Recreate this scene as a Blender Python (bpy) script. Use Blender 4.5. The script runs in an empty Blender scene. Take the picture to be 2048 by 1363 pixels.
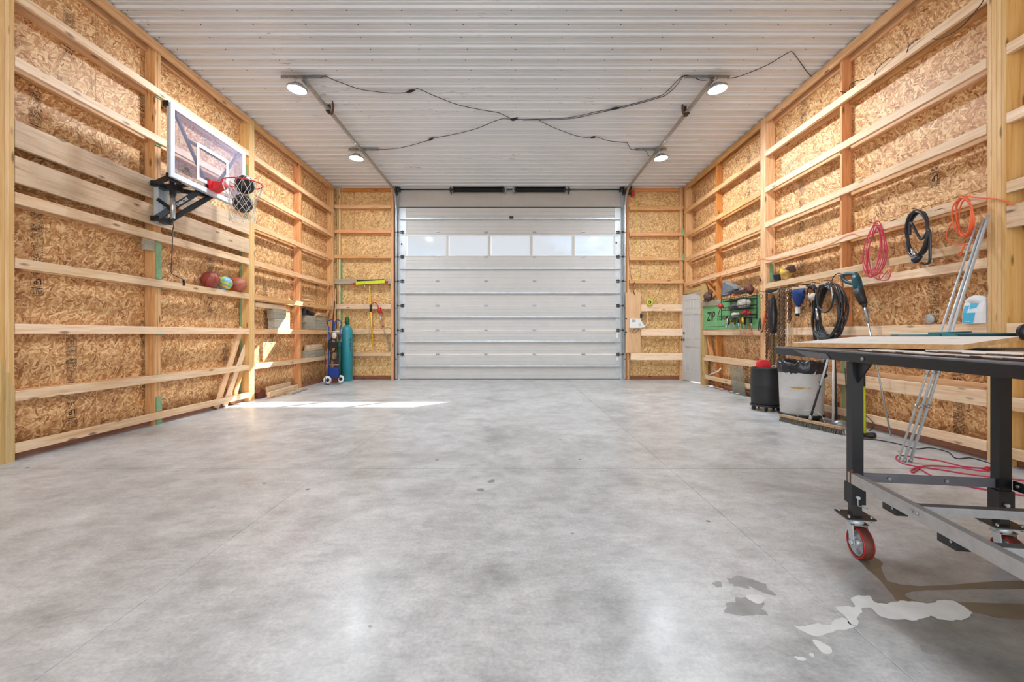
import bpy, math, random
from mathutils import Vector, Matrix, noise as mnoise

random.seed(7)
C = bpy.context.scene.collection
PI = math.pi
F, U0, V0, CH = 910.0, 1028.0, 668.0, 1.11      # focal (px), principal point, camera height


def V(*a):
    return Vector(a)


def at(u, v, Y):
    """world point that lies at distance Y down the hall, u/v read off the photograph"""
    return V((u - U0) * Y / F, Y, CH + (V0 - v) * Y / F)


def onX(u, v, X):
    return at(u, v, F * X / (u - U0))


# ------------------------------------------------------------------ camera
cam = bpy.data.cameras.new('camera')
cam.sensor_fit = 'HORIZONTAL'
cam.sensor_width = 36.0
cam.lens = 36.0 * F / 2048.0
cam.shift_x = -(U0 - 1024.0) / 2048.0
cam.shift_y = (V0 - 681.5) / 2048.0
cam.clip_start = 0.05
camo = bpy.data.objects.new('camera', cam)
C.objects.link(camo)
camo.location = (0, 0, CH)
camo.rotation_euler = (PI / 2, 0, 0)
bpy.context.scene.camera = camo

# ------------------------------------------------------------------ world
world = bpy.data.worlds.new('sky')
bpy.context.scene.world = world
world.use_nodes = True
wn = world.node_tree
wn.nodes.clear()
_out = wn.nodes.new('ShaderNodeOutputWorld')
_bg = wn.nodes.new('ShaderNodeBackground')
_bg.inputs['Strength'].default_value = 1.0
_sky = wn.nodes.new('ShaderNodeTexSky')
_sky.sky_type = 'NISHITA'
_sky.sun_disc = False
_sky.sun_elevation = math.radians(31)
_sky.sun_rotation = math.atan2(3.48, 3.77)
_sm = wn.nodes.new('ShaderNodeVectorMath')
_sm.operation = 'SCALE'
_sm.inputs['Scale'].default_value = 0.13
_tc = wn.nodes.new('ShaderNodeTexCoord')
_mp = wn.nodes.new('ShaderNodeMapping')
_mp.inputs['Scale'].default_value = (1.0, 1.0, 3.0)
_nz = wn.nodes.new('ShaderNodeTexNoise')
_nz.inputs['Scale'].default_value = 3.2
_nz.inputs['Detail'].default_value = 6
_cr = wn.nodes.new('ShaderNodeValToRGB')
_cr.color_ramp.elements[0].position = 0.34
_cr.color_ramp.elements[1].position = 0.56
_mx = wn.nodes.new('ShaderNodeMix')
_mx.data_type = 'RGBA'
_mx.inputs['B'].default_value = (0.55, 0.565, 0.59, 1)
L = wn.links.new
L(_tc.outputs['Generated'], _mp.inputs['Vector'])
L(_mp.outputs['Vector'], _nz.inputs['Vector'])
L(_nz.outputs['Fac'], _cr.inputs['Fac'])
L(_sky.outputs['Color'], _sm.inputs[0])
L(_sm.outputs['Vector'], _mx.inputs['A'])
L(_cr.outputs['Color'], _mx.inputs['Factor'])
L(_mx.outputs['Result'], _bg.inputs['Color'])
L(_bg.outputs['Background'], _out.inputs['Surface'])

# ------------------------------------------------------------------ sun
SUN_DIR = V(-3.48, -3.77, -3.06).normalized()
sun = bpy.data.lights.new('sun', 'SUN')
sun.energy = 15.0
sun.angle = math.radians(0.5)
sun.color = (1.0, 0.95, 0.88)
suno = bpy.data.objects.new('sun', sun)
C.objects.link(suno)
suno.rotation_euler = SUN_DIR.to_track_quat('-Z', 'Y').to_euler()
suno.location = (20, 22, 18)

# area light added as fill, standing in for daylight from an assumed opening behind
day = bpy.data.lights.new('daylight_fill', 'AREA')
day.shape = 'RECTANGLE'
day.size = 7.2
day.size_y = 4.2
day.energy = 300.0
day.color = (0.86, 0.93, 1.0)
dayo = bpy.data.objects.new('daylight_fill', day)
C.objects.link(dayo)
dayo.location = (0, -3.55, 2.15)
dayo.rotation_euler = (PI / 2, 0, 0)      # shines towards +Y
LAMP_L = 420.0

vs = bpy.context.scene.view_settings
vs.view_transform = 'Standard'
vs.look = 'None'
vs.gamma = 1.0
vs.use_curve_mapping = False
vs.exposure = 0.52
bpy.context.scene.cycles.max_bounces = 7
bpy.context.scene.cycles.diffuse_bounces = 4
bpy.context.scene.cycles.glossy_bounces = 3
bpy.context.scene.cycles.transparent_max_bounces = 8
bpy.context.scene.cycles.sample_clamp_indirect = 6.0
bpy.context.scene.cycles.caustics_reflective = False
bpy.context.scene.cycles.caustics_refractive = False


# ------------------------------------------------------------------ materials
def newmat(name):
    m = bpy.data.materials.new(name)
    m.use_nodes = True
    nt = m.node_tree
    b = nt.nodes['Principled BSDF']
    return m, nt, b


def N(nt, kind, **kw):
    n = nt.nodes.new(kind)
    for k, v in kw.items():
        if k in n.inputs:
            n.inputs[k].default_value = v
        else:
            setattr(n, k, v)
    return n


def rgb(r, g, b):
    """sRGB 0-255 -> linear"""
    def f(c):
        c /= 255.0
        return c / 12.92 if c <= 0.04045 else ((c + 0.055) / 1.055) ** 2.4
    return (f(r), f(g), f(b), 1)


def ramp(nt, fac, stops):
    r = nt.nodes.new('ShaderNodeValToRGB')
    e = r.color_ramp.elements
    while len(e) > 1:
        e.remove(e[-1])
    e[0].position, e[0].color = stops[0]
    for p, c in stops[1:]:
        x = e.new(p)
        x.color = c
    if fac is not None:
        nt.links.new(fac, r.inputs['Fac'])
    return r


def mix(nt, a, b, fac, mode='MIX'):
    m = nt.nodes.new('ShaderNodeMix')
    m.data_type = 'RGBA'
    m.blend_type = mode
    for k, v in (('A', a), ('B', b), ('Factor', fac)):
        i = m.inputs[k]
        if k == 'Factor':
            i = m.inputs[0]
        else:
            i = [q for q in m.inputs if q.name == k and q.type == 'RGBA'][0]
        if hasattr(v, 'links') or isinstance(v, bpy.types.NodeSocket):
            nt.links.new(v, i)
        else:
            i.default_value = v
    return [o for o in m.outputs if o.type == 'RGBA'][0]


def plain(name, col, rough=0.5, metal=0.0, var=0.12, scale=14.0, bump=0.0):
    """painted / moulded surface with a little uneven tone"""
    m, nt, b = newmat(name)
    tc = N(nt, 'ShaderNodeTexCoord')
    nz = N(nt, 'ShaderNodeTexNoise', Scale=scale, Detail=5.0, Roughness=0.6)
    nt.links.new(tc.outputs['Object'], nz.inputs['Vector'])
    lo = tuple(c * (1 - var) for c in col[:3]) + (1,)
    hi = tuple(min(1, c * (1 + var)) for c in col[:3]) + (1,)
    r = ramp(nt, nz.outputs['Fac'], [(0.3, lo), (0.7, hi)])
    nt.links.new(r.outputs['Color'], b.inputs['Base Color'])
    b.inputs['Roughness'].default_value = rough
    b.inputs['Metallic'].default_value = metal
    if bump:
        bp = N(nt, 'ShaderNodeBump', Strength=bump, Distance=0.01)
        nt.links.new(nz.outputs['Fac'], bp.inputs['Height'])
        nt.links.new(bp.outputs['Normal'], b.inputs['Normal'])
    return m


def wood(name, lo, mid, hi, rough=0.6, tint=0.16, wear=0.0):
    """sawn softwood, grain along local X, every board its own tone"""
    m, nt, b = newmat(name)
    tc = N(nt, 'ShaderNodeTexCoord')
    oi = N(nt, 'ShaderNodeObjectInfo')
    off = N(nt, 'ShaderNodeVectorMath', operation='SCALE')
    cx = N(nt, 'ShaderNodeCombineXYZ')
    for k in ('X', 'Y', 'Z'):
        nt.links.new(oi.outputs['Random'], cx.inputs[k])
    nt.links.new(cx.outputs[0], off.inputs[0])
    off.inputs['Scale'].default_value = 37.0
    add = N(nt, 'ShaderNodeVectorMath', operation='ADD')
    nt.links.new(tc.outputs['Object'], add.inputs[0])
    nt.links.new(off.outputs[0], add.inputs[1])
    mp = N(nt, 'ShaderNodeMapping')
    mp.inputs['Scale'].default_value = (0.9, 16.0, 16.0)
    nt.links.new(add.outputs[0], mp.inputs['Vector'])
    nz = N(nt, 'ShaderNodeTexNoise', Scale=2.2, Detail=5.0, Roughness=0.6, Distortion=0.6)
    nt.links.new(mp.outputs[0], nz.inputs['Vector'])
    r = ramp(nt, nz.outputs['Fac'], [(0.28, lo), (0.5, mid), (0.72, hi)])
    # knots
    mp2 = N(nt, 'ShaderNodeMapping')
    mp2.inputs['Scale'].default_value = (2.6, 9.0, 9.0)
    nt.links.new(add.outputs[0], mp2.inputs['Vector'])
    vo = N(nt, 'ShaderNodeTexVoronoi', Scale=1.0)
    nt.links.new(mp2.outputs[0], vo.inputs['Vector'])
    kr = ramp(nt, vo.outputs['Distance'], [(0.07, (1, 1, 1, 1)), (0.17, (0, 0, 0, 1))])
    knot = tuple(c * 0.42 for c in lo[:3]) + (1,)
    c1 = mix(nt, r.outputs['Color'], knot, kr.outputs['Color'])
    # board-to-board tone
    hs = N(nt, 'ShaderNodeHueSaturation')
    mr = N(nt, 'ShaderNodeMapRange')
    mr.inputs['To Min'].default_value = 1 - tint
    mr.inputs['To Max'].default_value = 1 + tint
    nt.links.new(oi.outputs['Random'], mr.inputs['Value'])
    nt.links.new(mr.outputs[0], hs.inputs['Value'])
    mr2 = N(nt, 'ShaderNodeMapRange')
    mr2.inputs['To Min'].default_value = 1.12
    mr2.inputs['To Max'].default_value = 0.9
    nt.links.new(oi.outputs['Random'], mr2.inputs['Value'])
    nt.links.new(mr2.outputs[0], hs.inputs['Saturation'])
    nt.links.new(c1, hs.inputs['Color'])
    out = hs.outputs['Color']
    if wear:
        n2 = N(nt, 'ShaderNodeTexNoise', Scale=1.7, Detail=4.0)
        nt.links.new(add.outputs[0], n2.inputs['Vector'])
        wr = ramp(nt, n2.outputs['Fac'], [(0.4, (0, 0, 0, 1)), (0.62, (wear, wear, wear, 1))])
        out = mix(nt, out, rgb(128, 116, 100), wr.outputs['Color'])
    nt.links.new(out, b.inputs['Base Color'])
    b.inputs['Roughness'].default_value = rough
    bp = N(nt, 'ShaderNodeBump', Strength=0.12, Distance=0.004)
    nt.links.new(nz.outputs['Fac'], bp.inputs['Height'])
    nt.links.new(bp.outputs['Normal'], b.inputs['Normal'])
    return m


def osb_mat(name, dark, mid, light):
    m, nt, b = newmat(name)
    tc = N(nt, 'ShaderNodeTexCoord')
    oi = N(nt, 'ShaderNodeObjectInfo')
    cx = N(nt, 'ShaderNodeCombineXYZ')
    for k in ('X', 'Y'):
        nt.links.new(oi.outputs['Random'], cx.inputs[k])
    off = N(nt, 'ShaderNodeVectorMath', operation='SCALE')
    off.inputs['Scale'].default_value = 53.0
    nt.links.new(cx.outputs[0], off.inputs[0])
    add = N(nt, 'ShaderNodeVectorMath', operation='ADD')
    sp_ = N(nt, 'ShaderNodeSeparateXYZ')
    nt.links.new(tc.outputs['Object'], sp_.inputs[0])
    cb_ = N(nt, 'ShaderNodeCombineXYZ')
    nt.links.new(sp_.outputs['X'], cb_.inputs['X'])
    nt.links.new(sp_.outputs['Z'], cb_.inputs['Y'])
    nt.links.new(cb_.outputs[0], add.inputs[0])
    nt.links.new(off.outputs[0], add.inputs[1])
    # bend the strands a little
    wn_ = N(nt, 'ShaderNodeTexNoise', Scale=9.0, Detail=2.0)
    nt.links.new(add.outputs[0], wn_.inputs['Vector'])
    sub = N(nt, 'ShaderNodeVectorMath', operation='SUBTRACT')
    nt.links.new(wn_.outputs['Color'], sub.inputs[0])
    sub.inputs[1].default_value = (0.5, 0.5, 0.5)
    sc = N(nt, 'ShaderNodeVectorMath', operation='SCALE')
    sc.inputs['Scale'].default_value = 0.025
    nt.links.new(sub.outputs[0], sc.inputs[0])
    add2 = N(nt, 'ShaderNodeVectorMath', operation='ADD')
    nt.links.new(add.outputs[0], add2.inputs[0])
    nt.links.new(sc.outputs[0], add2.inputs[1])
    vals = []
    for ang, s in ((0.15, 1.0), (1.05, 1.15), (-0.55, 0.9), (1.9, 1.25)):
        mp = N(nt, 'ShaderNodeMapping')
        mp.inputs['Rotation'].default_value = (0, 0, ang)
        nt.links.new(add2.outputs[0], mp.inputs['Vector'])
        mp2 = N(nt, 'ShaderNodeMapping')
        mp2.inputs['Scale'].default_value = (13.0 * s, 58.0 * s, 0.0)
        nt.links.new(mp.outputs[0], mp2.inputs['Vector'])
        vo = N(nt, 'ShaderNodeTexVoronoi', Scale=1.0)
        nt.links.new(mp2.outputs[0], vo.inputs['Vector'])
        sx = N(nt, 'ShaderNodeSeparateColor')
        nt.links.new(vo.outputs['Color'], sx.inputs[0])
        vals.append((sx, vo))
    # pick the strand layer cell by cell
    a = vals[0][0].outputs['Red']
    for k in range(1, 4):
        gt = N(nt, 'ShaderNodeMath', operation='GREATER_THAN')
        gt.inputs[1].default_value = (0.5, 0.667, 0.75)[k - 1]
        nt.links.new(vals[k][0].outputs['Green'], gt.inputs[0])
        mm = N(nt, 'ShaderNodeMix')
        nt.links.new(gt.outputs[0], mm.inputs[0])
        nt.links.new(a, mm.inputs[2])
        nt.links.new(vals[k][0].outputs['Red'], mm.inputs[3])
        a = mm.outputs[0]
    fine = N(nt, 'ShaderNodeTexNoise', Scale=55.0, Detail=4.0)
    nt.links.new(add2.outputs[0], fine.inputs['Vector'])
    big = N(nt, 'ShaderNodeTexNoise', Scale=2.5, Detail=3.0)
    nt.links.new(add2.outputs[0], big.inputs['Vector'])
    r = ramp(nt, a, [(0.0, dark), (0.10, tuple(dark[i] * 0.5 + mid[i] * 0.5 for i in range(3)) + (1,)), (0.42, mid), (0.85, light), (1.0, tuple(min(1, q * 1.12) for q in light[:3]) + (1,))])
    fr = ramp(nt, fine.outputs['Fac'], [(0.3, (0.88, 0.86, 0.83, 1)), (0.7, (1.1, 1.1, 1.08, 1))])
    c1 = mix(nt, r.outputs['Color'], fr.outputs['Color'], 1.0, 'MULTIPLY')
    br = ramp(nt, big.outputs['Fac'], [(0.3, (0.90, 0.87, 0.82, 1)), (0.7, (1.06, 1.06, 1.06, 1))])
    c2 = mix(nt, c1, br.outputs['Color'], 1.0, 'MULTIPLY')
    nt.links.new(c2, b.inputs['Base Color'])
    b.inputs['Roughness'].default_value = 0.55
    bp = N(nt, 'ShaderNodeBump', Strength=0.12, Distance=0.002)
    nt.links.new(a, bp.inputs['Height'])
    nt.links.new(bp.outputs['Normal'], b.inputs['Normal'])
    return m


def concrete_mat():
    m, nt, b = newmat('polished_concrete')
    tc = N(nt, 'ShaderNodeTexCoord')
    P = tc.outputs['Object']
    n1 = N(nt, 'ShaderNodeTexNoise', Scale=1.1, Detail=10.0, Roughness=0.72, Distortion=0.4)
    n2 = N(nt, 'ShaderNodeTexNoise', Scale=4.0, Detail=9.0, Roughness=0.70, Distortion=0.25)
    n3 = N(nt, 'ShaderNodeTexNoise', Scale=60.0, Detail=4.0, Roughness=0.7)
    for n in (n1, n2, n3):
        nt.links.new(P, n.inputs['Vector'])
    r1 = ramp(nt, n1.outputs['Fac'], [(0.28, rgb(160, 160, 160)), (0.42, rgb(192, 193, 193)), (0.58, rgb(213, 214, 215))])
    r2 = ramp(nt, n2.outputs['Fac'], [(0.30, (0.70, 0.70, 0.70, 1)), (0.50, (0.96, 0.96, 0.96, 1)), (0.68, (1.12, 1.115, 1.11, 1))])
    r3 = ramp(nt, n3.outputs['Fac'], [(0.3, (0.84, 0.84, 0.84, 1)), (0.6, (1.06, 1.06, 1.06, 1))])
    c = mix(nt, r1.outputs['Color'], r2.outputs['Color'], 1.0, 'MULTIPLY')
    c = mix(nt, c, r3.outputs['Color'], 1.0, 'MULTIPLY')
    n4 = N(nt, 'ShaderNodeTexNoise', Scale=13.0, Detail=6.0, Roughness=0.75)
    mp4 = N(nt, 'ShaderNodeMapping')
    mp4.inputs['Rotation'].default_value = (0, 0, -0.5)
    mp4.inputs['Scale'].default_value = (0.6, 1.5, 1.0)
    nt.links.new(P, mp4.inputs['Vector'])
    nt.links.new(mp4.outputs[0], n4.inputs['Vector'])
    r4 = ramp(nt, n4.outputs['Fac'], [(0.32, (0.84, 0.84, 0.84, 1)), (0.5, (0.99, 0.99, 0.99, 1)), (0.66, (1.07, 1.07, 1.07, 1))])
    c = mix(nt, c, r4.outputs['Color'], 1.0, 'MULTIPLY')
    # dark specks and drips
    vo = N(nt, 'ShaderNodeTexVoronoi', Scale=2.3, Randomness=1.0)
    nt.links.new(P, vo.inputs['Vector'])
    vr = ramp(nt, vo.outputs['Distance'], [(0.025, (1, 1, 1, 1)), (0.045, (0, 0, 0, 1))])
    c = mix(nt, c, rgb(104, 102, 99), vr.outputs['Color'])
    # hairline scuffs in patches
    mpw = N(nt, 'ShaderNodeMapping')
    mpw.inputs['Rotation'].default_value = (0, 0, 0.6)
    mpw.inputs['Scale'].default_value = (3.0, 22.0, 1.0)
    nt.links.new(P, mpw.inputs['Vector'])
    sn = N(nt, 'ShaderNodeTexNoise', Scale=1.6, Detail=8.0, Roughness=0.8, Distortion=0.3)
    nt.links.new(mpw.outputs[0], sn.inputs['Vector'])
    sr = ramp(nt, sn.outputs['Fac'], [(0.66, (0, 0, 0, 1)), (0.76, (0.35, 0.35, 0.35, 1))])
    pn = N(nt, 'ShaderNodeTexNoise', Scale=1.1, Detail=2.0)
    nt.links.new(P, pn.inputs['Vector'])
    pr = ramp(nt, pn.outputs['Fac'], [(0.5, (0, 0, 0, 1)), (0.65, (1, 1, 1, 1))])
    sm = mix(nt, sr.outputs['Color'], pr.outputs['Color'], 1.0, 'MULTIPLY')
    c = mix(nt, c, rgb(140, 137, 133), sm)
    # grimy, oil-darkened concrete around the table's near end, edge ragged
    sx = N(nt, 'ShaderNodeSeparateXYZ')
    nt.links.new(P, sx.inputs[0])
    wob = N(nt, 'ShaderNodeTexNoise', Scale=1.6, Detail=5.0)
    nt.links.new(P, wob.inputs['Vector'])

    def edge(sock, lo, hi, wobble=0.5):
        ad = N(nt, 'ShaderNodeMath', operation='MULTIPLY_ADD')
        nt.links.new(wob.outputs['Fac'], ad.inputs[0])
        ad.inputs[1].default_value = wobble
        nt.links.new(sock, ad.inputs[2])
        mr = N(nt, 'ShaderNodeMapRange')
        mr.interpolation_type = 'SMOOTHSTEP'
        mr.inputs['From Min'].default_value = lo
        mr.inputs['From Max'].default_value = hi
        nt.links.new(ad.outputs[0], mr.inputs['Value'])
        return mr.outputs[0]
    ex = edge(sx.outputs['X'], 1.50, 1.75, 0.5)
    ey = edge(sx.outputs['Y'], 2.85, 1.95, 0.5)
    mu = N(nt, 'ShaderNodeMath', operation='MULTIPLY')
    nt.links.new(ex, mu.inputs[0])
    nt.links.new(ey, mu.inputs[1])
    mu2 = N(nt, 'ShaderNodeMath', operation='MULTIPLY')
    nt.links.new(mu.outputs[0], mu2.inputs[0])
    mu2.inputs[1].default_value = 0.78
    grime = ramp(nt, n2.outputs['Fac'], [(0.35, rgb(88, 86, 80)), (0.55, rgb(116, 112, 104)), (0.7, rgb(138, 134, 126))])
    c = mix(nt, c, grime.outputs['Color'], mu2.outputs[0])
    nt.links.new(c, b.inputs['Base Color'])
    rr = ramp(nt, n2.outputs['Fac'], [(0.3, (0.30, 0.30, 0.30, 1)), (0.7, (0.42, 0.42, 0.42, 1))])
    nt.links.new(rr.outputs['Color'], b.inputs['Roughness'])
    b.inputs['Specular IOR Level'].default_value = 0.5
    b.inputs['Coat Weight'].default_value = 0.12
    b.inputs['Coat Roughness'].default_value = 0.19
    bp = N(nt, 'ShaderNodeBump', Strength=0.05, Distance=0.01)
    nt.links.new(n2.outputs['Fac'], bp.inputs['Height'])
    nt.links.new(bp.outputs['Normal'], b.inputs['Normal'])
    return m


def ceil_mat():
    m, nt, b = newmat('white_liner_steel')
    tc = N(nt, 'ShaderNodeTexCoord')
    oi = N(nt, 'ShaderNodeObjectInfo')
    add = N(nt, 'ShaderNodeVectorMath', operation='ADD')
    nt.links.new(tc.outputs['Object'], add.inputs[0])
    nt.links.new(oi.outputs['Location'], add.inputs[1])
    mp = N(nt, 'ShaderNodeMapping')
    mp.inputs['Scale'].default_value = (4.0, 26.0, 1.0)
    nt.links.new(add.outputs[0], mp.inputs['Vector'])
    st = N(nt, 'ShaderNodeTexNoise', Scale=1.0, Detail=5.0, Roughness=0.65)
    nt.links.new(mp.outputs[0], st.inputs['Vector'])
    sr = ramp(nt, st.outputs['Fac'], [(0.60, (0, 0, 0, 1)), (0.70, (1, 1, 1, 1))])
    pn = N(nt, 'ShaderNodeTexNoise', Scale=0.9, Detail=3.0)
    nt.links.new(add.outputs[0], pn.inputs['Vector'])
    pr = ramp(nt, pn.outputs['Fac'], [(0.54, (0, 0, 0, 1)), (0.66, (0.75, 0.75, 0.75, 1))])
    k = mix(nt, sr.outputs['Color'], pr.outputs['Color'], 1.0, 'MULTIPLY')
    lo = ramp(nt, pn.outputs['Fac'], [(0.3, rgb(206, 209, 212)), (0.7, rgb(216, 218, 220))])
    c = mix(nt, lo.outputs['Color'], rgb(112, 108, 104), k)
    nt.links.new(c, b.inputs['Base Color'])
    b.inputs['Roughness'].default_value = 0.30
    b.inputs['Specular IOR Level'].default_value = 0.6
    return m


def see_mat(name, tint, haze, rough, hazecol):
    m, nt, b = newmat(name)
    tr = N(nt, 'ShaderNodeBsdfTransparent')
    tr.inputs['Color'].default_value = tint
    b.inputs['Base Color'].default_value = hazecol
    b.inputs['Roughness'].default_value = rough
    ms = N(nt, 'ShaderNodeMixShader')
    nz = N(nt, 'ShaderNodeTexNoise', Scale=5.0, Detail=3.0)
    tc = N(nt, 'ShaderNodeTexCoord')
    nt.links.new(tc.outputs['Object'], nz.inputs['Vector'])
    mr = N(nt, 'ShaderNodeMapRange')
    mr.inputs['From Min'].default_value = 0.3
    mr.inputs['From Max'].default_value = 0.7
    mr.inputs['To Min'].default_value = haze * 0.8
    mr.inputs['To Max'].default_value = haze * 1.2
    nt.links.new(nz.outputs['Fac'], mr.inputs['Value'])
    nt.links.new(mr.outputs[0], ms.inputs[0])
    nt.links.new(tr.outputs[0], ms.inputs[1])
    nt.links.new(b.outputs[0], ms.inputs[2])
    nt.links.new(ms.outputs[0], nt.nodes['Material Output'].inputs['Surface'])
    return m


def emit_mat(name, col, s):
    m, nt, b = newmat(name)
    b.inputs['Base Color'].default_value = col
    b.inputs['Emission Color'].default_value = col
    b.inputs['Emission Strength'].default_value = s
    return m


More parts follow.
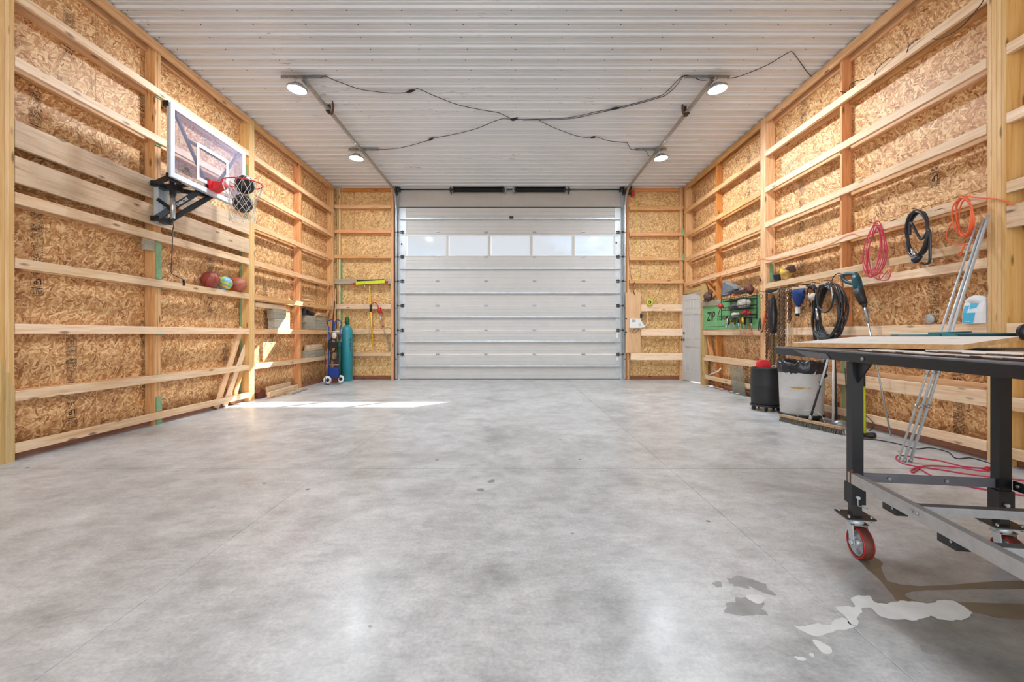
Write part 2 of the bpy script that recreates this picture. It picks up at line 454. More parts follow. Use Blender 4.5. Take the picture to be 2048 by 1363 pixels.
M = dict(
    pine=wood('pine_lumber', rgb(196, 138, 86), rgb(217, 166, 114), rgb(230, 188, 142)),
    spruce=wood('pale_spruce_lumber', rgb(216, 172, 130), rgb(234, 200, 164), rgb(243, 219, 190)),
    post=wood('yellow_laminated_pine', rgb(206, 156, 96), rgb(222, 178, 118), rgb(230, 192, 138), tint=0.1),
    treated=wood('treated_greenish_pine', rgb(176, 142, 84), rgb(196, 162, 104), rgb(206, 176, 122), tint=0.08),
    fir=wood('orange_fir_lumber', rgb(186, 116, 62), rgb(208, 140, 84), rgb(220, 160, 104)),
    sill=wood('brown_treated_sill', rgb(112, 70, 52), rgb(142, 92, 68), rgb(160, 110, 84)),
    old=wood('weathered_lumber', rgb(184, 148, 112), rgb(212, 178, 142), rgb(226, 198, 166), wear=0.3),
    grey_wood=wood('grey_weathered_timber', rgb(136, 126, 108), rgb(164, 154, 136), rgb(186, 176, 158)),
    plywood=wood('fir_plywood', rgb(200, 150, 104), rgb(216, 172, 126), rgb(226, 188, 146), tint=0.04),
    whiteboard=wood('white_faced_board', rgb(240, 236, 226), rgb(246, 243, 236), rgb(248, 246, 240), tint=0.02),
    osb=osb_mat('strand_board', rgb(146, 88, 46), rgb(207, 152, 98), rgb(236, 200, 150)),
    osb2=osb_mat('strand_board_golden', rgb(160, 112, 62), rgb(212, 168, 110), rgb(232, 200, 146)),
    green=plain('green_sheathing', rgb(112, 174, 116), 0.6, var=0.15, scale=9),
    pack=plain('pale_green_packing', rgb(128, 164, 124), 0.6, var=0.15, scale=9),
    concrete=concrete_mat(),
    ceil=ceil_mat(),
    door=plain('white_door_skin', rgb(202, 201, 199), 0.45, 0.0, var=0.03, scale=4),
    light_block_shell=plain('light_block_grey', rgb(150, 150, 148), 0.6),  # grey of the added light-blocking shell, also on the roof deck
    header=plain('grey_header_skin', rgb(188, 184, 178), 0.5, var=0.04, scale=3),
    galv=plain('galvanised_steel', rgb(168, 174, 178), 0.38, 0.75, var=0.14, scale=18),
    galv_light=plain('bright_galvanised_sheet', rgb(196, 202, 206), 0.42, 0.35, var=0.1, scale=8),
    dark_metal=plain('dark_steel', rgb(62, 60, 58), 0.45, 0.5, var=0.2),
    black=plain('black_paint', rgb(24, 24, 26), 0.45, 0.0, var=0.2),
    black_gloss=plain('black_coated_tube', rgb(26, 26, 29), 0.35, 0.2, var=0.15),
    rail_grey=plain('grey_rail_edge', rgb(112, 112, 118), 0.42, 0.4, var=0.1),
    barlight=plain('silver_bar', rgb(176, 176, 176), 0.45, 0.35, var=0.1, scale=30),
    rust=plain('rusty_steel', rgb(108, 72, 50), 0.7, 0.3, var=0.35, scale=40),
    chain=plain('tarnished_chain', rgb(118, 98, 80), 0.4, 0.6, var=0.3, scale=60),
    rubber=plain('black_rubber', rgb(38, 38, 40), 0.55, 0.0, var=0.15),
    hose=plain('black_hose', rgb(46, 48, 52), 0.35, 0.0, var=0.15),
    plastic_bag=plain('black_bin_liner', rgb(36, 38, 44), 0.25, 0.0, var=0.3, scale=20, bump=0.6),
    bin_grey=plain('scuffed_grey_plastic', rgb(204, 203, 202), 0.5, 0.0, var=0.12, scale=5),
    bin_black=plain('black_drum_plastic', rgb(40, 40, 42), 0.55, 0.0, var=0.15, scale=6),
    red=plain('red_paint', rgb(180, 34, 34), 0.4, 0.0, var=0.08),
    red_plastic=plain('red_plastic', rgb(224, 40, 44), 0.4, 0.0, var=0.05),
    dark_red=plain('brick_red_tread', rgb(98, 48, 38), 0.6, 0.0, var=0.2, scale=30),
    pink=plain('crimson_cord', rgb(208, 62, 92), 0.45, 0.0, var=0.08),
    orange=plain('orange_cord', rgb(236, 108, 62), 0.45, 0.0, var=0.08),
    yellow=plain('yellow_paint', rgb(232, 184, 38), 0.45, 0.0, var=0.08),
    lime=plain('yellow_green_plastic', rgb(196, 206, 40), 0.45, 0.0, var=0.1),
    olive=plain('olive_broom', rgb(148, 146, 36), 0.6, 0.0, var=0.2),
    blue=plain('blue_paint', rgb(30, 62, 140), 0.4, 0.0, var=0.1),
    navy=plain('navy_cloth', rgb(20, 54, 116), 0.8, 0.0, var=0.2, bump=0.3),
    deepblue=plain('blue_membrane', rgb(44, 78, 108), 0.6, 0.0, var=0.2),
    teal=plain('teal_enamel', rgb(42, 138, 150), 0.35, 0.0, var=0.06, scale=5),
    teal_dark=plain('teal_tool_plastic', rgb(16, 68, 78), 0.4, 0.0, var=0.12),
    green_dark=plain('dark_green_enamel', rgb(28, 92, 52), 0.35, 0.0, var=0.1),
    white=plain('white_plastic', rgb(232, 232, 230), 0.45, 0.0, var=0.03),
    cyan=plain('sky_blue_print', rgb(74, 182, 220), 0.5, 0.0, var=0.04),
    paper=plain('white_paper', rgb(228, 228, 230), 0.75, 0.0, var=0.05, bump=0.3),
    cord_white=plain('white_net_cord', rgb(222, 214, 206), 0.7, 0.0, var=0.08),
    teal_ball=plain('blue_ball_skin', rgb(116, 164, 186), 0.45, 0.0, var=0.12, scale=20),
    ball=plain('brown_leather_ball', rgb(150, 66, 50), 0.5, 0.0, var=0.12, scale=40),
    ball2=plain('tan_leather_ball', rgb(176, 96, 72), 0.5, 0.0, var=0.12, scale=40),
    ball_black=plain('black_speckled_ball', rgb(30, 30, 32), 0.35, 0.0, var=0.3, scale=60),
    ink=plain('black_stamp_ink', rgb(44, 32, 26), 0.8, 0.0, var=0.25, scale=90),
    ink_dark=plain('dark_print_ink', rgb(44, 52, 44), 0.8, 0.0, var=0.1),
    white_ink=plain('white_print', rgb(220, 220, 220), 0.6, 0.0, var=0.02),
    grey_cloth=plain('grey_cloth', rgb(112, 114, 120), 0.85, 0.0, var=0.2, bump=0.4),
    brown_cloth=plain('brown_leather', rgb(92, 66, 58), 0.7, 0.0, var=0.3, scale=25, bump=0.4),
    tan=plain('tan_leather', rgb(190, 150, 78), 0.7, 0.0, var=0.25, bump=0.3),
    bristle=plain('grey_bristle', rgb(112, 106, 98), 0.9, 0.0, var=0.3, scale=90),
    dry=plain('dried_pale_patch', rgb(226, 226, 224), 0.55, 0.0, var=0.07, scale=12),
    stain=plain('brown_water_stain', rgb(122, 110, 92), 0.4, 0.0, var=0.1, scale=9),
    damp=plain('darkened_concrete', rgb(150, 150, 148), 0.4, 0.0, var=0.2, scale=9),
    joint=plain('joint_filler', rgb(70, 68, 66), 0.8, 0.0, var=0.1),
    mud=plain('pale_glove', rgb(206, 200, 190), 0.8, 0.0, var=0.1),
    pane=see_mat('window_glazing', (0.96, 0.97, 0.98, 1), 0.05, 0.08, (0.8, 0.85, 0.9, 1)),
    acrylic=see_mat('clear_acrylic', (0.88, 0.88, 0.93, 1), 0.20, 0.12, rgb(176, 170, 190)),
    sheetplastic=see_mat('clear_sheet', (0.86, 0.9, 0.88, 1), 0.30, 0.2, rgb(160, 168, 160)),
    lamp=emit_mat('lit_lens', (0.84, 0.93, 1.0, 1), LAMP_L),
    ground=plain('gravel_ground', rgb(150, 144, 134), 0.9, 0.0, var=0.15, scale=2),
    backboard_white=plain('backboard_white', rgb(226, 228, 240), 0.4, 0.0, var=0.02),
    cham=plain('chrome', rgb(200, 204, 208), 0.22, 0.9, var=0.05),
)

# ------------------------------------------------------------------ scene helpers
W = {}      # world matrix of every object built


def link(o, parent=None, mw=None):
    mw = mw or Matrix.Identity(4)
    C.objects.link(o)
    if parent is not None:
        o.parent = parent
        o.matrix_parent_inverse = W[parent.name].inverted()
    o.matrix_basis = mw
    W[o.name] = mw
    return o


def empty(name, loc=(0, 0, 0), label=None, cat=None, group=None, kind=None):
    o = bpy.data.objects.new(name, None)
    o.empty_display_size = 0.1
    link(o, None, Matrix.Translation(Vector(loc)))
    return tag(o, label, cat, group, kind)


def tag(o, label=None, cat=None, group=None, kind=None):
    if label:
        o['label'] = label
    if cat:
        o['category'] = cat
    if group:
        o['group'] = group
    if kind:
        o['kind'] = kind
    return o


def frame_from(d, up=V(0, 0, 1)):
    d = d.normalized()
    if abs(d.dot(up)) > 0.97:
        up = V(0, 1, 0) if abs(d.y) < 0.9 else V(1, 0, 0)
    a = up.cross(d).normalized()
    b = d.cross(a).normalized()
    return d, a, b


class MB:
    def __init__(s):
        s.v, s.f, s.sm = [], [], []

    def add(s, vs_, fs, smooth=False):
        n = len(s.v)
        s.v += [Vector(p) for p in vs_]
        s.f += [tuple(i + n for i in f) for f in fs]
        s.sm += [smooth] * len(fs)
        return s

    def box(s, x0, x1, y0, y1, z0, z1):
        x0, x1 = min(x0, x1), max(x0, x1)
        y0, y1 = min(y0, y1), max(y0, y1)
        z0, z1 = min(z0, z1), max(z0, z1)
        p = [(x, y, z) for x in (x0, x1) for y in (y0, y1) for z in (z0, z1)]
        return s.add(p, [(0, 1, 3, 2), (4, 6, 7, 5), (0, 4, 5, 1), (2, 3, 7, 6), (0, 2, 6, 4), (1, 5, 7, 3)])

    def obox(s, c, ax, half):
        """oriented box: centre, three unit axes, half sizes"""
        c = Vector(c)
        p = [c + ax[0] * (i * half[0]) + ax[1] * (j * half[1]) + ax[2] * (k * half[2]) for i in (-1, 1) for j in (-1, 1) for k in (-1, 1)]
        return s.add(p, [(0, 1, 3, 2), (4, 6, 7, 5), (0, 4, 5, 1), (2, 3, 7, 6), (0, 2, 6, 4), (1, 5, 7, 3)])

    def bar(s, p0, p1, w, h, up=V(0, 0, 1)):
        p0, p1 = Vector(p0), Vector(p1)
        d, a, b = frame_from(p1 - p0, up)
        return s.obox((p0 + p1) / 2, (d, a, b), ((p1 - p0).length / 2, w / 2, h / 2))

    def cyl(s, p0, p1, r0, r1=None, n=12, caps=True):
        p0, p1 = Vector(p0), Vector(p1)
        r1 = r0 if r1 is None else r1
        d, a, b = frame_from(p1 - p0)
        vs_, fs = [], []
        for p, r in ((p0, r0), (p1, r1)):
            for i in range(n):
                t = 2 * PI * i / n
                vs_.append(p + a * (r * math.cos(t)) + b * (r * math.sin(t)))
        for i in range(n):
            j = (i + 1) % n
            fs.append((i, j, n + j, n + i))
        s.add(vs_, fs, True)
        if caps:
            k = len(s.v) - 2 * n
            s.f.append(tuple(k + i for i in reversed(range(n))))
            s.f.append(tuple(k + n + i for i in range(n)))
            s.sm += [False, False]
        return s

    def tube(s, pts, r, n=6, closed=False):
        pts = [Vector(p) for p in pts]
        m = len(pts)
        vs_, fs = [], []
        prev = None
        for i, p in enumerate(pts):
            if closed:
                d = pts[(i + 1) % m] - pts[i - 1]
            else:
                d = pts[min(i + 1, m - 1)] - pts[max(i - 1, 0)]
            if d.length < 1e-9:
                d = V(0, 0, 1)
            d.normalize()
            if prev is None:
                _, a, b = frame_from(d)
            else:
                a = prev - d * prev.dot(d)
                if a.length < 1e-6:
                    _, a, b = frame_from(d)
                a.normalize()
                b = d.cross(a)
            prev = a
            rr = r[i] if isinstance(r, (list, tuple)) else r
            for k in range(n):
                t = 2 * PI * k / n
                vs_.append(p + a * (rr * math.cos(t)) + b * (rr * math.sin(t)))
        segs = m if closed else m - 1
        for i in range(segs):
            for k in range(n):
                j = (k + 1) % n
                i2 = (i + 1) % m
                fs.append((i * n + k, i * n + j, i2 * n + j, i2 * n + k))
        s.add(vs_, fs, True)
        if not closed:
            k = len(s.v) - m * n
            s.f.append(tuple(k + i for i in reversed(range(n))))
            s.f.append(tuple(k + (m - 1) * n + i for i in range(n)))
            s.sm += [False, False]
        return s

    def lathe(s, prof, origin, axis=V(0, 0, 1), n=24, squash=None):
        """prof: [(radius, height)] along axis"""
        origin = Vector(origin)
        d, a, b = frame_from(Vector(axis))
        vs_, fs = [], []
        for r, h in prof:
            for i in range(n):
                t = 2 * PI * i / n
                vs_.append(origin + d * h + a * (r * math.cos(t)) + b * (r * math.sin(t)))
        for k in range(len(prof) - 1):
            for i in range(n):
                j = (i + 1) % n
                fs.append((k * n + i, k * n + j, (k + 1) * n + j, (k + 1) * n + i))
        s.add(vs_, fs, True)
        k = len(s.v) - len(prof) * n
        if prof[0] == prof[-1]:
            return s
        if prof[0][0] > 1e-6:
            s.f.append(tuple(k + i for i in reversed(range(n))))
            s.sm.append(False)
        if prof[-1][0] > 1e-6:
            q = k + (len(prof) - 1) * n
            s.f.append(tuple(q + i for i in range(n)))
            s.sm.append(False)
        return s

    def sphere(s, c, r, n=20, m=12, sc=(1, 1, 1), fn=None):
        c = Vector(c)
        vs_, fs = [], []
        for j in range(m + 1):
            ph = PI * j / m
            for i in range(n):
                t = 2 * PI * i / n
                p = V(math.sin(ph) * math.cos(t) * sc[0], math.sin(ph) * math.sin(t) * sc[1], math.cos(ph) * sc[2]) * r
                if fn:
                    p = fn(p)
                vs_.append(c + p)
        for j in range(m):
            for i in range(n):
                k = (i + 1) % n
                fs.append((j * n + i, (j + 1) * n + i, (j + 1) * n + k, j * n + k))
        return s.add(vs_, fs, True)

    def prism(s, poly, depth, plane='YZ', off=0.0):
        """poly in a plane, pushed out by depth along the plane's axis, starting at off"""
        def P(a, b, c):
            return {'YZ': (c, a, b), 'XZ': (a, c, b), 'XY': (a, b, c)}[plane]
        n = len(poly)
        vs_ = [P(a, b, off) for a, b in poly] + [P(a, b, off + depth) for a, b in poly]
        fs = [tuple(range(n)), tuple(reversed(range(n, 2 * n)))]
        for i in range(n):
            j = (i + 1) % n
            fs.append((i, n + i, n + j, j))
        return s.add(vs_, fs)

    def text(s, txt, size, mw, depth=0.0, bold=False):
        vs_, fs = glyphs(txt, bold)
        return s.add([mw @ V(p[0] * size, p[1] * size, depth) for p in vs_], fs)

    def build(s, name, mat, parent=None, mw=None):
        me = bpy.data.meshes.new(name)
        inv = mw.inverted() if mw is not None else None
        me.from_pydata([tuple(inv @ p) if inv is not None else tuple(p) for p in s.v], [], s.f)
        me.polygons.foreach_set('use_smooth', s.sm)
        me.materials.append(M[mat] if isinstance(mat, str) else mat)
        me.update()
        o = bpy.data.objects.new(name, me)
        return link(o, parent, mw)

    def one(s, name, mat, label, cat, group=None, mw=None):
        """a thing that is one mesh; its origin goes to the middle of its foot"""
        if mw is None:
            xs = [p.x for p in s.v]
            ys = [p.y for p in s.v]
            zs = [p.z for p in s.v]
            mw = Matrix.Translation(V((min(xs) + max(xs)) / 2, (min(ys) + max(ys)) / 2, min(zs)))
        return tag(s.build(name, mat, None, mw), label, cat, group)


_gl = {}


def glyphs(txt, bold=False):
    if (txt, bold) not in _gl:
        cu = bpy.data.curves.new('t', 'FONT')
        cu.body = txt
        cu.size = 1.0
        cu.resolution_u = 2
        cu.offset = 0.022 if bold else 0.006
        ob = bpy.data.objects.new('t', cu)
        C.objects.link(ob)
        me = bpy.data.meshes.new_from_object(ob)
        vs_ = [tuple(v.co) for v in me.vertices]
        fs = [tuple(p.vertices) for p in me.polygons]
        bpy.data.objects.remove(ob)
        bpy.data.curves.remove(cu)
        bpy.data.meshes.remove(me)
        _gl[(txt, bold)] = (vs_, fs)
    return _gl[(txt, bold)]


_lm = {}


def lumber(name, p0, p1, w, t, mat, parent=None, up=V(0, 0, 1), ch=0.003):
    """a board from p0 to p1: w across (towards up), t thick; local X runs with the grain"""
    p0, p1 = Vector(p0), Vector(p1)
    d, a, b = frame_from(p1 - p0, up)        # b is closest to up
    Ln = round((p1 - p0).length, 4)
    key = (Ln, round(w, 4), round(t, 4), mat, ch)
    me = _lm.get(key)
    if me is None:
        hw, ht = w / 2, t / 2
        sec = [(-ht + ch, -hw), (ht - ch, -hw), (ht, -hw + ch), (ht, hw - ch), (ht - ch, hw), (-ht + ch, hw), (-ht, hw - ch), (-ht, -hw + ch)]
        vs_ = [(x, y, z) for x in (-Ln / 2, Ln / 2) for y, z in sec]
        fs = [tuple(reversed(range(8))), tuple(range(8, 16))]
        for i in range(8):
            j = (i + 1) % 8
            fs.append((i, j, 8 + j, 8 + i))
        me = bpy.data.meshes.new(name)
        me.from_pydata(vs_, [], fs)
        me.materials.append(M[mat])
        me.update()
        _lm[key] = me
    o = bpy.data.objects.new(name, me)
    mw = Matrix.Translation((p0 + p1) / 2) @ Matrix((d, a, b)).transposed().to_4x4()
    return link(o, parent, mw)


def smooth(pts, k=6, closed=False):
    pts = [Vector(p) for p in pts]
    n = len(pts)
    out = []
    rng = range(n) if closed else range(n - 1)
    for i in rng:
        p0 = pts[i - 1] if (closed or i > 0) else pts[0]
        p1 = pts[i]
        p2 = pts[(i + 1) % n]
        p3 = pts[(i + 2) % n] if (closed or i + 2 < n) else pts[-1]
        for j in range(k):
            t = j / k
            out.append(0.5 * ((2 * p1) + (p2 - p0) * t + (2 * p0 - 5 * p1 + 4 * p2 - p3) * t * t + (3 * p1 - p0 - 3 * p2 + p3) * t ** 3))
    if not closed:
        out.append(pts[-1])
    return out


def sag(p0, p1, drop, k=10):
    p0, p1 = Vector(p0), Vector(p1)
    return [p0.lerp(p1, i / k) - V(0, 0, drop * 4 * (i / k) * (1 - i / k)) for i in range(k + 1)]


# ------------------------------------------------------------------ the setting
WL, OL = -4.36, -4.53       # left wall: inner face of the posts, face of the strand board
WR, OR = 4.13, 4.30
YF, YO, YD = 11.05, 11.20, 11.25
ZC = 4.71
YB = -3.6

# ---- floor: slabs cast between saw cuts
floor = empty('floor', (0, 0, 0), kind='structure')
MB().box(-4.9, 4.7, YB - 0.3, 11.9, -0.14, -0.012).build('sub_base', 'joint', floor)
xs = [-4.75, -1.54, 1.284, 4.55]
ys = [YB - 0.2, 0.1, 3.77, 11.75]
g = 0.0022
for i in range(3):
    for j in range(3):
        x0, x1, y0, y1 = xs[i] + 0.0014, xs[i + 1] - 0.0014, ys[j] + 0.007, ys[j + 1] - 0.007
        b = MB()
        c = 0.0015
        vs_ = [(x0, y0, -0.012), (x1, y0, -0.012), (x1, y1, -0.012), (x0, y1, -0.012),
               (x0, y0, -c), (x1, y0, -c), (x1, y1, -c), (x0, y1, -c),
               (x0 + c, y0 + c, 0), (x1 - c, y0 + c, 0), (x1 - c, y1 - c, 0), (x0 + c, y1 - c, 0)]
        fs = [(8, 9, 10, 11)]
        for q in (0, 4):
            for e in range(4):
                e2 = (e + 1) % 4
                fs.append((q + e, q + e2, q + 4 + e2, q + 4 + e))
        b.add(vs_, fs).build('floor_slab', 'concrete', floor)


def blot(name, pts, mat, z, seed=0, rough=0.012):
    """flat mark with a wandering edge, pts are photo pixels on the floor"""
    P = []
    for u, v in pts:
        Y = F * CH / (v - V0)
        P.append(V((u - U0) * Y / F, Y, 0))
    P = smooth(P, 5, True)
    P = [V(p.x + rough * mnoise.noise(V(p.x * 30, p.y * 30, seed)), p.y + rough * mnoise.noise(V(p.x * 30, p.y * 30, seed + 9)), z) for p in P]
    return MB().add(P, [tuple(range(len(P)))]).build(name, mat, floor)


blot('brown_stain', [(1715, 1115), (1760, 1118), (1800, 1170), (2050, 1160), (2300, 1170), (2300, 1182), (2050, 1178), (1820, 1182), (1835, 1205), (1800, 1206), (1760, 1160)], 'stain', 0.0005, 3)
blot('brown_stain', [(1900, 1204), (2000, 1206), (2120, 1212), (2120, 1238), (2010, 1236), (1950, 1222)], 'stain', 0.0005, 5)
blot('dark_stain', [(1840, 1292), (1862, 1289), (1885, 1298), (1880, 1306), (1850, 1306)], 'damp', 0.0006, 5)
blot('dark_stain', [(1455, 1158), (1480, 1154), (1510, 1158), (1530, 1172), (1548, 1185), (1528, 1184), (1500, 1174), (1470, 1172)], 'damp', 0.0005, 8, 0.03)
blot('dark_stain', [(1448, 1212), (1470, 1198), (1500, 1192), (1530, 1204), (1524, 1222), (1490, 1232), (1460, 1226)], 'damp', 0.0004, 2, 0.03)
blot('dark_stain', [(1425, 1166), (1440, 1162), (1446, 1170), (1434, 1175)], 'damp', 0.0005, 8)
blot('dry_patch', [(1491, 1192), (1500, 1188), (1520, 1190), (1532, 1198), (1522, 1205), (1500, 1202)], 'dry', 0.0009, 11)
blot('dry_patch', [(1587, 1251), (1606, 1252), (1626, 1244), (1645, 1248), (1662, 1246), (1676, 1234), (1692, 1238), (1706, 1250), (1712, 1254), (1690, 1258), (1668, 1262), (1650, 1268), (1632, 1272), (1606, 1264)], 'dry', 0.0009, 12)
blot('dry_patch', [(1674, 1216), (1690, 1210), (1708, 1212), (1706, 1196), (1718, 1190), (1740, 1192), (1746, 1202), (1770, 1208), (1800, 1202), (1840, 1203), (1856, 1206), (1876, 1200), (1908, 1202), (1938, 1220), (1944, 1230), (1916, 1241), (1880, 1238), (1862, 1230), (1842, 1239), (1790, 1238), (1760, 1230), (1736, 1214), (1720, 1222), (1718, 1234), (1712, 1250), (1700, 1246), (1690, 1232)], 'dry', 0.0009, 13)
blot('dry_patch', [(1626, 1280), (1640, 1282), (1662, 1296), (1664, 1304), (1650, 1306), (1634, 1294)], 'dry', 0.0009, 14)
blot('dry_patch', [(1590, 1311), (1604, 1312), (1608, 1318), (1600, 1321), (1590, 1317)], 'dry', 0.0009, 15)
blot('dry_patch', [(1618, 1305), (1630, 1308), (1628, 1313), (1618, 1311)], 'dry', 0.0009, 16)
blot('dark_stain', [(976, 961), (986, 959), (990, 963), (978, 965)], 'damp', 0.0006, 21)
blot('dark_stain', [(954, 978), (964, 976), (968, 981), (956, 982)], 'damp', 0.0006, 22)
blot('dark_stain', [(736, 1252), (742, 1250), (744, 1254), (738, 1257)], 'damp', 0.0006, 23)

# ---- ceiling: ribbed liner panels, three feet wide each
ceiling = empty('ceiling', (0, 0, ZC), kind='structure')
PITCH = 0.2286
rib0 = 5.012


def ceil_profile(n=4):
    """(y, drop) of one panel, drop downwards"""
    pr = []
    for k in range(n):
        y = k * PITCH
        pr += [(y - 0.034, 0), (y - 0.018, 0.020), (y + 0.014, 0.020), (y + 0.034, 0)]
        for q in (0.078, 0.150):
            pr += [(y + q - 0.014, 0), (y + q - 0.006, 0.006), (y + q + 0.006, 0.006), (y + q + 0.014, 0)]
    pr.append((n * PITCH - 0.0345, 0))
    return pr


cx0, cx1 = -4.56, 4.34
k0 = int((YB - rib0) / (4 * PITCH)) - 1
me0 = None
for k in range(k0, 40):
    ya = rib0 + k * 4 * PITCH
    if ya > 11.3:
        break
    pr = ceil_profile(4)
    if ya + 4 * PITCH > 11.42:
        pr = [p for p in pr if ya + p[0] < 11.36]
    mw = Matrix.Translation(V(0, ya, ZC))
    if me0 is None or len(pr) != n0:
        b = MB()
        vs_ = []
        for x in (cx0, cx1):
            for y, dz in pr:
                vs_.append((x, y, -dz))
        n = len(pr)
        n0 = n
        b.add(vs_, [(i, i + 1, n + i + 1, n + i) for i in range(n - 1)])
        top = [(cx0, pr[0][0], 0.002), (cx1, pr[0][0], 0.002), (cx1, pr[-1][0], 0.002), (cx0, pr[-1][0], 0.002)]
        b.add(top, [(0, 1, 2, 3)])
        me0 = b.build('ceiling_panel', 'ceil', ceiling)
        me0.matrix_basis = mw
        W[me0.name] = mw
        me0 = me0.data
    else:
        link(bpy.data.objects.new('ceiling_panel', me0), ceiling, mw)
b = MB()
for k in range(-20, 28):
    y = rib0 + k * PITCH + 0.045
    if y > 11.2 or y < 3.6:
        continue
    for i in range(15):
        x = -4.3 + i * 0.61 + (0.05 if k % 2 else 0)
        b.cyl((x, y, ZC + 0.001), (x, y, ZC - 0.006), 0.007, n=6)
so = b.build('screw', 'dark_metal', ceiling)
so['kind'] = 'stuff'
MB().box(cx0 - 0.25, cx1 + 0.25, YB - 0.2, 11.55, ZC + 0.03, ZC + 0.1).build('roof_deck', 'light_block_shell', ceiling)

# ---- printed stamps on the strand board (read upside down, as the sheets were hung)
_stamp = {}


def stamp_mesh(kind):
    """readable frame: x right, y up, origin in the middle; 0.13 wide"""
    if kind in _stamp:
        return _stamp[kind]
    b = MB()
    I = Matrix.Identity(4)

    def T(x, y):
        return Matrix.Translation(V(x, y, 0))

    def rect(x0, x1, y0, y1, t=0.0025):
        for q in ((x0, x1, y0, y0 + t), (x0, x1, y1 - t, y1), (x0, x0 + t, y0, y1), (x1 - t, x1, y0, y1)):
            b.add([(q[0], q[2], 0), (q[1], q[2], 0), (q[1], q[3], 0), (q[0], q[3], 0)], [(0, 1, 2, 3)])

    def dash(x0, x1, y, t=0.003):
        b.add([(x0, y, 0), (x1, y, 0), (x1, y + t, 0), (x0, y + t, 0)], [(0, 1, 2, 3)])
    rnd = random.Random(len(kind) * 7 + 3)
    y = 0.0
    if kind == 'long':
        rows = ['box:2022', 'bar', 'big:LP', 'gap', 'mid:APA', 'fine', 'mid:16-16', 'fine', 'fine', 'fine', 'box:1', 'fine', 'dense', 'fine', 'dense', 'box:LP', 'fine']
    elif kind == 'short':
        rows = ['box:2022', 'big:LP', 'bar', 'mid:APA', 'fine']
    else:
        rows = ['fine', 'mid:APA', 'bar', 'fine', 'dense', 'box:LP', 'fine', 'dense', 'fine']
    for r in rows:
        if r == 'gap':
            y -= 0.02
        elif r == 'bar':
            dash(-0.055, 0.055, y - 0.012, 0.008)
            y -= 0.026
        elif r == 'fine':
            for q in range(3):
                x = -0.055
                while x < 0.05:
                    l_ = rnd.uniform(0.008, 0.022)
                    dash(x, min(0.056, x + l_), y - 0.008, 0.0045)
                    x += l_ + 0.005
                y -= 0.014
            y -= 0.006
        elif r == 'dense':
            rect(-0.058, 0.058, y - 0.075, y)
            for q in range(5):
                x = -0.05
                while x < 0.046:
                    l_ = rnd.uniform(0.01, 0.03)
                    dash(x, min(0.052, x + l_), y - 0.014 - q * 0.013, 0.006)
                    x += l_ + 0.004
            y -= 0.085
        else:
            k_, s_ = r.split(':')
            size = {'big': 0.075, 'mid': 0.045, 'box': 0.045}[k_]
            h = {'big': 0.085, 'mid': 0.045, 'box': 0.05}[k_]
            wd = len(s_) * size * 0.58
            b.text(s_, size, T(-wd / 2, y - h * 0.82), bold=(k_ != 'box'))
            if k_ != 'mid':
                rect(-0.058, 0.058, y - h, y + 0.002)
            y -= h + 0.008
    me = bpy.data.meshes.new('lettering')
    me.from_pydata([(p.x, p.y, 0) for p in b.v], [], b.f)
    me.materials.append(M['ink'])
    _stamp[kind] = (me, -y)
    return _stamp[kind]


def put_stamp(panel, kind, pos, right, flip=True, s=1.0):
    """pos: where its upper end sits on the wall; right: reading direction when upright"""
    me, h = stamp_mesh(kind)
    r = Vector(right).normalized()
    u = V(0, 0, 1)
    n = r.cross(u)
    if flip:
        r, u = -r, -u
        pos = Vector(pos) - V(0, 0, h * s)
    mw = Matrix.Translation(Vector(pos)) @ Matrix((r * s, u * s, n)).transposed().to_4x4()
    o = bpy.data.objects.new('lettering', me)
    return link(o, panel, mw)


# ---- wall builder pieces
wall_left = empty('wall_left', (OL, 4, 0), kind='structure')
wall_right = empty('wall_right', (OR, 4, 0), kind='structure')
wall_far = empty('wall_far', (0, YO, 0), kind='structure')
wall_near = empty('wall_near', (0, YB, 0), kind='structure')

T2 = 0.038


def sheet(parent, face, a0, a1, z0, z1, axis, mat='osb'):
    """strand board sheet, local X upright. axis 'L','R': face is X, a is Y; 'F': face is Y, a is X"""
    g_ = 0.0018
    th = 0.012
    c_ = (a0 + a1) / 2
    if axis == 'L':
        p = (face - th / 2, c_)
        return lumber('strand_board_sheet', (p[0], p[1], z0 + g_), (p[0], p[1], z1 - g_), a1 - a0 - 2 * g_, th, mat, parent, up=V(0, 1, 0), ch=0.001)
    if axis == 'R':
        p = (face + th / 2, c_)
        return lumber('strand_board_sheet', (p[0], p[1], z0 + g_), (p[0], p[1], z1 - g_), a1 - a0 - 2 * g_, th, mat, parent, up=V(0, 1, 0), ch=0.001)
    p = (c_, face + th / 2)
    return lumber('strand_board_sheet', (p[0], p[1], z0 + g_), (p[0], p[1], z1 - g_), a1 - a0 - 2 * g_, th, mat, parent, up=V(1, 0, 0), ch=0.001)


def girt(parent, side, y0, y1, z, w=0.089, mat='spruce', back=False, name='girt'):
    if side == 'L':
        x = (OL + T2 / 2 + 0.001) if back else (WL - T2 / 2)
    else:
        x = (OR - T2 / 2 - 0.001) if back else (WR + T2 / 2)
    return lumber(name, (x, y0, z), (x, y1, z), w, T2, mat, parent)


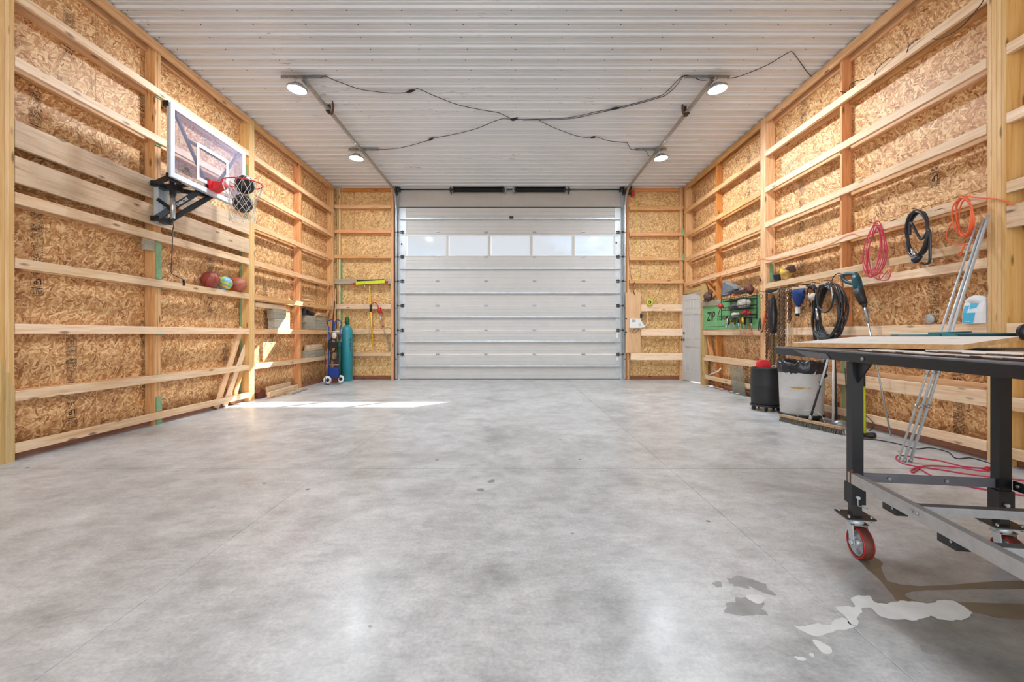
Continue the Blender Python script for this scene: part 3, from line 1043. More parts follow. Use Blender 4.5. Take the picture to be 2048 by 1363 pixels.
def post(parent, side, y0, y1, plies, z1=ZC - 0.02, mat='post', depth=None, face=None, z0=0.0):
    """laminated post: the plies are boards set on edge next to each other"""
    d = (y1 - y0) / plies
    if side == 'L':
        f = WL if face is None else face
        xa, xb = OL + 0.002, f
    else:
        f = WR if face is None else face
        xa, xb = f, OR - 0.002
    out = []
    for i in range(plies):
        yc = y0 + d * (i + 0.5)
        dx = random.uniform(-0.002, 0.002) if plies > 1 else 0
        x = (xa + xb) / 2 + dx
        out.append(lumber('post_ply' if plies > 1 else 'stud', (x, yc, z0), (x, yc, z1), xb - xa - 0.004, d - 0.0012, mat, parent, up=V(1, 0, 0)))
    return out


# left wall
for y0, y1 in ((-3.6, -2.4), (-2.4, -1.18), (-1.18, 0.04), (0.04, 1.26), (1.26, 2.48), (2.48, 3.70), (3.70, 4.93), (4.93, 6.15), (6.15, 7.37), (7.37, 8.59), (8.59, 9.81), (9.81, 11.2)):
    sheet(wall_left, OL, y0, y1, 0.03, 2.44, 'L')
    sheet(wall_left, OL, y0, y1, 2.44, ZC - 0.01, 'L')
ROW = [4.08, 3.50, 2.93, 2.305, 1.735, 1.158, 0.565]
for y0 in (-3.47, 0.19):       # bays beside and behind the camera
    for z in ROW + [0.11]:
        girt(wall_left, 'L', y0 + 0.005, y0 + 3.655, z)
post(wall_left, 'L', 0.19 - 0.115, 0.19, 3)
pl = post(wall_left, 'L', 3.862, 3.976, 3)
# lower, ground-treated length of the near post
for i in range(3):
    yc = 3.862 + 0.038 * (i + 0.5)
    lumber('treated_post_foot', (WL + 0.0035 - 0.085, yc, 0.0), (WL + 0.0035 - 0.085, yc, 0.90 - 0.12 * i), 0.166, 0.0378, 'treated', wall_left, up=V(1, 0, 0))
post(wall_left, 'L', 7.50, 7.65, 4)
post(wall_left, 'L', 10.97, 11.05, 2, mat='pine')
for y0, n_, m_ in ((5.574, 2, 'pine'), (9.34, 2, 'fir')):
    post(wall_left, 'L', y0, y0 + 0.047 * n_ + 0.002, n_, face=WL - T2, mat=m_)
# bay 1 (two heavy planks carry the hoop)
for z, w_, m_ in ((4.08, 0.089, 'spruce'), (3.50, 0.089, 'spruce'), (2.868, 0.235, 'old'), (2.556, 0.235, 'old'), (2.305, 0.10, 'spruce'),
                  (1.735, 0.089, 'spruce'), (1.158, 0.089, 'spruce'), (0.565, 0.089, 'spruce'), (0.11, 0.085, 'spruce')):
    girt(wall_left, 'L', 3.978, 7.498, z, w_, m_, name='girt' if w_ < 0.2 else 'plank')
for z in ROW:
    girt(wall_left, 'L', 3.98, 5.57, z, 0.089, 'pine', back=True)
    girt(wall_left, 'L', 5.68, 7.49, z, 0.089, 'pine', back=True)
# bay 2
for z, m_ in zip(ROW, ('pine', 'pine', 'pine', 'pine', 'pine', 'pine', 'spruce')):
    girt(wall_left, 'L', 7.652, 11.05, z, 0.089, m_)
    girt(wall_left, 'L', 7.66, 9.335, z, 0.089, 'pine', back=True)
    girt(wall_left, 'L', 9.44, 10.96, z, 0.089, 'pine', back=True)
# ledger under the ceiling, sill along the slab
for y0, y1 in ((-3.4, 0.05), (0.2, 3.86), (3.98, 7.495), (7.655, 11.04)):
    lumber('ledger', (WL - T2 / 2 + 0.002, y0, ZC - 0.075), (WL - T2 / 2 + 0.002, y1, ZC - 0.075), 0.11, T2, 'pine', wall_left)
    lumber('top_plate', (OL + 0.021, y0, ZC - 0.075), (OL + 0.021, y1, ZC - 0.075), 0.13, T2, 'pine', wall_left)
    lumber('sill_board', (OL + 0.06, y0, 0.052), (OL + 0.06, y1, 0.052), 0.10, T2, 'sill', wall_left)
# green packing strips on the posts behind the girts
for y_, z0, z1 in ((5.62, 1.79, 2.24), (5.625, 0.155, 0.34), (5.63, 0.52, 0.615), (5.64, 1.095, 1.115), (5.64, 4.60, 4.69), (5.62, 4.02, 4.045), (5.62, 3.43, 3.46), (5.63, 0.0, 0.066), (5.64, 1.68, 1.694)):
    MB().box(WL - T2 + 0.001, WL - T2 + 0.013, y_ - 0.04, y_ + 0.042, z0, z1).build('green_packing', 'pack', wall_left)
MB().box(OL + 0.015, OL + 0.045, 7.488, 7.499, 0.05, 2.6).build('green_packing', 'pack', wall_left)
MB().box(OL + 0.10, OL + 0.14, 7.488, 7.496, 2.93, 3.9).build('green_packing', 'pack', wall_left)
lumber('scab_board', (WL - T2 - 0.019, 5.42, 2.19), (WL - T2 - 0.019, 5.565, 2.19), 0.14, T2, 'grey_wood', wall_left)
MB().box(OL - 0.16, OL - 0.02, YB - 0.2, 11.75, -0.05, ZC + 0.12).build('light_block_shell', 'light_block_shell', wall_left)  # unseen outer slab, added to stop light leaking between the sheets

LS = [o for o in wall_left.children if o.name.startswith('strand')]
near = LS[0]


def panel_at(wall, a, z, axis):
    best, bd = None, 1e9
    for o in wall.children:
        if not o.name.startswith('strand'):
            continue
        p = W[o.name].translation
        d = abs((p.x if axis == 'x' else p.y) - a) + abs(p.z - z)
        if d < bd:
            best, bd = o, d
    return best


def stamp_px(side, kind, u, v, s=1.0, flip=True):
    X = OL + 0.0016 if side == 'L' else OR - 0.0016
    p = onX(u, v, X)
    wl = wall_left if side == 'L' else wall_right
    put_stamp(panel_at(wl, p.y, p.z - 0.5, 'y'), kind, (X, p.y, p.z), (0, 1, 0) if side == 'L' else (0, -1, 0), flip, s)


# right wall
for y0, y1 in ((-3.6, -2.17), (-2.17, -0.95), (-0.95, 0.27), (0.27, 1.49), (1.49, 2.71), (2.71, 3.93), (3.93, 5.135), (5.135, 6.355), (6.355, 7.575), (7.575, 8.795), (8.795, 10.12)):
    sheet(wall_right, OR, y0, y1, 0.03, 2.44, 'R', 'osb2' if y0 < 3.9 else 'osb')
    sheet(wall_right, OR, y0, y1, 2.44, ZC - 0.01, 'R', 'osb2' if y0 < 3.9 else 'osb')
sheet(wall_right, OR, 10.12, 11.2, 2.16, 2.44, 'R')
sheet(wall_right, OR, 10.12, 11.2, 2.44, ZC - 0.01, 'R')
RROW = [4.07, 3.48, 2.905, 2.315]
post(wall_right, 'R', 0.05, 0.2, 3)
post(wall_right, 'R', 3.82, 3.976, 4)
post(wall_right, 'R', 7.48, 7.63, 3, mat='pine')
post(wall_right, 'R', 10.93, 11.05, 2, z0=2.12, mat='pine')
post(wall_right, 'R', 5.786, 5.824, 1, face=WR + T2, mat='fir')
post(wall_right, 'R', 9.37, 9.41, 1, face=WR + T2, mat='fir')
post(wall_right, 'R', 1.9, 1.94, 1, face=WR + T2, mat='fir')
post(wall_right, 'R', 3.36, 3.40, 1, face=WR + T2, mat='post')
for z in RROW + [1.735, 1.158, 0.565, 0.1]:
    girt(wall_right, 'R', -3.4, 0.04, z)
for z, w_, m_ in ((4.07, .089, 'spruce'), (3.50, .089, 'spruce'), (2.92, .089, 'spruce'), (2.34, .095, 'spruce'), (2.09, .19, 'old'), (1.158, .089, 'spruce'), (0.53, .11, 'spruce'), (0.12, .09, 'spruce')):
    girt(wall_right, 'R', 0.205, 3.816, z, w_, m_)
for z, w_, m_ in ((4.07, .092, 'spruce'), (3.48, .089, 'spruce'), (2.905, .089, 'spruce'), (2.315, .089, 'spruce'), (1.90, .085, 'spruce'), (1.15, .11, 'spruce'), (0.545, .14, 'spruce'), (0.13, .09, 'spruce')):
    girt(wall_right, 'R', 3.98, 7.476, z, w_, m_)
girt(wall_right, 'R', 3.98, 5.70, 1.735, 0.089, 'spruce')
for z in RROW + [1.735, 0.62]:
    girt(wall_right, 'R', 3.98, 5.78, z, 0.089, 'pine', back=True)
    girt(wall_right, 'R', 5.83, 7.47, z, 0.089, 'pine', back=True)
    girt(wall_right, 'R', 0.21, 1.89, z, 0.089, 'pine', back=True)
    girt(wall_right, 'R', 1.95, 3.35, z, 0.089, 'pine', back=True)
for z in RROW:
    girt(wall_right, 'R', 7.634, 11.05, z, 0.089, 'pine')
    girt(wall_right, 'R', 7.64, 9.365, z, 0.089, 'pine', back=True)
    girt(wall_right, 'R', 9.415, 10.92, z, 0.089, 'pine', back=True)
for z, w_ in ((1.15, .12), (0.60, .12)):
    girt(wall_right, 'R', 7.634, 9.98, z, w_, 'spruce')
girt(wall_right, 'R', 7.634, 9.86, 0.19, 0.085, 'spruce')
for y0, y1 in ((-3.4, 0.04), (0.21, 3.81), (3.985, 7.475), (7.635, 11.04)):
    lumber('ledger', (WR + T2 / 2 - 0.002, y0, ZC - 0.075), (WR + T2 / 2 - 0.002, y1, ZC - 0.075), 0.11, T2, 'pine', wall_right)
    lumber('top_plate', (OR - 0.021, y0, ZC - 0.075), (OR - 0.021, y1, ZC - 0.075), 0.13, T2, 'pine', wall_right)
    if y0 < 7.6:
        lumber('sill_board', (OR - 0.06, y0, 0.052), (OR - 0.06, y1, 0.052), 0.10, T2, 'sill', wall_right)
lumber('sill_board', (OR - 0.06, 7.64, 0.035), (OR - 0.06, 9.95, 0.035), 0.07, T2, 'sill', wall_right)
for side, kind, u, v in (('L', 'long', 74, 395), ('L', 'tail', 70, 168), ('L', 'long', 143, 668), ('L', 'tail', 138, 20), ('L', 'long', 288, 300), ('L', 'long', 289, 640), ('L', 'tail', 284, 150),
                         ('L', 'long', 420, 500), ('L', 'tail', 414, 250), ('L', 'long', 450, 680), ('L', 'long', 530, 560), ('L', 'long', 585, 480), ('L', 'tail', 583, 585), ('L', 'long', 632, 400),
                         ('L', 'tail', 633, 560), ('L', 'tail', 543, 640),
                         ('R', 'short', 1869, 322), ('R', 'long', 1868, 505), ('R', 'short', 1915, 742), ('R', 'long', 1918, 800), ('R', 'tail', 1608, 190), ('R', 'long', 1602, 340), ('R', 'long', 1605, 510), ('R', 'long', 1497, 300),
                         ('R', 'long', 1495, 440), ('R', 'long', 1390, 380), ('R', 'long', 1493, 668)):
    stamp_px(side, kind, u, v)

# framing beside the side door
lumber('door_post', (WR + 0.05, 9.985, 0.0), (WR + 0.05, 9.985, 2.22), 0.10, 0.14, 'treated', wall_right, up=V(1, 0, 0))
lumber('brace', (WR + 0.10, 9.90, 2.25), (WR + 0.10, 9.46, 1.80), 0.09, T2, 'fir', wall_right, up=V(1, 0, 0))
lumber('brace', (WR + 0.09, 9.86, 1.08), (WR + 0.09, 9.72, 0.62), 0.09, T2, 'fir', wall_right, up=V(1, 0, 0))
lumber('door_header', (WR + 0.06, 10.06, 2.13), (WR + 0.06, 11.04, 2.13), 0.09, 0.12, 'treated', wall_right)
lumber('door_jamb', (WR + 0.09, 10.115, 0.0), (WR + 0.09, 10.115, 2.085), 0.14, 0.03, 'treated', wall_right, up=V(1, 0, 0))
lumber('door_jamb', (WR + 0.09, 11.03, 0.0), (WR + 0.09, 11.03, 2.085), 0.14, 0.03, 'sill', wall_right, up=V(1, 0, 0))
for y_, z0, z1 in ((7.475, 0.06, 1.85), ):
    MB().box(OR - 0.055, OR - 0.005, y_ - 0.012, y_ - 0.001, z0, z1).build('green_packing', 'pack', wall_right)
MB().box(OR - 0.10, OR - 0.05, 7.462, 7.474, 1.95, 2.27).build('green_packing', 'pack', wall_right)
MB().box(WR + T2 + 0.0, WR + T2 + 0.03, 5.772, 5.784, 0.0, 1.0).build('green_packing', 'pack', wall_right)
MB().box(OR - 0.03, OR - 0.003, 3.44, 3.52, 1.2, 1.98).build('blue_membrane_strip', 'deepblue', wall_right)
# unseen shell added to block light, cut out for the side door
MB().box(OR + 0.02, OR + 0.16, YB - 0.2, 10.14, -0.05, ZC + 0.12).build('light_block_shell', 'light_block_shell', wall_right)
MB().box(OR + 0.02, OR + 0.16, 10.14, 11.75, 2.10, ZC + 0.12).build('light_block_shell', 'light_block_shell', wall_right)
MB().box(OR + 0.02, OR + 0.16, 11.03, 11.75, -0.05, 2.10).build('light_block_shell', 'light_block_shell', wall_right)
# capped pipe stub
b = MB()
b.lathe([(0.052, 0), (0.052, 0.02), (0.044, 0.024), (0.0, 0.026)], (OR - 0.001, *onX(1862, 638, OR)[1:]), axis=V(-1, 0, 0), n=20)
b.build('pipe_cap', 'galv_light', wall_right)

# far wall
XD0, XD1 = (800 - U0) * YD / F, (1243 - U0) * YD / F       # overhead door opening
JL, JR = -2.93, 2.74
for x0, x1 in ((-4.53, -3.93), (-3.93, JL - 0.02)):
    sheet(wall_far, YO, x0, x1, 0.03, 2.44, 'F', 'osb2')
    sheet(wall_far, YO, x0, x1, 2.44, ZC - 0.01, 'F', 'osb2')
for x0, x1 in ((JR + 0.02, 3.11), (3.11, 4.30)):
    sheet(wall_far, YO, x0, x1, 0.03, 2.44, 'F', 'osb2')
    sheet(wall_far, YO, x0, x1, 2.44, ZC - 0.01, 'F', 'osb2')


def fgirt(x0, x1, z, w=0.085, mat='pine', y=None, back=False):
    yy = (YF + T2 / 2 if not back else YO - T2 / 2 - 0.001) if y is None else y
    lumber('girt', (x0, yy, z), (x1, yy, z), w, T2, mat, wall_far)


for z, w_, m_ in ((4.21, .085, 'pine'), (3.61, .08, 'fir'), (3.0, .085, 'pine'), (2.39, .12, 'grey_wood'), (1.78, .12, 'old'), (1.18, .12, 'old'), (0.62, .09, 'old')):
    fgirt(-4.355, JL - 0.065, z, w_, m_)
    fgirt(-4.27, JL - 0.08, z - 0.01, 0.085, 'pine', back=True)
for z, w_, m_ in ((4.17, .088, 'pine'), (3.54, .085, 'fir'), (2.95, .085, 'pine'), (2.39, .09, 'pine')):
    fgirt(JR + 0.065, 4.125, z, w_, m_)
    fgirt(JR + 0.065, 4.0, z, 0.085, 'pine', back=True)
for z, w_ in ((1.75, .165), (1.16, .17), (0.57, .17)):
    fgirt(JR + 0.085 if z < 1 else 3.08, 4.10, z, w_, 'spruce', y=YF - 0.02)
for x, m_ in ((-4.30, 'treated'), (-4.255, 'post'), (JL - 0.045, 'pine'), (-3.06 + 0.085, 'pine')):
    lumber('stud', (x, (YF + YO) / 2 + 0.018, 0), (x, (YF + YO) / 2 + 0.018, ZC - 0.02), YO - YF - 0.05, T2, m_, wall_far, up=V(0, 1, 0))
for x, m_ in ((JR + 0.045, 'pine'), (4.06, 'pine'), (4.10, 'pine')):
    lumber('stud', (x, (YF + YO) / 2 + 0.018, 0), (x, (YF + YO) / 2 + 0.018, ZC - 0.02), YO - YF - 0.05, T2, m_, wall_far, up=V(0, 1, 0))
for x, z0, z1 in ((-4.228, 2.45, 2.95), (-4.228, 1.85, 2.3), (-4.228, 1.24, 1.7), (JL - 0.072, 0.1, 2.9)):
    MB().box(x - 0.008, x + 0.008, YF + 0.045, YO - 0.01, z0, z1).build('green_packing', 'pack', wall_far)
MB().box(JR + 0.066, JR + 0.078, YF + 0.045, YO - 0.01, 0.02, 0.5).build('green_packing', 'pack', wall_far)
for z in (3.6, 2.99):
    MB().box(4.075, 4.13, YF - 0.004, YF + 0.004, z - 0.07, z + 0.06).build('green_packing', 'pack', wall_far)
for x0, x1 in ((-4.2, JL - 0.07), (JR + 0.09, 4.03)):
    lumber('sill_board', (x0, YO - 0.03, 0.05), (x1, YO - 0.03, 0.05), 0.09, T2, 'sill', wall_far)
    lumber('top_plate', (x0, YO - 0.03, ZC - 0.065), (x1, YO - 0.03, ZC - 0.065), 0.09, T2, 'fir', wall_far)
# plywood backer for the opener controls
pb = lumber('plywood_backer', ((1266 - U0) * YF / F, YF - 0.010, 0.66), ((1266 - U0) * YF / F, YF - 0.010, 2.12), 0.375, 0.016, 'plywood', wall_far, up=V(1, 0, 0))
# header skins over the opening
hx = [JL, -0.36 + 0.0, 0.53, JR]
zt = 1.11 + (V0 - 414.5) * 11.3 / F - 0.03
for a0, a1 in ((JL, -0.31), (-0.31, 0.25), (0.25, JR)):
    MB().box(a0 + 0.002, a1 - 0.002, 11.275, 11.30, zt, ZC).build('header_panel', 'header', wall_far)
for a0, a1, z0, z1 in ((-4.9, XD0 - 0.03, -0.05, ZC + 0.12), (XD1 + 0.03, 4.7, -0.05, ZC + 0.12), (XD0 - 0.03, XD1 + 0.03, zt, ZC + 0.12)):
    MB().box(a0, a1, 11.36, 11.5, z0, z1).build('light_block_shell', 'light_block_shell', wall_far)  # same added shell, keeping light out around the overhead door
lumber('door_jamb', (JL - 0.012, 11.16, 0), (JL - 0.012, 11.16, ZC - 0.02), 0.20, 0.022, 'fir', wall_far, up=V(0, 1, 0))
lumber('door_jamb', (JR + 0.012, 11.16, 0), (JR + 0.012, 11.16, ZC - 0.02), 0.20, 0.022, 'fir', wall_far, up=V(0, 1, 0))

# wall behind the camera, with its own big opening
MB().box(-4.7, -3.6, YB - 0.15, YB, 0, ZC + 0.1).build('strand_board_sheet', 'osb', wall_near)
MB().box(3.6, 4.5, YB - 0.15, YB, 0, ZC + 0.1).build('strand_board_sheet', 'osb', wall_near)
MB().box(-3.6, 3.6, YB - 0.15, YB, 4.3, ZC + 0.1).build('header_panel', 'osb', wall_near)

# ground outside
b = MB().box(-60, 60, 11.76, 90, -0.35, -0.15)
b.box(-60, 60, -60, YB - 0.31, -0.35, -0.15)
b.box(4.72, 60, YB - 0.31, 11.76, -0.35, -0.15)
b.box(-60, -4.92, YB - 0.31, 11.76, -0.35, -0.15)
tag(b.build('ground', 'ground'), kind='structure')

# ------------------------------------------------------------------ door_1: sectional overhead door
d1 = empty('door_1', (0, YD, 0), 'white sectional overhead door with five windows', 'garage door', kind='structure')


def zd(v):
    return CH + (V0 - v) * YD / F


def xd(u):
    return (u - U0) * YD / F


seams = [757.5, 708, 659.5, 611, 562, 513, 467, 415]
XL, XRt = xd(799), xd(1241)
PX = [(813.5, 891.5), (898, 975), (982, 1059), (1066, 1143), (1150, 1228)]
secs = []
for k in range(7):
    z0, z1 = zd(seams[k]) + 0.003, zd(seams[k + 1]) - 0.003
    if k == 0:
        z0 = 0.012
    b = MB()
    if k == 5:       # glazed section: rails and stiles around five openings
        za, zb = zd(510.5), zd(472)
        b.box(XL, XRt, YD, YD + 0.04, z0, za).box(XL, XRt, YD, YD + 0.04, zb, z1)
        edges = [XL] + [xd(x) for p in PX for x in p] + [XRt]
        for i in range(0, len(edges), 2):
            b.box(edges[i], edges[i + 1], YD, YD + 0.04, za, zb)
    else:
        # pressed steel with shallow horizontal flutes
        n = 7
        prof = []
        for i in range(n):
            za = z0 + (z1 - z0) * i / n
            zb = z0 + (z1 - z0) * (i + 1) / n
            prof += [(YD, za + 0.004), (YD, zb - 0.006), (YD + 0.004, zb - 0.001)]
        prof = [(YD + 0.04, z0)] + [(YD, z0)] + prof[0:-1] + [(YD, z1), (YD + 0.04, z1)]
        m_ = len(prof)
        vs_ = [(x, y, z) for x in (XL, XRt) for y, z in prof]
        b.add(vs_, [(i, (i + 1) % m_, m_ + (i + 1) % m_, m_ + i) for i in range(m_)] + [tuple(reversed(range(m_))), tuple(range(m_, 2 * m_))])
    s = b.build('door_section', 'door', d1)
    secs.append(s)
    if k == 5:
        for a, c in PX:
            MB().box(xd(a) - 0.004, xd(c) + 0.004, YD + 0.016, YD + 0.02, za - 0.004, zb + 0.004).build('window_pane', 'pane', s)
            fb = MB()
            x0, x1 = xd(a), xd(c)
            t = 0.014
            for q in ((x0 - t, x1 + t, za - t, za), (x0 - t, x1 + t, zb, zb + t), (x0 - t, x0, za, zb), (x1, x1 + t, za, zb)):
                fb.box(q[0], q[1], YD - 0.008, YD - 0.0005, q[2], q[3])
            fb.build('window_frame', 'white', s)
    # galvanised end stiles and the section's stiffening strut
    for x0, x1 in ((XL - 0.005, xd(812)), (xd(1230), XRt + 0.005)):
        MB().box(x0, x1, YD - 0.006, YD - 0.0005, z0, z1).build('end_stile', 'galv_light', s)
    vst = {0: 731, 1: 682, 2: 633.5, 3: 585.5, 4: 537, 5: 470.5, 6: 438.5}[k]
    zs = zd(vst)
    sb = MB()
    sb.box(XL + 0.02, XRt - 0.02, YD - 0.052, YD - 0.007, zs + 0.022, zs + 0.026)
    sb.box(XL + 0.02, XRt - 0.02, YD - 0.056, YD - 0.050, zs - 0.018, zs + 0.026)
    sb.box(XL + 0.02, XRt - 0.02, YD - 0.052, YD - 0.007, zs - 0.018, zs - 0.014)
    if k != 5:
        sb.build('strut', 'galv_light', s)
    else:
        MB().box(XL + 0.02, XRt - 0.02, YD - 0.02, YD - 0.007, zs - 0.008, zs + 0.008).build('strut', 'white', s)
for v in (464.5, 513.5, 562, 611, 660, 708):
    z = zd(v)
    for u in (875, 972, 1069, 1167):
        b = MB()
        b.box(xd(u) - 0.045, xd(u) + 0.045, YD - 0.010, YD - 0.001, z - 0.028, z + 0.028)
        b.cyl((xd(u) - 0.04, YD - 0.014, z), (xd(u) + 0.04, YD - 0.014, z), 0.009, n=8)
        b.build('hinge', 'galv', d1)
    for u, sgn in ((805, -1), (1236, 1)):
        b = MB()
        x = xd(u)
        b.box(x - 0.045, x + 0.045, YD - 0.024, YD - 0.007, z - 0.035, z - 0.014)
        b.box(x - 0.045, x + 0.045, YD - 0.024, YD - 0.007, z + 0.014, z + 0.035)
        b.box(x - 0.012, x + 0.012, YD - 0.04, YD - 0.007, z - 0.045, z + 0.045)
        b.cyl((x - 0.05 * sgn, YD - 0.045, z), (x + 0.12 * sgn, YD - 0.045, z), 0.007, n=8)
        b.cyl((x + 0.09 * sgn, YD - 0.045, z), (x + 0.12 * sgn, YD - 0.045, z), 0.024, n=12)
        b.build('roller_hinge', 'dark_metal', d1)
MB().box(XL, XRt, YD - 0.005, YD + 0.045, 0.0, 0.012).build('bottom_seal', 'rubber', d1)
MB().box(XL - 0.02, XRt + 0.02, YD + 0.0, YD + 0.03, zd(415) - 0.002, zd(415) + 0.018).build('top_seal', 'rubber', d1)
MB().box(xd(1019), xd(1027), YD - 0.065, YD - 0.057, zd(438.5), zd(433.5)).build('lock_plate', 'dark_metal', d1)
# small stickers on the end stiles
MB().box(xd(802), xd(805), YD - 0.0085, YD - 0.007, zd(490), zd(486)).build('sticker', 'deepblue', d1)
MB().box(xd(1231), xd(1234), YD - 0.0085, YD - 0.007, zd(487), zd(483)).build('sticker', 'ink_dark', d1)
for v0, v1 in ((634, 640), (665, 675), (714, 720)):
    MB().box(xd(1232), xd(1236), YD - 0.0085, YD - 0.007, zd(v1), zd(v0)).build('sticker', 'white', d1)
# tracks: straight up the jamb, round the bend, back under the ceiling
ZT = 4.60
for sx, x in ((-1, -2.885), (1, 2.72)):
    R_ = 0.42
    path = [(x, YD - 0.10, 0.02), (x, YD - 0.10, ZT - R_)]
    for i in range(1, 9):
        t = i / 8 * PI / 2
        path.append((x, YD - 0.10 - R_ * (1 - math.cos(t)), ZT - R_ + R_ * math.sin(t)))
    path.append((x, 6.22, ZT))
    pts = [Vector(p) for p in path]
    b = MB()
    # C-section: three strips swept along the path
    sec = [(-0.024, -0.02), (0.024, -0.02), (0.024, 0.02), (0.018, 0.02), (0.018, -0.014), (-0.018, -0.014), (-0.018, 0.02), (-0.024, 0.02)]
    vs_, fs = [], []
    for i, p in enumerate(pts):
        d = (pts[min(i + 1, len(pts) - 1)] - pts[max(i - 1, 0)]).normalized()
        a = V(1, 0, 0).cross(d).normalized()
        for q, r in sec:
            vs_.append(p + a * (-q) + V(-sx, 0, 0) * (-r))
    m_ = len(sec)
    for i in range(len(pts) - 1):
        for k in range(m_):
            j = (k + 1) % m_
            fs.append((i * m_ + k, i * m_ + j, (i + 1) * m_ + j, (i + 1) * m_ + k))
    b.add(vs_, fs)
    b.build('track', 'galv', d1)
    # angle that carries the vertical track
    MB().box(x - sx * 0.012 + sx * 0.03, x - sx * 0.012 + sx * 0.036, YD - 0.13, YD - 0.01, 0.0, ZT - 0.4).build('track_angle', 'dark_metal', d1)
    MB().box(x + sx * 0.02, x - sx * 0.035, YD - 0.012, YD - 0.004, 0.0, 4.55).build('track_angle', 'galv_light', d1)
    for z in (0.5, 1.1, 1.75, 2.4, 3.0, 3.6):
        b = MB()
        b.box(x - 0.02, x + 0.02, YD - 0.125, YD - 0.118, z - 0.012, z + 0.012)
        b.cyl((x, YD - 0.13, z), (x, YD - 0.118, z), 0.008, n=6)
        b.build('track_bolt', 'dark_metal', d1)
    # bumper leaf spring hung on the track, two thirds of the way back
    yb_ = F * abs(x) / abs((657.5 if sx < 0 else 1373.5) - U0)
    z1 = CH + (V0 - 200) * yb_ / F
    z0 = CH + (V0 - 228) * yb_ / F
    lp = [V(x, yb_ + 0.05, z1 - 0.03), V(x, yb_ + 0.045, z0 + 0.05), V(x - sx * 0.02, yb_ + 0.02, z0 + 0.01), V(x - sx * 0.05, yb_ - 0.01, z0 + 0.01), V(x - sx * 0.075, yb_ - 0.03, z0 + 0.05), V(x - sx * 0.085, yb_ - 0.04, z1)]
    lp = smooth(lp, 4)
    b = MB()
    vs_, fs = [], []
    for i, p in enumerate(lp):
        d = (lp[min(i + 1, len(lp) - 1)] - lp[max(i - 1, 0)]).normalized()
        n_ = V(0, 1, 0).cross(d)
        n_ = n_.normalized() if n_.length > 1e-5 else V(1, 0, 0)
        for q, r in ((-0.03, -0.006), (0.03, -0.006), (0.03, 0.006), (-0.03, 0.006)):
            vs_.append(p + V(0, q, 0) + n_ * r)
    for i in range(len(lp) - 1):
        for k in range(4):
            j = (k + 1) % 4
            fs.append((i * 4 + k, i * 4 + j, i * 4 + 4 + j, i * 4 + 4 + k))
    fs += [(0, 1, 2, 3), tuple(len(vs_) - 4 + q for q in (3, 2, 1, 0))]
    b.add(vs_, fs)
    b.build('bumper_spring', 'rust', d1)
    b = MB()
    b.box(x - 0.03, x + 0.03, yb_ - 0.05, yb_ + 0.07, ZT - 0.035, ZT - 0.024)
    b.box(x - 0.03, x + 0.0, yb_ + 0.02, yb_ + 0.075, z0 + 0.06, z1 - 0.02)
    b.build('spring_bracket', 'black', d1)
# torsion shaft, springs, cable drums
ysh, zsh = 11.12, CH + (V0 - 379) * 11.12 / F
MB().cyl((XL - 0.0, ysh, zsh), (XRt + 0.0, ysh, zsh), 0.013, n=10).build('torsion_shaft', 'dark_metal', d1)
for u0, u1 in ((907, 1007), (1031, 1130)):
    b = MB()
    xa, xb = (u0 - U0) * ysh / F, (u1 - U0) * ysh / F
    n = int((xb - xa) / 0.009)
    pts = []
    for i in range(n * 8 + 1):
        t = 2 * PI * i / 8
        pts.append(V(xa + 0.03 + (xb - xa - 0.06) * i / (n * 8), ysh + 0.062 * math.cos(t), zsh + 0.062 * math.sin(t)))
    b.tube(pts, 0.0052, 4)
    b.cyl((xa + 0.01, ysh, zsh), (xb - 0.01, ysh, zsh), 0.053, n=16)
    sp = b.build('torsion_spring', 'black_gloss', d1)
    for x in (xa, xb - 0.02):
        MB().lathe([(0.03, 0), (0.075, 0.004), (0.075, 0.02), (0.05, 0.026), (0.05, 0.045)], (x - 0.01, ysh, zsh), axis=V(1, 0, 0), n=18).build('spring_cone', 'dark_metal', sp)
for u in (901, 1138, 1011, 1027):
    x = (u - U0) * ysh / F
    b = MB()
    b.box(x - 0.008, x + 0.008, ysh - 0.035, 11.27, zsh - 0.07, zsh + 0.06)
    b.cyl((x - 0.025, ysh, zsh), (x + 0.025, ysh, zsh), 0.032, n=12)
    b.build('bearing_plate', 'dark_metal' if u in (901, 1138) else 'galv', d1)
for x, s_ in ((XL - 0.02, 1), (XRt + 0.02, -1)):
    b = MB()
    b.lathe([(0.07, 0), (0.07, 0.008), (0.05, 0.014), (0.05, 0.055), (0.07, 0.06), (0.07, 0.068)], (x, ysh, zsh), axis=V(s_, 0, 0), n=20)
    b.build('cable_drum', 'dark_metal', d1)
    b = MB()
    b.box(x - 0.03 * s_, x - 0.02 * s_, ysh - 0.06, 11.24, zsh - 0.12, zsh + 0.09)
    b.build('end_bracket', 'dark_metal', d1)
    MB().cyl((x + 0.03 * s_, ysh + 0.05, zsh), (x + 0.012 * s_, YD - 0.03, 0.15), 0.003, n=5).build('lift_cable', 'galv', d1)
# chain hoist with its red release on the door's far corner
b = MB()
b.box(2.80, 2.86, 11.02, 11.08, zsh - 0.10, zsh + 0.12)
b.cyl((2.76, 11.05, zsh - 0.13), (2.90, 11.05, zsh - 0.13), 0.02, n=10)
ho = b.build('hoist_bracket', 'dark_metal', d1)
MB().box(2.84, 2.91, 11.0, 11.06, zsh - 0.20, zsh - 0.05).build('release_grip', 'red', ho)

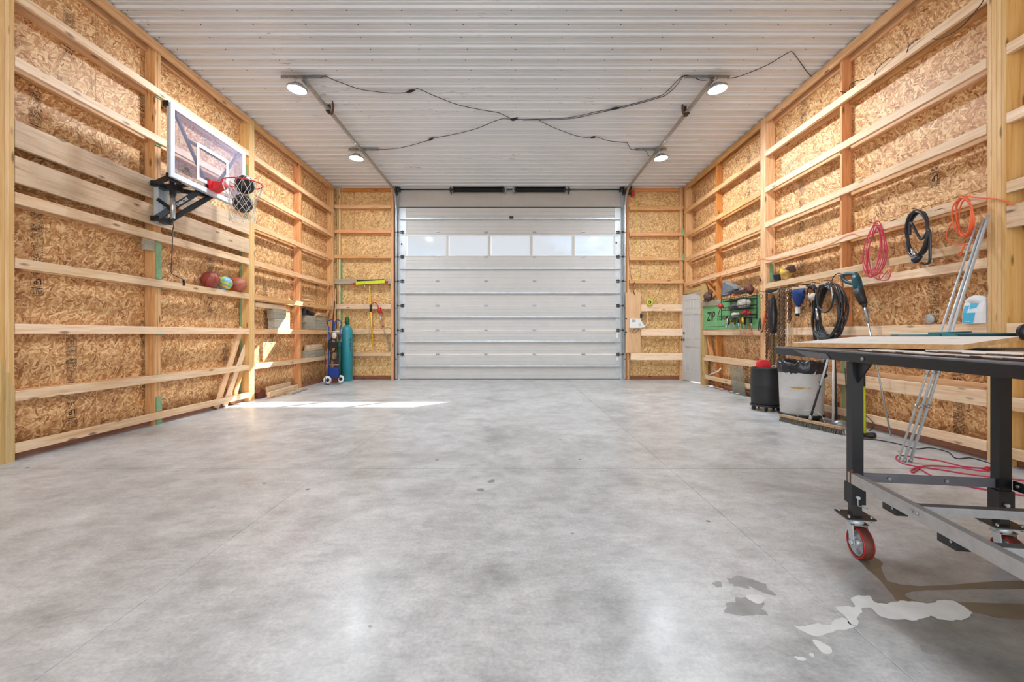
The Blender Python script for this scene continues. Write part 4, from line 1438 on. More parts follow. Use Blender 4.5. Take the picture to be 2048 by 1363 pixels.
# ------------------------------------------------------------------ door_2: six panel side door, standing ajar
d2 = empty('door_2', (4.20, 10.25, 0), 'white six panel side door standing slightly ajar', 'door', kind='structure')
h0, h1 = V(4.205, 10.16, 0.02), V(4.075, 11.0, 0.02)
dd = (h1 - h0).normalized()
nn = V(-dd.y, dd.x, 0)       # towards the room
if nn.x > 0:
    nn = -nn
Wd = (h1 - h0).length
Hd = 2.03
MD = Matrix.Translation(h0) @ Matrix((dd, V(0, 0, 1), nn)).transposed().to_4x4()
b = MB()


def dbox(bb, x0, x1, z0, z1, t0, t1):
    n0_ = len(bb.v)
    bb.box(x0, x1, z0, z1, t0, t1)
    for i in range(n0_, len(bb.v)):
        bb.v[i] = MD @ bb.v[i]


# stiles and rails proud, six sunk fields with a raised middle
ux = [0.0, 0.11, 0.37, 0.47, 0.73, Wd]
ux = [q * Wd / 0.84 if i < 5 else Wd for i, q in enumerate(ux)]
uz = [0.0, 0.22, 0.80, 0.96, 1.56, 1.66, 1.90, Hd]
for i in range(5):
    for j in range(7):
        field = i in (1, 3) and j in (1, 3, 5)
        if not field:
            dbox(b, ux[i], ux[i + 1], uz[j], uz[j + 1], -0.038, 0.0)
dl = b.build('door_leaf', 'door', d2)
for i in (1, 3):
    for j in (1, 3, 5):
        b = MB()
        dbox(b, ux[i], ux[i + 1], uz[j], uz[j + 1], -0.036, -0.012)
        dbox(b, ux[i] + 0.035, ux[i + 1] - 0.035, uz[j] + 0.035, uz[j + 1] - 0.035, -0.012, -0.004)
        b.build('door_panel', 'door', dl)
kb = MD @ V(Wd - 0.07, 0.96, 0)
MB().lathe([(0.032, 0), (0.03, 0.008), (0.012, 0.014), (0.012, 0.04), (0.028, 0.05), (0.03, 0.062), (0.02, 0.074), (0, 0.076)], kb, axis=nn, n=16).build('knob', 'rust', d2)
kb = MD @ V(Wd - 0.07, 1.12, 0)
MB().lathe([(0.03, 0), (0.028, 0.014), (0.01, 0.018), (0, 0.03)], kb, axis=nn, n=16).build('deadbolt', 'rust', d2)
for z in (0.28, 1.05, 1.8):
    p = MD @ V(0.0, z, 0.004)
    MB().cyl(p - V(0, 0, 0.05), p + V(0, 0, 0.05), 0.009, n=8).build('hinge', 'galv', d2)

# ------------------------------------------------------------------ lamps and their perforated angles
def angle_iron(name, x0, x1, y, z, label, group):
    root = empty(name, ((x0 + x1) / 2, y, z), label, 'bracket', group)
    b = MB()
    # perforated: two flanges made of short bars leaving slots
    n = int((x1 - x0) / 0.03)
    for fl in (0, 1):
        for k in range(n + 1):
            xa = x0 + (x1 - x0) * k / (n + 1)
            xb = xa + (x1 - x0) / (n + 1) * 0.45
            if fl == 0:
                b.box(xa, xb, y, y + 0.034, z - 0.003, z)
            else:
                b.box(xa, xb, y, y + 0.003, z - 0.036, z - 0.003)
        if fl == 0:
            b.box(x0, x1, y, y + 0.010, z - 0.003, z)
            b.box(x0, x1, y + 0.026, y + 0.036, z - 0.003, z)
        else:
            b.box(x0, x1, y, y + 0.003, z - 0.012, z)
            b.box(x0, x1, y, y + 0.003, z - 0.04, z - 0.028)
    b.build('perforated_flange', 'galv', root)
    return root, b


def lamp(x, y, label, tilt):
    root = empty('ceiling_light', (x, y, 4.5), label, 'lamp', 'round high bay lamps')
    zz = 4.50
    ax = V(math.sin(tilt), 0, math.cos(tilt))
    b = MB()
    b.lathe([(0.128, -0.002), (0.135, 0.006), (0.135, 0.024), (0.10, 0.034), (0.075, 0.05), (0.07, 0.075), (0.03, 0.085), (0.0, 0.086)], (x, y, zz), axis=ax, n=32)
    b.build('housing', 'galv', root)
    MB().lathe([(0.0, 0.0), (0.118, 0.0), (0.121, 0.004)], V(x, y, zz) - ax * 0.005, axis=ax, n=32).build('lens', 'lamp', root)
    b = MB()
    for k in range(16):
        t = 2 * PI * k / 16
        a_, b_ = math.cos(t), math.sin(t)
        p = V(x + a_ * 0.075, y + b_ * 0.075, zz + 0.034)
        b.bar(p, p + V(a_ * 0.03, b_ * 0.03, 0.0), 0.004, 0.03)
    b.lathe([(0.07, 0.036), (0.09, 0.036), (0.09, 0.05), (0.07, 0.06)], (x, y, zz), n=24)
    b.build('heat_fins', 'galv', root)
    hk = [V(x, y, zz + 0.085), V(x, y, zz + 0.10), V(x - 0.018, y, zz + 0.118), V(x - 0.016, y, zz + 0.14), V(x + 0.004, y, zz + 0.15), V(x + 0.018, y, zz + 0.165), V(x + 0.004, y + 0.005, zz + 0.18), V(x - 0.012, y + 0.006, zz + 0.172)]
    MB().tube(smooth(hk, 4), 0.004, 6).build('hook', 'cham', root)
    return root


for nm, u, v, Y, ua, ub, lab, lab2, tl in (
        ('l1', 594, 179, 6.31, 562, 654, 'lit round lamp nearer the camera on the hoop side', 'long perforated angle above the lamp nearer the hoop', 0.10),
        ('l2', 713, 317, 8.78, 697, 758, 'lit round lamp by the overhead door on the hoop side', 'perforated angle over the far lamp on the hoop side', 0.06),
        ('r1', 1435, 173, 6.31, 1368, 1461, 'lit round lamp nearer the camera on the tool wall side', 'long perforated angle above the nearer lamp on the tool wall side', -0.12),
        ('r2', 1322, 311, 8.78, 1270, 1333, 'lit round lamp by the overhead door on the tool wall side', 'perforated angle over the far lamp on the tool wall side', -0.10)):
    x = (u - U0) * Y / F
    lamp(x, Y, lab, tl)
    xa, xb = (ua - U0) * Y / F, (ub - U0) * Y / F
    root, _b = angle_iron('angle_bracket', xa, xb, Y - 0.01, ZC - 0.021, lab2, 'perforated angle brackets')
    xt = -2.885 if u < U0 else 2.72
    b = MB()
    b.box(xt - 0.015, xt + 0.015, Y - 0.004, Y - 0.001, ZT + 0.0, ZC - 0.024)
    b.box(xt - 0.015, xt - 0.012, Y - 0.03, Y - 0.001, ZT + 0.0, ZC - 0.024)
    b.build('hanger', 'galv', root)

# ------------------------------------------------------------------ ceiling cables
ZK = ZC - 0.026


def cpt(u, v, z=None):
    z = ZK if z is None else z
    Y = F * (z - CH) / (V0 - v)
    return V((u - U0) * Y / F, Y, z)


def cable(name, pix, label, mat='rubber', r=0.005, knots=(), group=None, zoff=0.0):
    pts = [cpt(p[0], p[1], ZK - zoff - (p[2] if len(p) > 2 else 0)) for p in pix]
    sp = smooth(pts, 5)
    c0 = sp[0]
    root = empty(name, c0, label, 'cable', group)
    MB().tube(sp, r, 5).build('cable', mat, root)
    for k in knots:
        p = cpt(k[0], k[1], ZK - zoff - 0.004)
        q = cpt(k[2], k[3], ZK - zoff - 0.004)
        b = MB()
        m_ = (p + q) / 2
        b.tube([p, p.lerp(q, 0.2), m_, p.lerp(q, 0.8), q], [0.006, 0.016, 0.02, 0.016, 0.006], 8)
        b.build('connector', 'black', root)
    return root


cable('lamp_cable', [(620, 156), (640, 155), (652, 153), (668, 160), (690, 168), (715, 177), (735, 181), (780, 186), (812, 185), (828, 180), (838, 178), (870, 192), (915, 209), (960, 219), (995, 225), (1005, 229), (1025, 238)],
      'thin black cable running from the near hoop side lamp to the middle junction', knots=((812, 185, 830, 180), (1022, 240, 1036, 235)))
cable('lamp_cable', [(734, 300), (745, 299), (755, 299), (790, 297), (820, 291), (855, 281), (872, 275), (900, 270), (950, 258), (998, 239), (1020, 238), (1050, 239), (1076, 239)],
      'thin black cable sagging from the far hoop side lamp to the junction', knots=((856, 281, 868, 275),))
cable('lamp_cable', [(1076, 239), (1090, 247), (1120, 260), (1155, 272), (1180, 275), (1195, 274), (1215, 281), (1250, 285), (1254, 285), (1262, 298), (1270, 299), (1285, 298), (1292, 302), (1298, 312)],
      'thin black cable from the junction to the far tool wall side lamp', knots=((1181, 276, 1191, 273),))
cable('lamp_cable', [(1046, 239), (1110, 237), (1150, 233), (1190, 224), (1215, 219), (1232, 216), (1260, 209), (1310, 195), (1330, 186), (1350, 166), (1366, 152), (1380, 152), (1400, 160), (1416, 160)],
      'paired black cables from the junction up to the near tool wall side lamp', knots=((1222, 218, 1240, 215), (1024, 241, 1035, 236)))
cable('lamp_cable', [(1046, 240), (1110, 239), (1150, 236), (1190, 227), (1218, 221), (1262, 211), (1312, 197), (1332, 190), (1352, 172), (1366, 153)],
      'second strand of the paired cables below the ceiling middle')
cable('lamp_cable', [(1455, 157), (1480, 152), (1530, 132), (1565, 112), (1578, 104), (1586, 105), (1600, 124), (1618, 148), (1640, 166), (1656, 174), (1680, 183)],
      'black cable looping over the ceiling to the tool wall')
# cable that goes in and out along the top girt of the right wall
b = MB()
pts = []
for u, v, X in ((1680, 183, 4.15), (1697, 184, 4.22), (1700, 170, 4.10), (1712, 162, 4.10), (1730, 158, 4.22), (1747, 157, 4.16), (1754, 138, 4.10), (1780, 115, 4.10), (1800, 120, 4.22), (1811, 113, 4.16), (1818, 92, 4.10), (1835, 78, 4.10),
                (1850, 80, 4.22), (1863, 77, 4.14), (1880, 78, 4.10), (1915, 60, 4.10), (1940, 35, 4.10), (1962, 8, 4.10), (1975, -15, 4.10)):
    pts.append(onX(u, v, X))
b.tube(smooth(pts, 5), 0.0045, 5)
b.one('wall_cable', 'rubber', 'black cable threaded around the topmost girt of the tool wall', 'cable')

# ================================================================== basketball hoop on the left wall
hoop = empty('basketball_hoop', (-4.34, 5.55, 2.5), 'wall mounted basketball hoop with clear backboard and red rim', 'basketball hoop')
BX = -3.87
by0, by1, bz0, bz1 = 5.13, 6.55, 2.893, 3.73


def frame_poly(bb, y0, y1, z0, z1, w, x0, x1):
    bb.box(x0, x1, y0, y1, z0, z0 + w).box(x0, x1, y0, y1, z1 - w, z1)
    bb.box(x0, x1, y0, y0 + w, z0 + w, z1 - w).box(x0, x1, y1 - w, y1, z0 + w, z1 - w)
    return bb


bbd = MB().box(BX - 0.010, BX, by0 + 0.006, by1 - 0.006, bz0 + 0.006, bz1 - 0.006).build('backboard_pane', 'acrylic', hoop)
frame_poly(MB(), by0, by1, bz0, bz1, 0.058, BX - 0.014, BX + 0.003).build('backboard_border', 'backboard_white', hoop)
frame_poly(MB(), 5.55, 6.16, 3.0, 3.455, 0.042, BX + 0.001, BX + 0.004).build('shooting_square', 'backboard_white', hoop)
frame_poly(MB(), by0 - 0.004, by1 + 0.004, bz0 - 0.006, bz1 + 0.006, 0.02, BX - 0.045, BX - 0.015).build('backboard_frame', 'galv_light', hoop)
for y in (by0, by1):
    MB().box(BX - 0.085, BX - 0.02, y - 0.012, y + 0.04, bz1 - 0.05, bz1 + 0.012).build('corner_pad', 'black', hoop)
for p0, p1 in (((5.22, 3.68), (5.80, 2.98)), ((6.46, 3.68), (5.90, 2.98)), ((5.43, 3.43), (6.27, 3.43))):
    MB().bar((BX - 0.035, p0[0], p0[1]), (BX - 0.035, p1[0], p1[1]), 0.026, 0.03, up=V(1, 0, 0)).build('brace_bar', 'black', hoop)
# emblem and wordmark, low on the near side of the pane
MT = Matrix.Translation(V(BX + 0.004, 5.24, 2.985)) @ Matrix((V(0, 1, 0), V(0, 0, 1), V(1, 0, 0))).transposed().to_4x4()
MB().text('SILVERBACK', 0.042, MT, bold=True).build('lettering', 'ink_dark', hoop)
b = MB()
for k in range(7):
    t0 = PI * (0.12 + 0.76 * k / 6)
    c_ = MT @ V(0.14, 0.048, 0)
    b.bar(c_ + V(0, 0.022 * math.cos(t0), 0.022 * math.sin(t0)), c_ + V(0, 0.05 * math.cos(t0), 0.055 * math.sin(t0)), 0.009, 0.001, up=V(1, 0, 0))
b.bar(c_ + V(0, -0.055, -0.004), c_ + V(0, 0.055, -0.004), 0.006, 0.001, up=V(1, 0, 0))
b.bar(c_ + V(0, 0.0, -0.004), c_ + V(0, 0.0, 0.04), 0.006, 0.001, up=V(1, 0, 0))
b.build('emblem', 'ink_dark', hoop)
# rim
RC = V(-3.49, 5.85, 3.045)
RR = 0.2286
ring = [RC + V(RR * math.cos(2 * PI * i / 40), RR * math.sin(2 * PI * i / 40), 0) for i in range(40)]
rim = MB().tube(ring, 0.0085, 8, True).build('rim', 'red_plastic', hoop)
b = MB()
b.prism([(5.76, 3.055), (5.94, 3.055), (5.96, 3.10), (5.96, 2.97), (5.90, 2.93), (5.80, 2.93), (5.74, 2.97), (5.74, 3.10)][0:0] or [(5.76, 2.94), (5.94, 2.94), (5.955, 3.06), (5.745, 3.06)], 0.035, 'YZ', BX + 0.004)
b.prism([(BX + 0.03, 2.945), (BX + 0.17, 3.015), (BX + 0.17, 3.045), (BX + 0.03, 3.055)], 0.15, 'XZ', 5.775)
b.build('rim_bracket', 'red_plastic', rim)
MB().box(BX - 0.02, BX + 0.002, 5.72, 5.98, 2.90, 3.08).build('rim_plate', 'black', rim)
b = MB()
arc = [RC + V(RR * math.cos(t) * 1.0, RR * math.sin(t), -0.032) for t in [PI * 0.72 + PI * 0.56 * i / 12 for i in range(13)]]
b.tube(arc, 0.006, 6)
b.bar(arc[0] + V(0, 0, 0.032), arc[0], 0.01, 0.01).bar(arc[-1] + V(0, 0, 0.032), arc[-1], 0.01, 0.01)
b.build('rim_brace', 'red_plastic', rim)
# net: twelve loops, diamond mesh narrowing downwards
levels = [(0.0, 0.2286), (-0.10, 0.205), (-0.20, 0.165), (-0.27, 0.15), (-0.33, 0.148), (-0.39, 0.152), (-0.45, 0.15), (-0.50, 0.15)]
b = MB()
random.seed(11)
nodes = []
for k, (dz, r) in enumerate(levels):
    row = []
    for i in range(12):
        t = 2 * PI * (i + (0.5 if k % 2 else 0)) / 12
        rr = r + (random.uniform(-0.006, 0.006) if k else 0)
        row.append(RC + V(rr * math.cos(t), rr * math.sin(t), dz + (random.uniform(-0.008, 0.008) if k else 0)))
    nodes.append(row)
for k in range(len(levels) - 1):
    for i in range(12):
        p = nodes[k][i]
        q = nodes[k + 1][i] if k % 2 == 0 else nodes[k + 1][i]
        r_ = nodes[k + 1][i - 1] if k % 2 == 0 else nodes[k + 1][(i + 1) % 12]
        b.cyl(p, q, 0.0032, n=5, caps=False).cyl(p, r_, 0.0032, n=5, caps=False)
b.build('net', 'cord_white', hoop)
# wall bracket, four arms, height actuator and crank
b = MB()
b.box(-4.355, -4.345, 5.50, 5.66, 2.46, 2.97)
b.box(-4.345, -4.300, 5.50, 5.508, 2.46, 2.97)
b.box(-4.345, -4.300, 5.652, 5.66, 2.46, 2.97)
b.build('wall_plate', 'galv_light', hoop)
for z in (2.50, 2.92):
    MB().box(-4.35, -4.27, 5.44, 5.68, z - 0.03, z + 0.03).build('pivot_bracket', 'black_gloss', hoop)
for y0, y1 in ((5.47, 5.74), (5.65, 5.96)):
    lo = MB().bar((-4.31, y0, 2.50), (BX - 0.05, y1, 2.945), 0.04, 0.062).build('lower_arm', 'black_gloss', hoop)
    if y0 < 5.5:
        d_ = (V(BX - 0.05, y1, 2.945) - V(-4.31, y0, 2.50)).normalized()
        s_ = V(0, 0, 1).cross(d_).normalized()      # sideways
        if s_.y > 0:
            s_ = -s_
        up_ = s_.cross(d_).normalized()
        if up_.z < 0:
            up_ = -up_
        R3 = Matrix((-d_, -up_, d_.cross(up_))).transposed().to_4x4()
        mt = Matrix.Translation(V(-4.31, y0, 2.50) + d_ * 0.43 + s_ * 0.0215 + up_ * 0.014) @ R3
        wm = MB().text('SILVERBACK', 0.044, mt, bold=True)
        wm.build('lettering', 'white_ink', lo)
for y0, y1 in ((5.46, 5.27), (5.66, 5.56), (5.66, 6.2)):
    MB().bar((-4.31, y0, 2.92), (BX - 0.05, y1, 2.96), 0.035, 0.05).build('upper_arm', 'black_gloss', hoop)
MB().bar((-4.3, 5.49, 2.74), (-4.12, 5.52, 2.60), 0.02, 0.04).build('link_bar', 'black_gloss', hoop)
MB().box(-4.14, -4.06, 5.42, 5.60, 2.84, 2.90).build('actuator_mount', 'black_gloss', hoop)
MB().box(BX - 0.05, BX - 0.02, 5.12, 5.32, 2.86, 2.93).build('actuator_mount', 'black_gloss', hoop)
b = MB()
b.cyl((-4.10, 5.47, 2.78), (-4.10, 5.47, 2.98), 0.036, n=16)
b.build('actuator_sleeve', 'black_gloss', hoop)
MB().cyl((-4.10, 5.47, 2.50), (-4.10, 5.47, 2.80), 0.026, n=16).build('actuator_tube', 'cham', hoop)
pts = smooth([(-4.10, 5.47, 2.50), (-4.10, 5.47, 2.44), (-4.085, 5.46, 2.40), (-4.10, 5.47, 2.37)], 4)
MB().tube(pts, 0.006, 6).tube([(-4.10, 5.47, 2.385), (-4.11, 5.47, 2.1), (-4.115, 5.46, 1.86), (-4.11, 5.47, 1.83), (-4.05, 5.52, 1.79), (-4.02, 5.54, 1.775), (-4.02, 5.54, 1.70)], 0.0055, 6).build('crank_rod', 'dark_metal', hoop)
MB().cyl((-4.02, 5.54, 1.77), (-4.02, 5.54, 1.70), 0.013, n=10).build('crank_grip', 'black', hoop)


def ball(c, r, mat, label, rot, seam='black', kind='basket', mat2=None, group=None, name='basketball'):
    root = empty(name, V(*c) - V(0, 0, r), label, 'ball', group)
    R3 = Matrix.Rotation(rot[0], 4, 'X') @ Matrix.Rotation(rot[1], 4, 'Y') @ Matrix.Rotation(rot[2], 4, 'Z')
    mw = Matrix.Translation(Vector(c)) @ R3
    b = MB().sphere((0, 0, 0), r, 32, 20)
    b.v = [mw @ p for p in b.v]
    b.build('ball_cover', mat, root, mw)
    if kind == 'basket':
        s_ = MB()
        for ax in (0, 1):
            pts = []
            for i in range(40):
                t = 2 * PI * i / 40
                p = V(0, math.cos(t), math.sin(t)) if ax == 0 else V(math.cos(t), 0, math.sin(t))
                pts.append(mw @ (p * (r * 1.001)))
            s_.tube(pts, r * 0.018, 5, True)
        for sg in (-1, 1):
            pts = []
            for i in range(40):
                t = 2 * PI * i / 40
                x = 0.62 + 0.16 * math.cos(2 * t)
                q = math.sqrt(max(0, 1 - x * x))
                pts.append(mw @ (V(sg * x, q * math.cos(t), q * math.sin(t)) * (r * 1.001)))
            s_.tube(pts, r * 0.018, 5, True)
        s_.build('seam_line', seam, root)
    else:
        for (lo, hi, m2) in ((0.15, 0.45, 'yellow'), (0.62, 0.80, 'lime'), (-0.75, -0.5, 'deepblue')):
            s_ = MB()
            vs_, fs = [], []
            n = 36
            for j in range(5):
                z = lo + (hi - lo) * j / 4
                for i in range(n):
                    t = 2 * PI * i / n
                    zz = z + 0.12 * math.sin(3 * t)
                    zz = max(-0.98, min(0.98, zz))
                    q = math.sqrt(1 - zz * zz)
                    vs_.append(mw @ (V(q * math.cos(t), q * math.sin(t), zz) * (r * 1.006)))
            for j in range(4):
                for i in range(n):
                    k = (i + 1) % n
                    fs.append((j * n + i, j * n + k, (j + 1) * n + k, (j + 1) * n + i))
            s_.add(vs_, fs, True)
            s_.build('cover_panel', m2, root)
    return root


ball((-3.468, 5.86, 3.035), 0.119, 'ball_black', 'black basketball resting in the rim, the upper of two', (0.4, 0.3, 0.2), 'white_ink', group='balls in the net')
ball((-3.485, 5.85, 2.79), 0.119, 'ball_black', 'black basketball caught low in the net, the lower of two', (1.0, 0.2, 0.7), 'white_ink', group='balls in the net')
ball((-4.405, 6.60, 1.901), 0.119, 'ball', 'dark red basketball on the girt, nearest the hoop crank', (0.2, 0.5, 1.0), group='balls on the girt')
ball((-4.405, 6.93, 1.885), 0.104, 'teal_ball' if 'teal_ball' in M else 'galv_light', 'blue and yellow volleyball between the two basketballs', (0.7, 0.9, 0.3), kind='volley', group='balls on the girt', name='volleyball')
ball((-4.405, 7.27, 1.899), 0.117, 'ball2', 'tan basketball on the girt beside the main post', (0.1, 1.3, 0.2), group='balls on the girt')

# ================================================================== loose lumber on the left
XC = (WL - T2 + OL) / 2 + 0.012


def board(p0, p1, w, t, mat, label, group=None, up=V(0, 0, 1), name='loose_board', cat='board'):
    o = lumber(name, p0, p1, w, t, mat, None, up=up)
    return tag(o, label, cat, group)


for (u0, v0, u1, v1, X0, X1, w, m, lab) in (
        (432, 820, 483, 655, -4.422, -4.418, 0.09, 'pine', 'tall loose board leaning behind the girts, nearest the camera'),
        (449, 818, 492, 690, -4.422, -4.447, 0.085, 'spruce', 'middle loose board leaning behind the girts by the main post'),
        (464, 812, 494, 700, -4.422, -4.472, 0.085, 'pine', 'shortest loose board leaning behind the girts against the main post')):
    p0, p1 = onX(u0, v0, X0), onX(u1, v1, X1)
    p0.z = 0.012
    board(p0, p1, w * 1.15, 0.024, m, lab, 'boards leaning in the left wall', up=V(0, 1, 0))

# offcuts on the girts beyond the main post (cavity side towards the room)


def block(y0, y1, z0, z1, label, mat='grey_wood', x0=-4.49, x1=-4.365, group='timber blocks on the girts'):
    o = lumber('timber_block', (( x0 + x1) / 2, y0, (z0 + z1) / 2), ((x0 + x1) / 2, y1, (z0 + z1) / 2), z1 - z0 - 0.002, x1 - x0, mat, None, ch=0.004)
    return tag(o, label, 'timber', group)


S1 = 1.204
block(8.30, 8.86, S1, S1 + 0.19, 'grey timber block in the sun, lowest of the stack by the post')
block(8.27, 8.72, S1 + 0.19, S1 + 0.365, 'grey timber block in the sun, upper of the stack by the post')
board((-4.43, 7.72, S1 + 0.41), (-4.43, 8.74, S1 + 0.41), 0.085, 0.09, 'old', 'pale board lying on top of the sunlit timber blocks', 'boards on the girts')
block(9.60, 10.04, S1, S1 + 0.15, 'grey timber block with white marks, bottom row near the orange stud')
block(9.57, 10.02, S1 + 0.15, S1 + 0.30, 'grey timber block, top row near the orange stud')
block(10.06, 10.60, S1, S1 + 0.145, 'grey timber block with white paint, bottom row near the corner')
block(10.08, 10.58, S1 + 0.145, S1 + 0.275, 'grey timber block, top row near the corner')
b = MB()
b.cyl((-4.42, 9.72, S1 + 0.375), (-4.42, 10.0, S1 + 0.355), 0.052, 0.045, n=16)
b.cyl((-4.42, 9.70, S1 + 0.376), (-4.42, 9.72, S1 + 0.375), 0.06, 0.06, n=16)
b.one('paint_can', 'black', 'black round tin lying on the timber blocks by the orange stud', 'can')
b = MB()
b.prism([(9.50, S1 + 0.305), (9.60, S1 + 0.305), (9.59, S1 + 0.40), (9.55, S1 + 0.45), (9.51, S1 + 0.38)], 0.07, 'YZ', -4.45)
b.one('work_glove', 'rubber', 'crumpled black glove on the timber blocks beside the orange stud', 'glove')
for k in range(4):
    board((-4.42 + 0.012 * k, 9.98 + 0.07 * k, S1 + 0.305 + 0.022 * k), (-4.42 + 0.012 * k, 10.45 + 0.03 * k, S1 + 0.30 + 0.022 * k), 0.018, 0.06, ('pine', 'old', 'spruce', 'pine')[k],
          ('bottom', 'second', 'third', 'topmost')[k] + ' thin offcut piled over the timber blocks near the corner', 'offcuts on the timber blocks')
S2 = 1.78
for k in range(6):
    board((-4.45 + 0.006 * (k % 2), 9.52 + 0.01 * k, S2 + 0.012 + 0.028 * k), (-4.45, 10.10 - 0.07 * (k % 3) - 0.03 * k, S2 + 0.014 + 0.028 * k), 0.022, 0.08, ('old', 'pine', 'spruce', 'pine', 'old', 'spruce')[k],
          ('lowest', 'second', 'third', 'fourth', 'fifth', 'topmost')[k] + ' lath of the stack on the upper girt past the orange stud', 'laths on the upper girt')
S3 = 0.611
block(9.58, 10.02, S3, S3 + 0.15, 'grey timber block on the lower girt, bottom row, nearer')
block(10.05, 10.50, S3, S3 + 0.15, 'grey timber block on the lower girt, bottom row, nearer the corner')
block(9.74, 10.36, S3 + 0.15, S3 + 0.27, 'dark timber block lying across two others on the lower girt', 'old')
# boards on the floor at the wall foot
board((-4.20, 7.78, 0.075), (-4.31, 9.05, 0.075), 0.085, 0.038, 'spruce', 'pale board with orange end on the floor by the wall', 'boards on the floor')
board((-4.10, 8.30, 0.021), (-4.17, 9.1, 0.021), 0.038, 0.085, 'grey_wood', 'grey board lying flat on the floor by the wall', 'boards on the floor')
board((-4.24, 8.0, 0.016), (-4.28, 9.0, 0.016), 0.030, 0.085, 'old', 'weathered board under the pale one on the floor', 'boards on the floor')
board((-4.36, 8.02, 0.11), (-4.36, 8.85, 0.11), 0.14, 0.038, 'old', 'old board on edge against the wall foot', 'boards on the floor')
b = MB()
b.prism([(7.80, 0.002), (7.98, 0.002), (7.99, 0.12), (7.94, 0.16), (7.84, 0.16), (7.79, 0.11)], 0.06, 'YZ', -4.42)
b.one('brick_offcut', 'dark_red', 'small brick red block standing behind the pale floor board', 'block')

# ================================================================== far corner: hand truck and gas cylinders
def YX(u, v):
    Y = F * CH / (v - V0)
    return V((u - U0) * Y / F, Y, 0)


ht = empty('hand_truck', (-4.02, 10.25, 0), 'blue two wheeled hand truck with looped handles in the corner', 'hand truck')
hx = [-4.20, -3.95]
HY = 10.30
for i, x in enumerate(hx):
    pts = [V(x, HY - 0.02, 0.16), V(x, HY, 0.5), V(x, HY + 0.03, 1.28)]
    MB().tube(pts, 0.014, 8).build('rail', 'blue', ht)
    c_ = V(x + (0.06 if i == 0 else -0.055), HY + 0.03, 1.33)
    ar = [V(x, HY + 0.03, 1.27), V(x - 0.035 if i == 0 else x + 0.035, HY + 0.03, 1.34), V(x - 0.01 if i == 0 else x + 0.01, HY + 0.02, 1.41), c_ + V(0, 0, 0.11), c_ + V(0.03 * (1 if i == 0 else -1), 0, 0.09), V(x + (0.115 if i == 0 else -0.115), HY + 0.02, 1.36), V(x + (0.118 if i == 0 else -0.118), HY + 0.01, 1.2)]
    MB().tube(smooth(ar, 5), 0.012, 8).build('handle', 'blue', ht)
for z in (0.42, 0.86, 1.17):
    MB().tube([V(hx[0], HY + 0.01, z), V((hx[0] + hx[1]) / 2, HY - 0.03, z), V(hx[1], HY + 0.01, z)], 0.012, 8).build('cross_bar', 'galv_light' if z > 1 or z < .5 else 'blue', ht)
MB().box(hx[0] + 0.0, hx[1] - 0.0, HY - 0.012, HY, 0.12, 0.36).build('back_panel', 'blue', ht)
MB().box(hx[0] - 0.02, hx[1] + 0.10, HY - 0.26, HY, 0.008, 0.016).build('toe_plate', 'galv', ht)
for x, wy in ((hx[0] + 0.03, HY - 0.14), (hx[1] - 0.02, HY + 0.10)):
    w_ = MB().lathe([(0.05, -0.02), (0.066, -0.024), (0.088, -0.014), (0.088, 0.014), (0.066, 0.024), (0.05, 0.02)], (x, wy, 0.09), axis=V(1, -0.9, 0), n=26).build('wheel', 'white', ht)
    MB().lathe([(0.0, -0.024), (0.016, -0.026), (0.05, -0.018), (0.05, 0.018), (0.016, 0.026), (0, 0.024)], (x, wy, 0.09), axis=V(1, -0.9, 0), n=20).build('hub', 'black', w_)


def cylinder(x, y, r, h, mat, capmat, label, cap_h=0.17):
    root = empty('gas_cylinder', (x, y, 0), label, 'gas cylinder')
    pr = [(r * 0.9, 0.0), (r, 0.012), (r, h * 0.86)]
    for i in range(1, 8):
        t = i / 8 * PI / 2
        pr.append((r * (0.32 + 0.68 * math.cos(t)), h * 0.86 + h * 0.10 * math.sin(t)))
    pr += [(r * 0.30, h * 0.965), (r * 0.30, h)]
    MB().lathe(pr, (x, y, 0), n=32).build('bottle', mat, root)
    MB().lathe([(r * 0.36, h - 0.01), (r * 0.44, h), (r * 0.44, h + cap_h * 0.62), (r * 0.36, h + cap_h * 0.88), (r * 0.16, h + cap_h), (0, h + cap_h)], (x, y, 0), n=20).build('valve_cap', capmat, root)
    return root


c1 = cylinder(-3.965, 10.82, 0.122, 1.36, 'teal', 'green_dark', 'tall teal gas cylinder with dark green cap beside hand truck')
b = MB()
for k in range(9):
    z = 0.72 + 0.034 * k
    t0 = math.radians(-38 + (k % 2) * 2)
    for t1, dz in ((0.0, 0.0), (0.10, 0.006 * (k % 3))):
        p = V(-3.965 + 0.1235 * math.cos(t0 + t1), 10.82 + 0.1235 * math.sin(t0 + t1), z + dz)
        b.obox(p, (V(-math.sin(t0), math.cos(t0), 0), V(math.cos(t0), math.sin(t0), 0), V(0, 0, 1)), (0.014, 0.001, 0.006))
so = b.build('stencil_marks', 'ink_dark', c1)
so['kind'] = 'stuff'
cylinder(-4.14, 10.80, 0.062, 0.98, 'green_dark', 'black', 'slim dark green gas cylinder behind the tall teal one', 0.12)
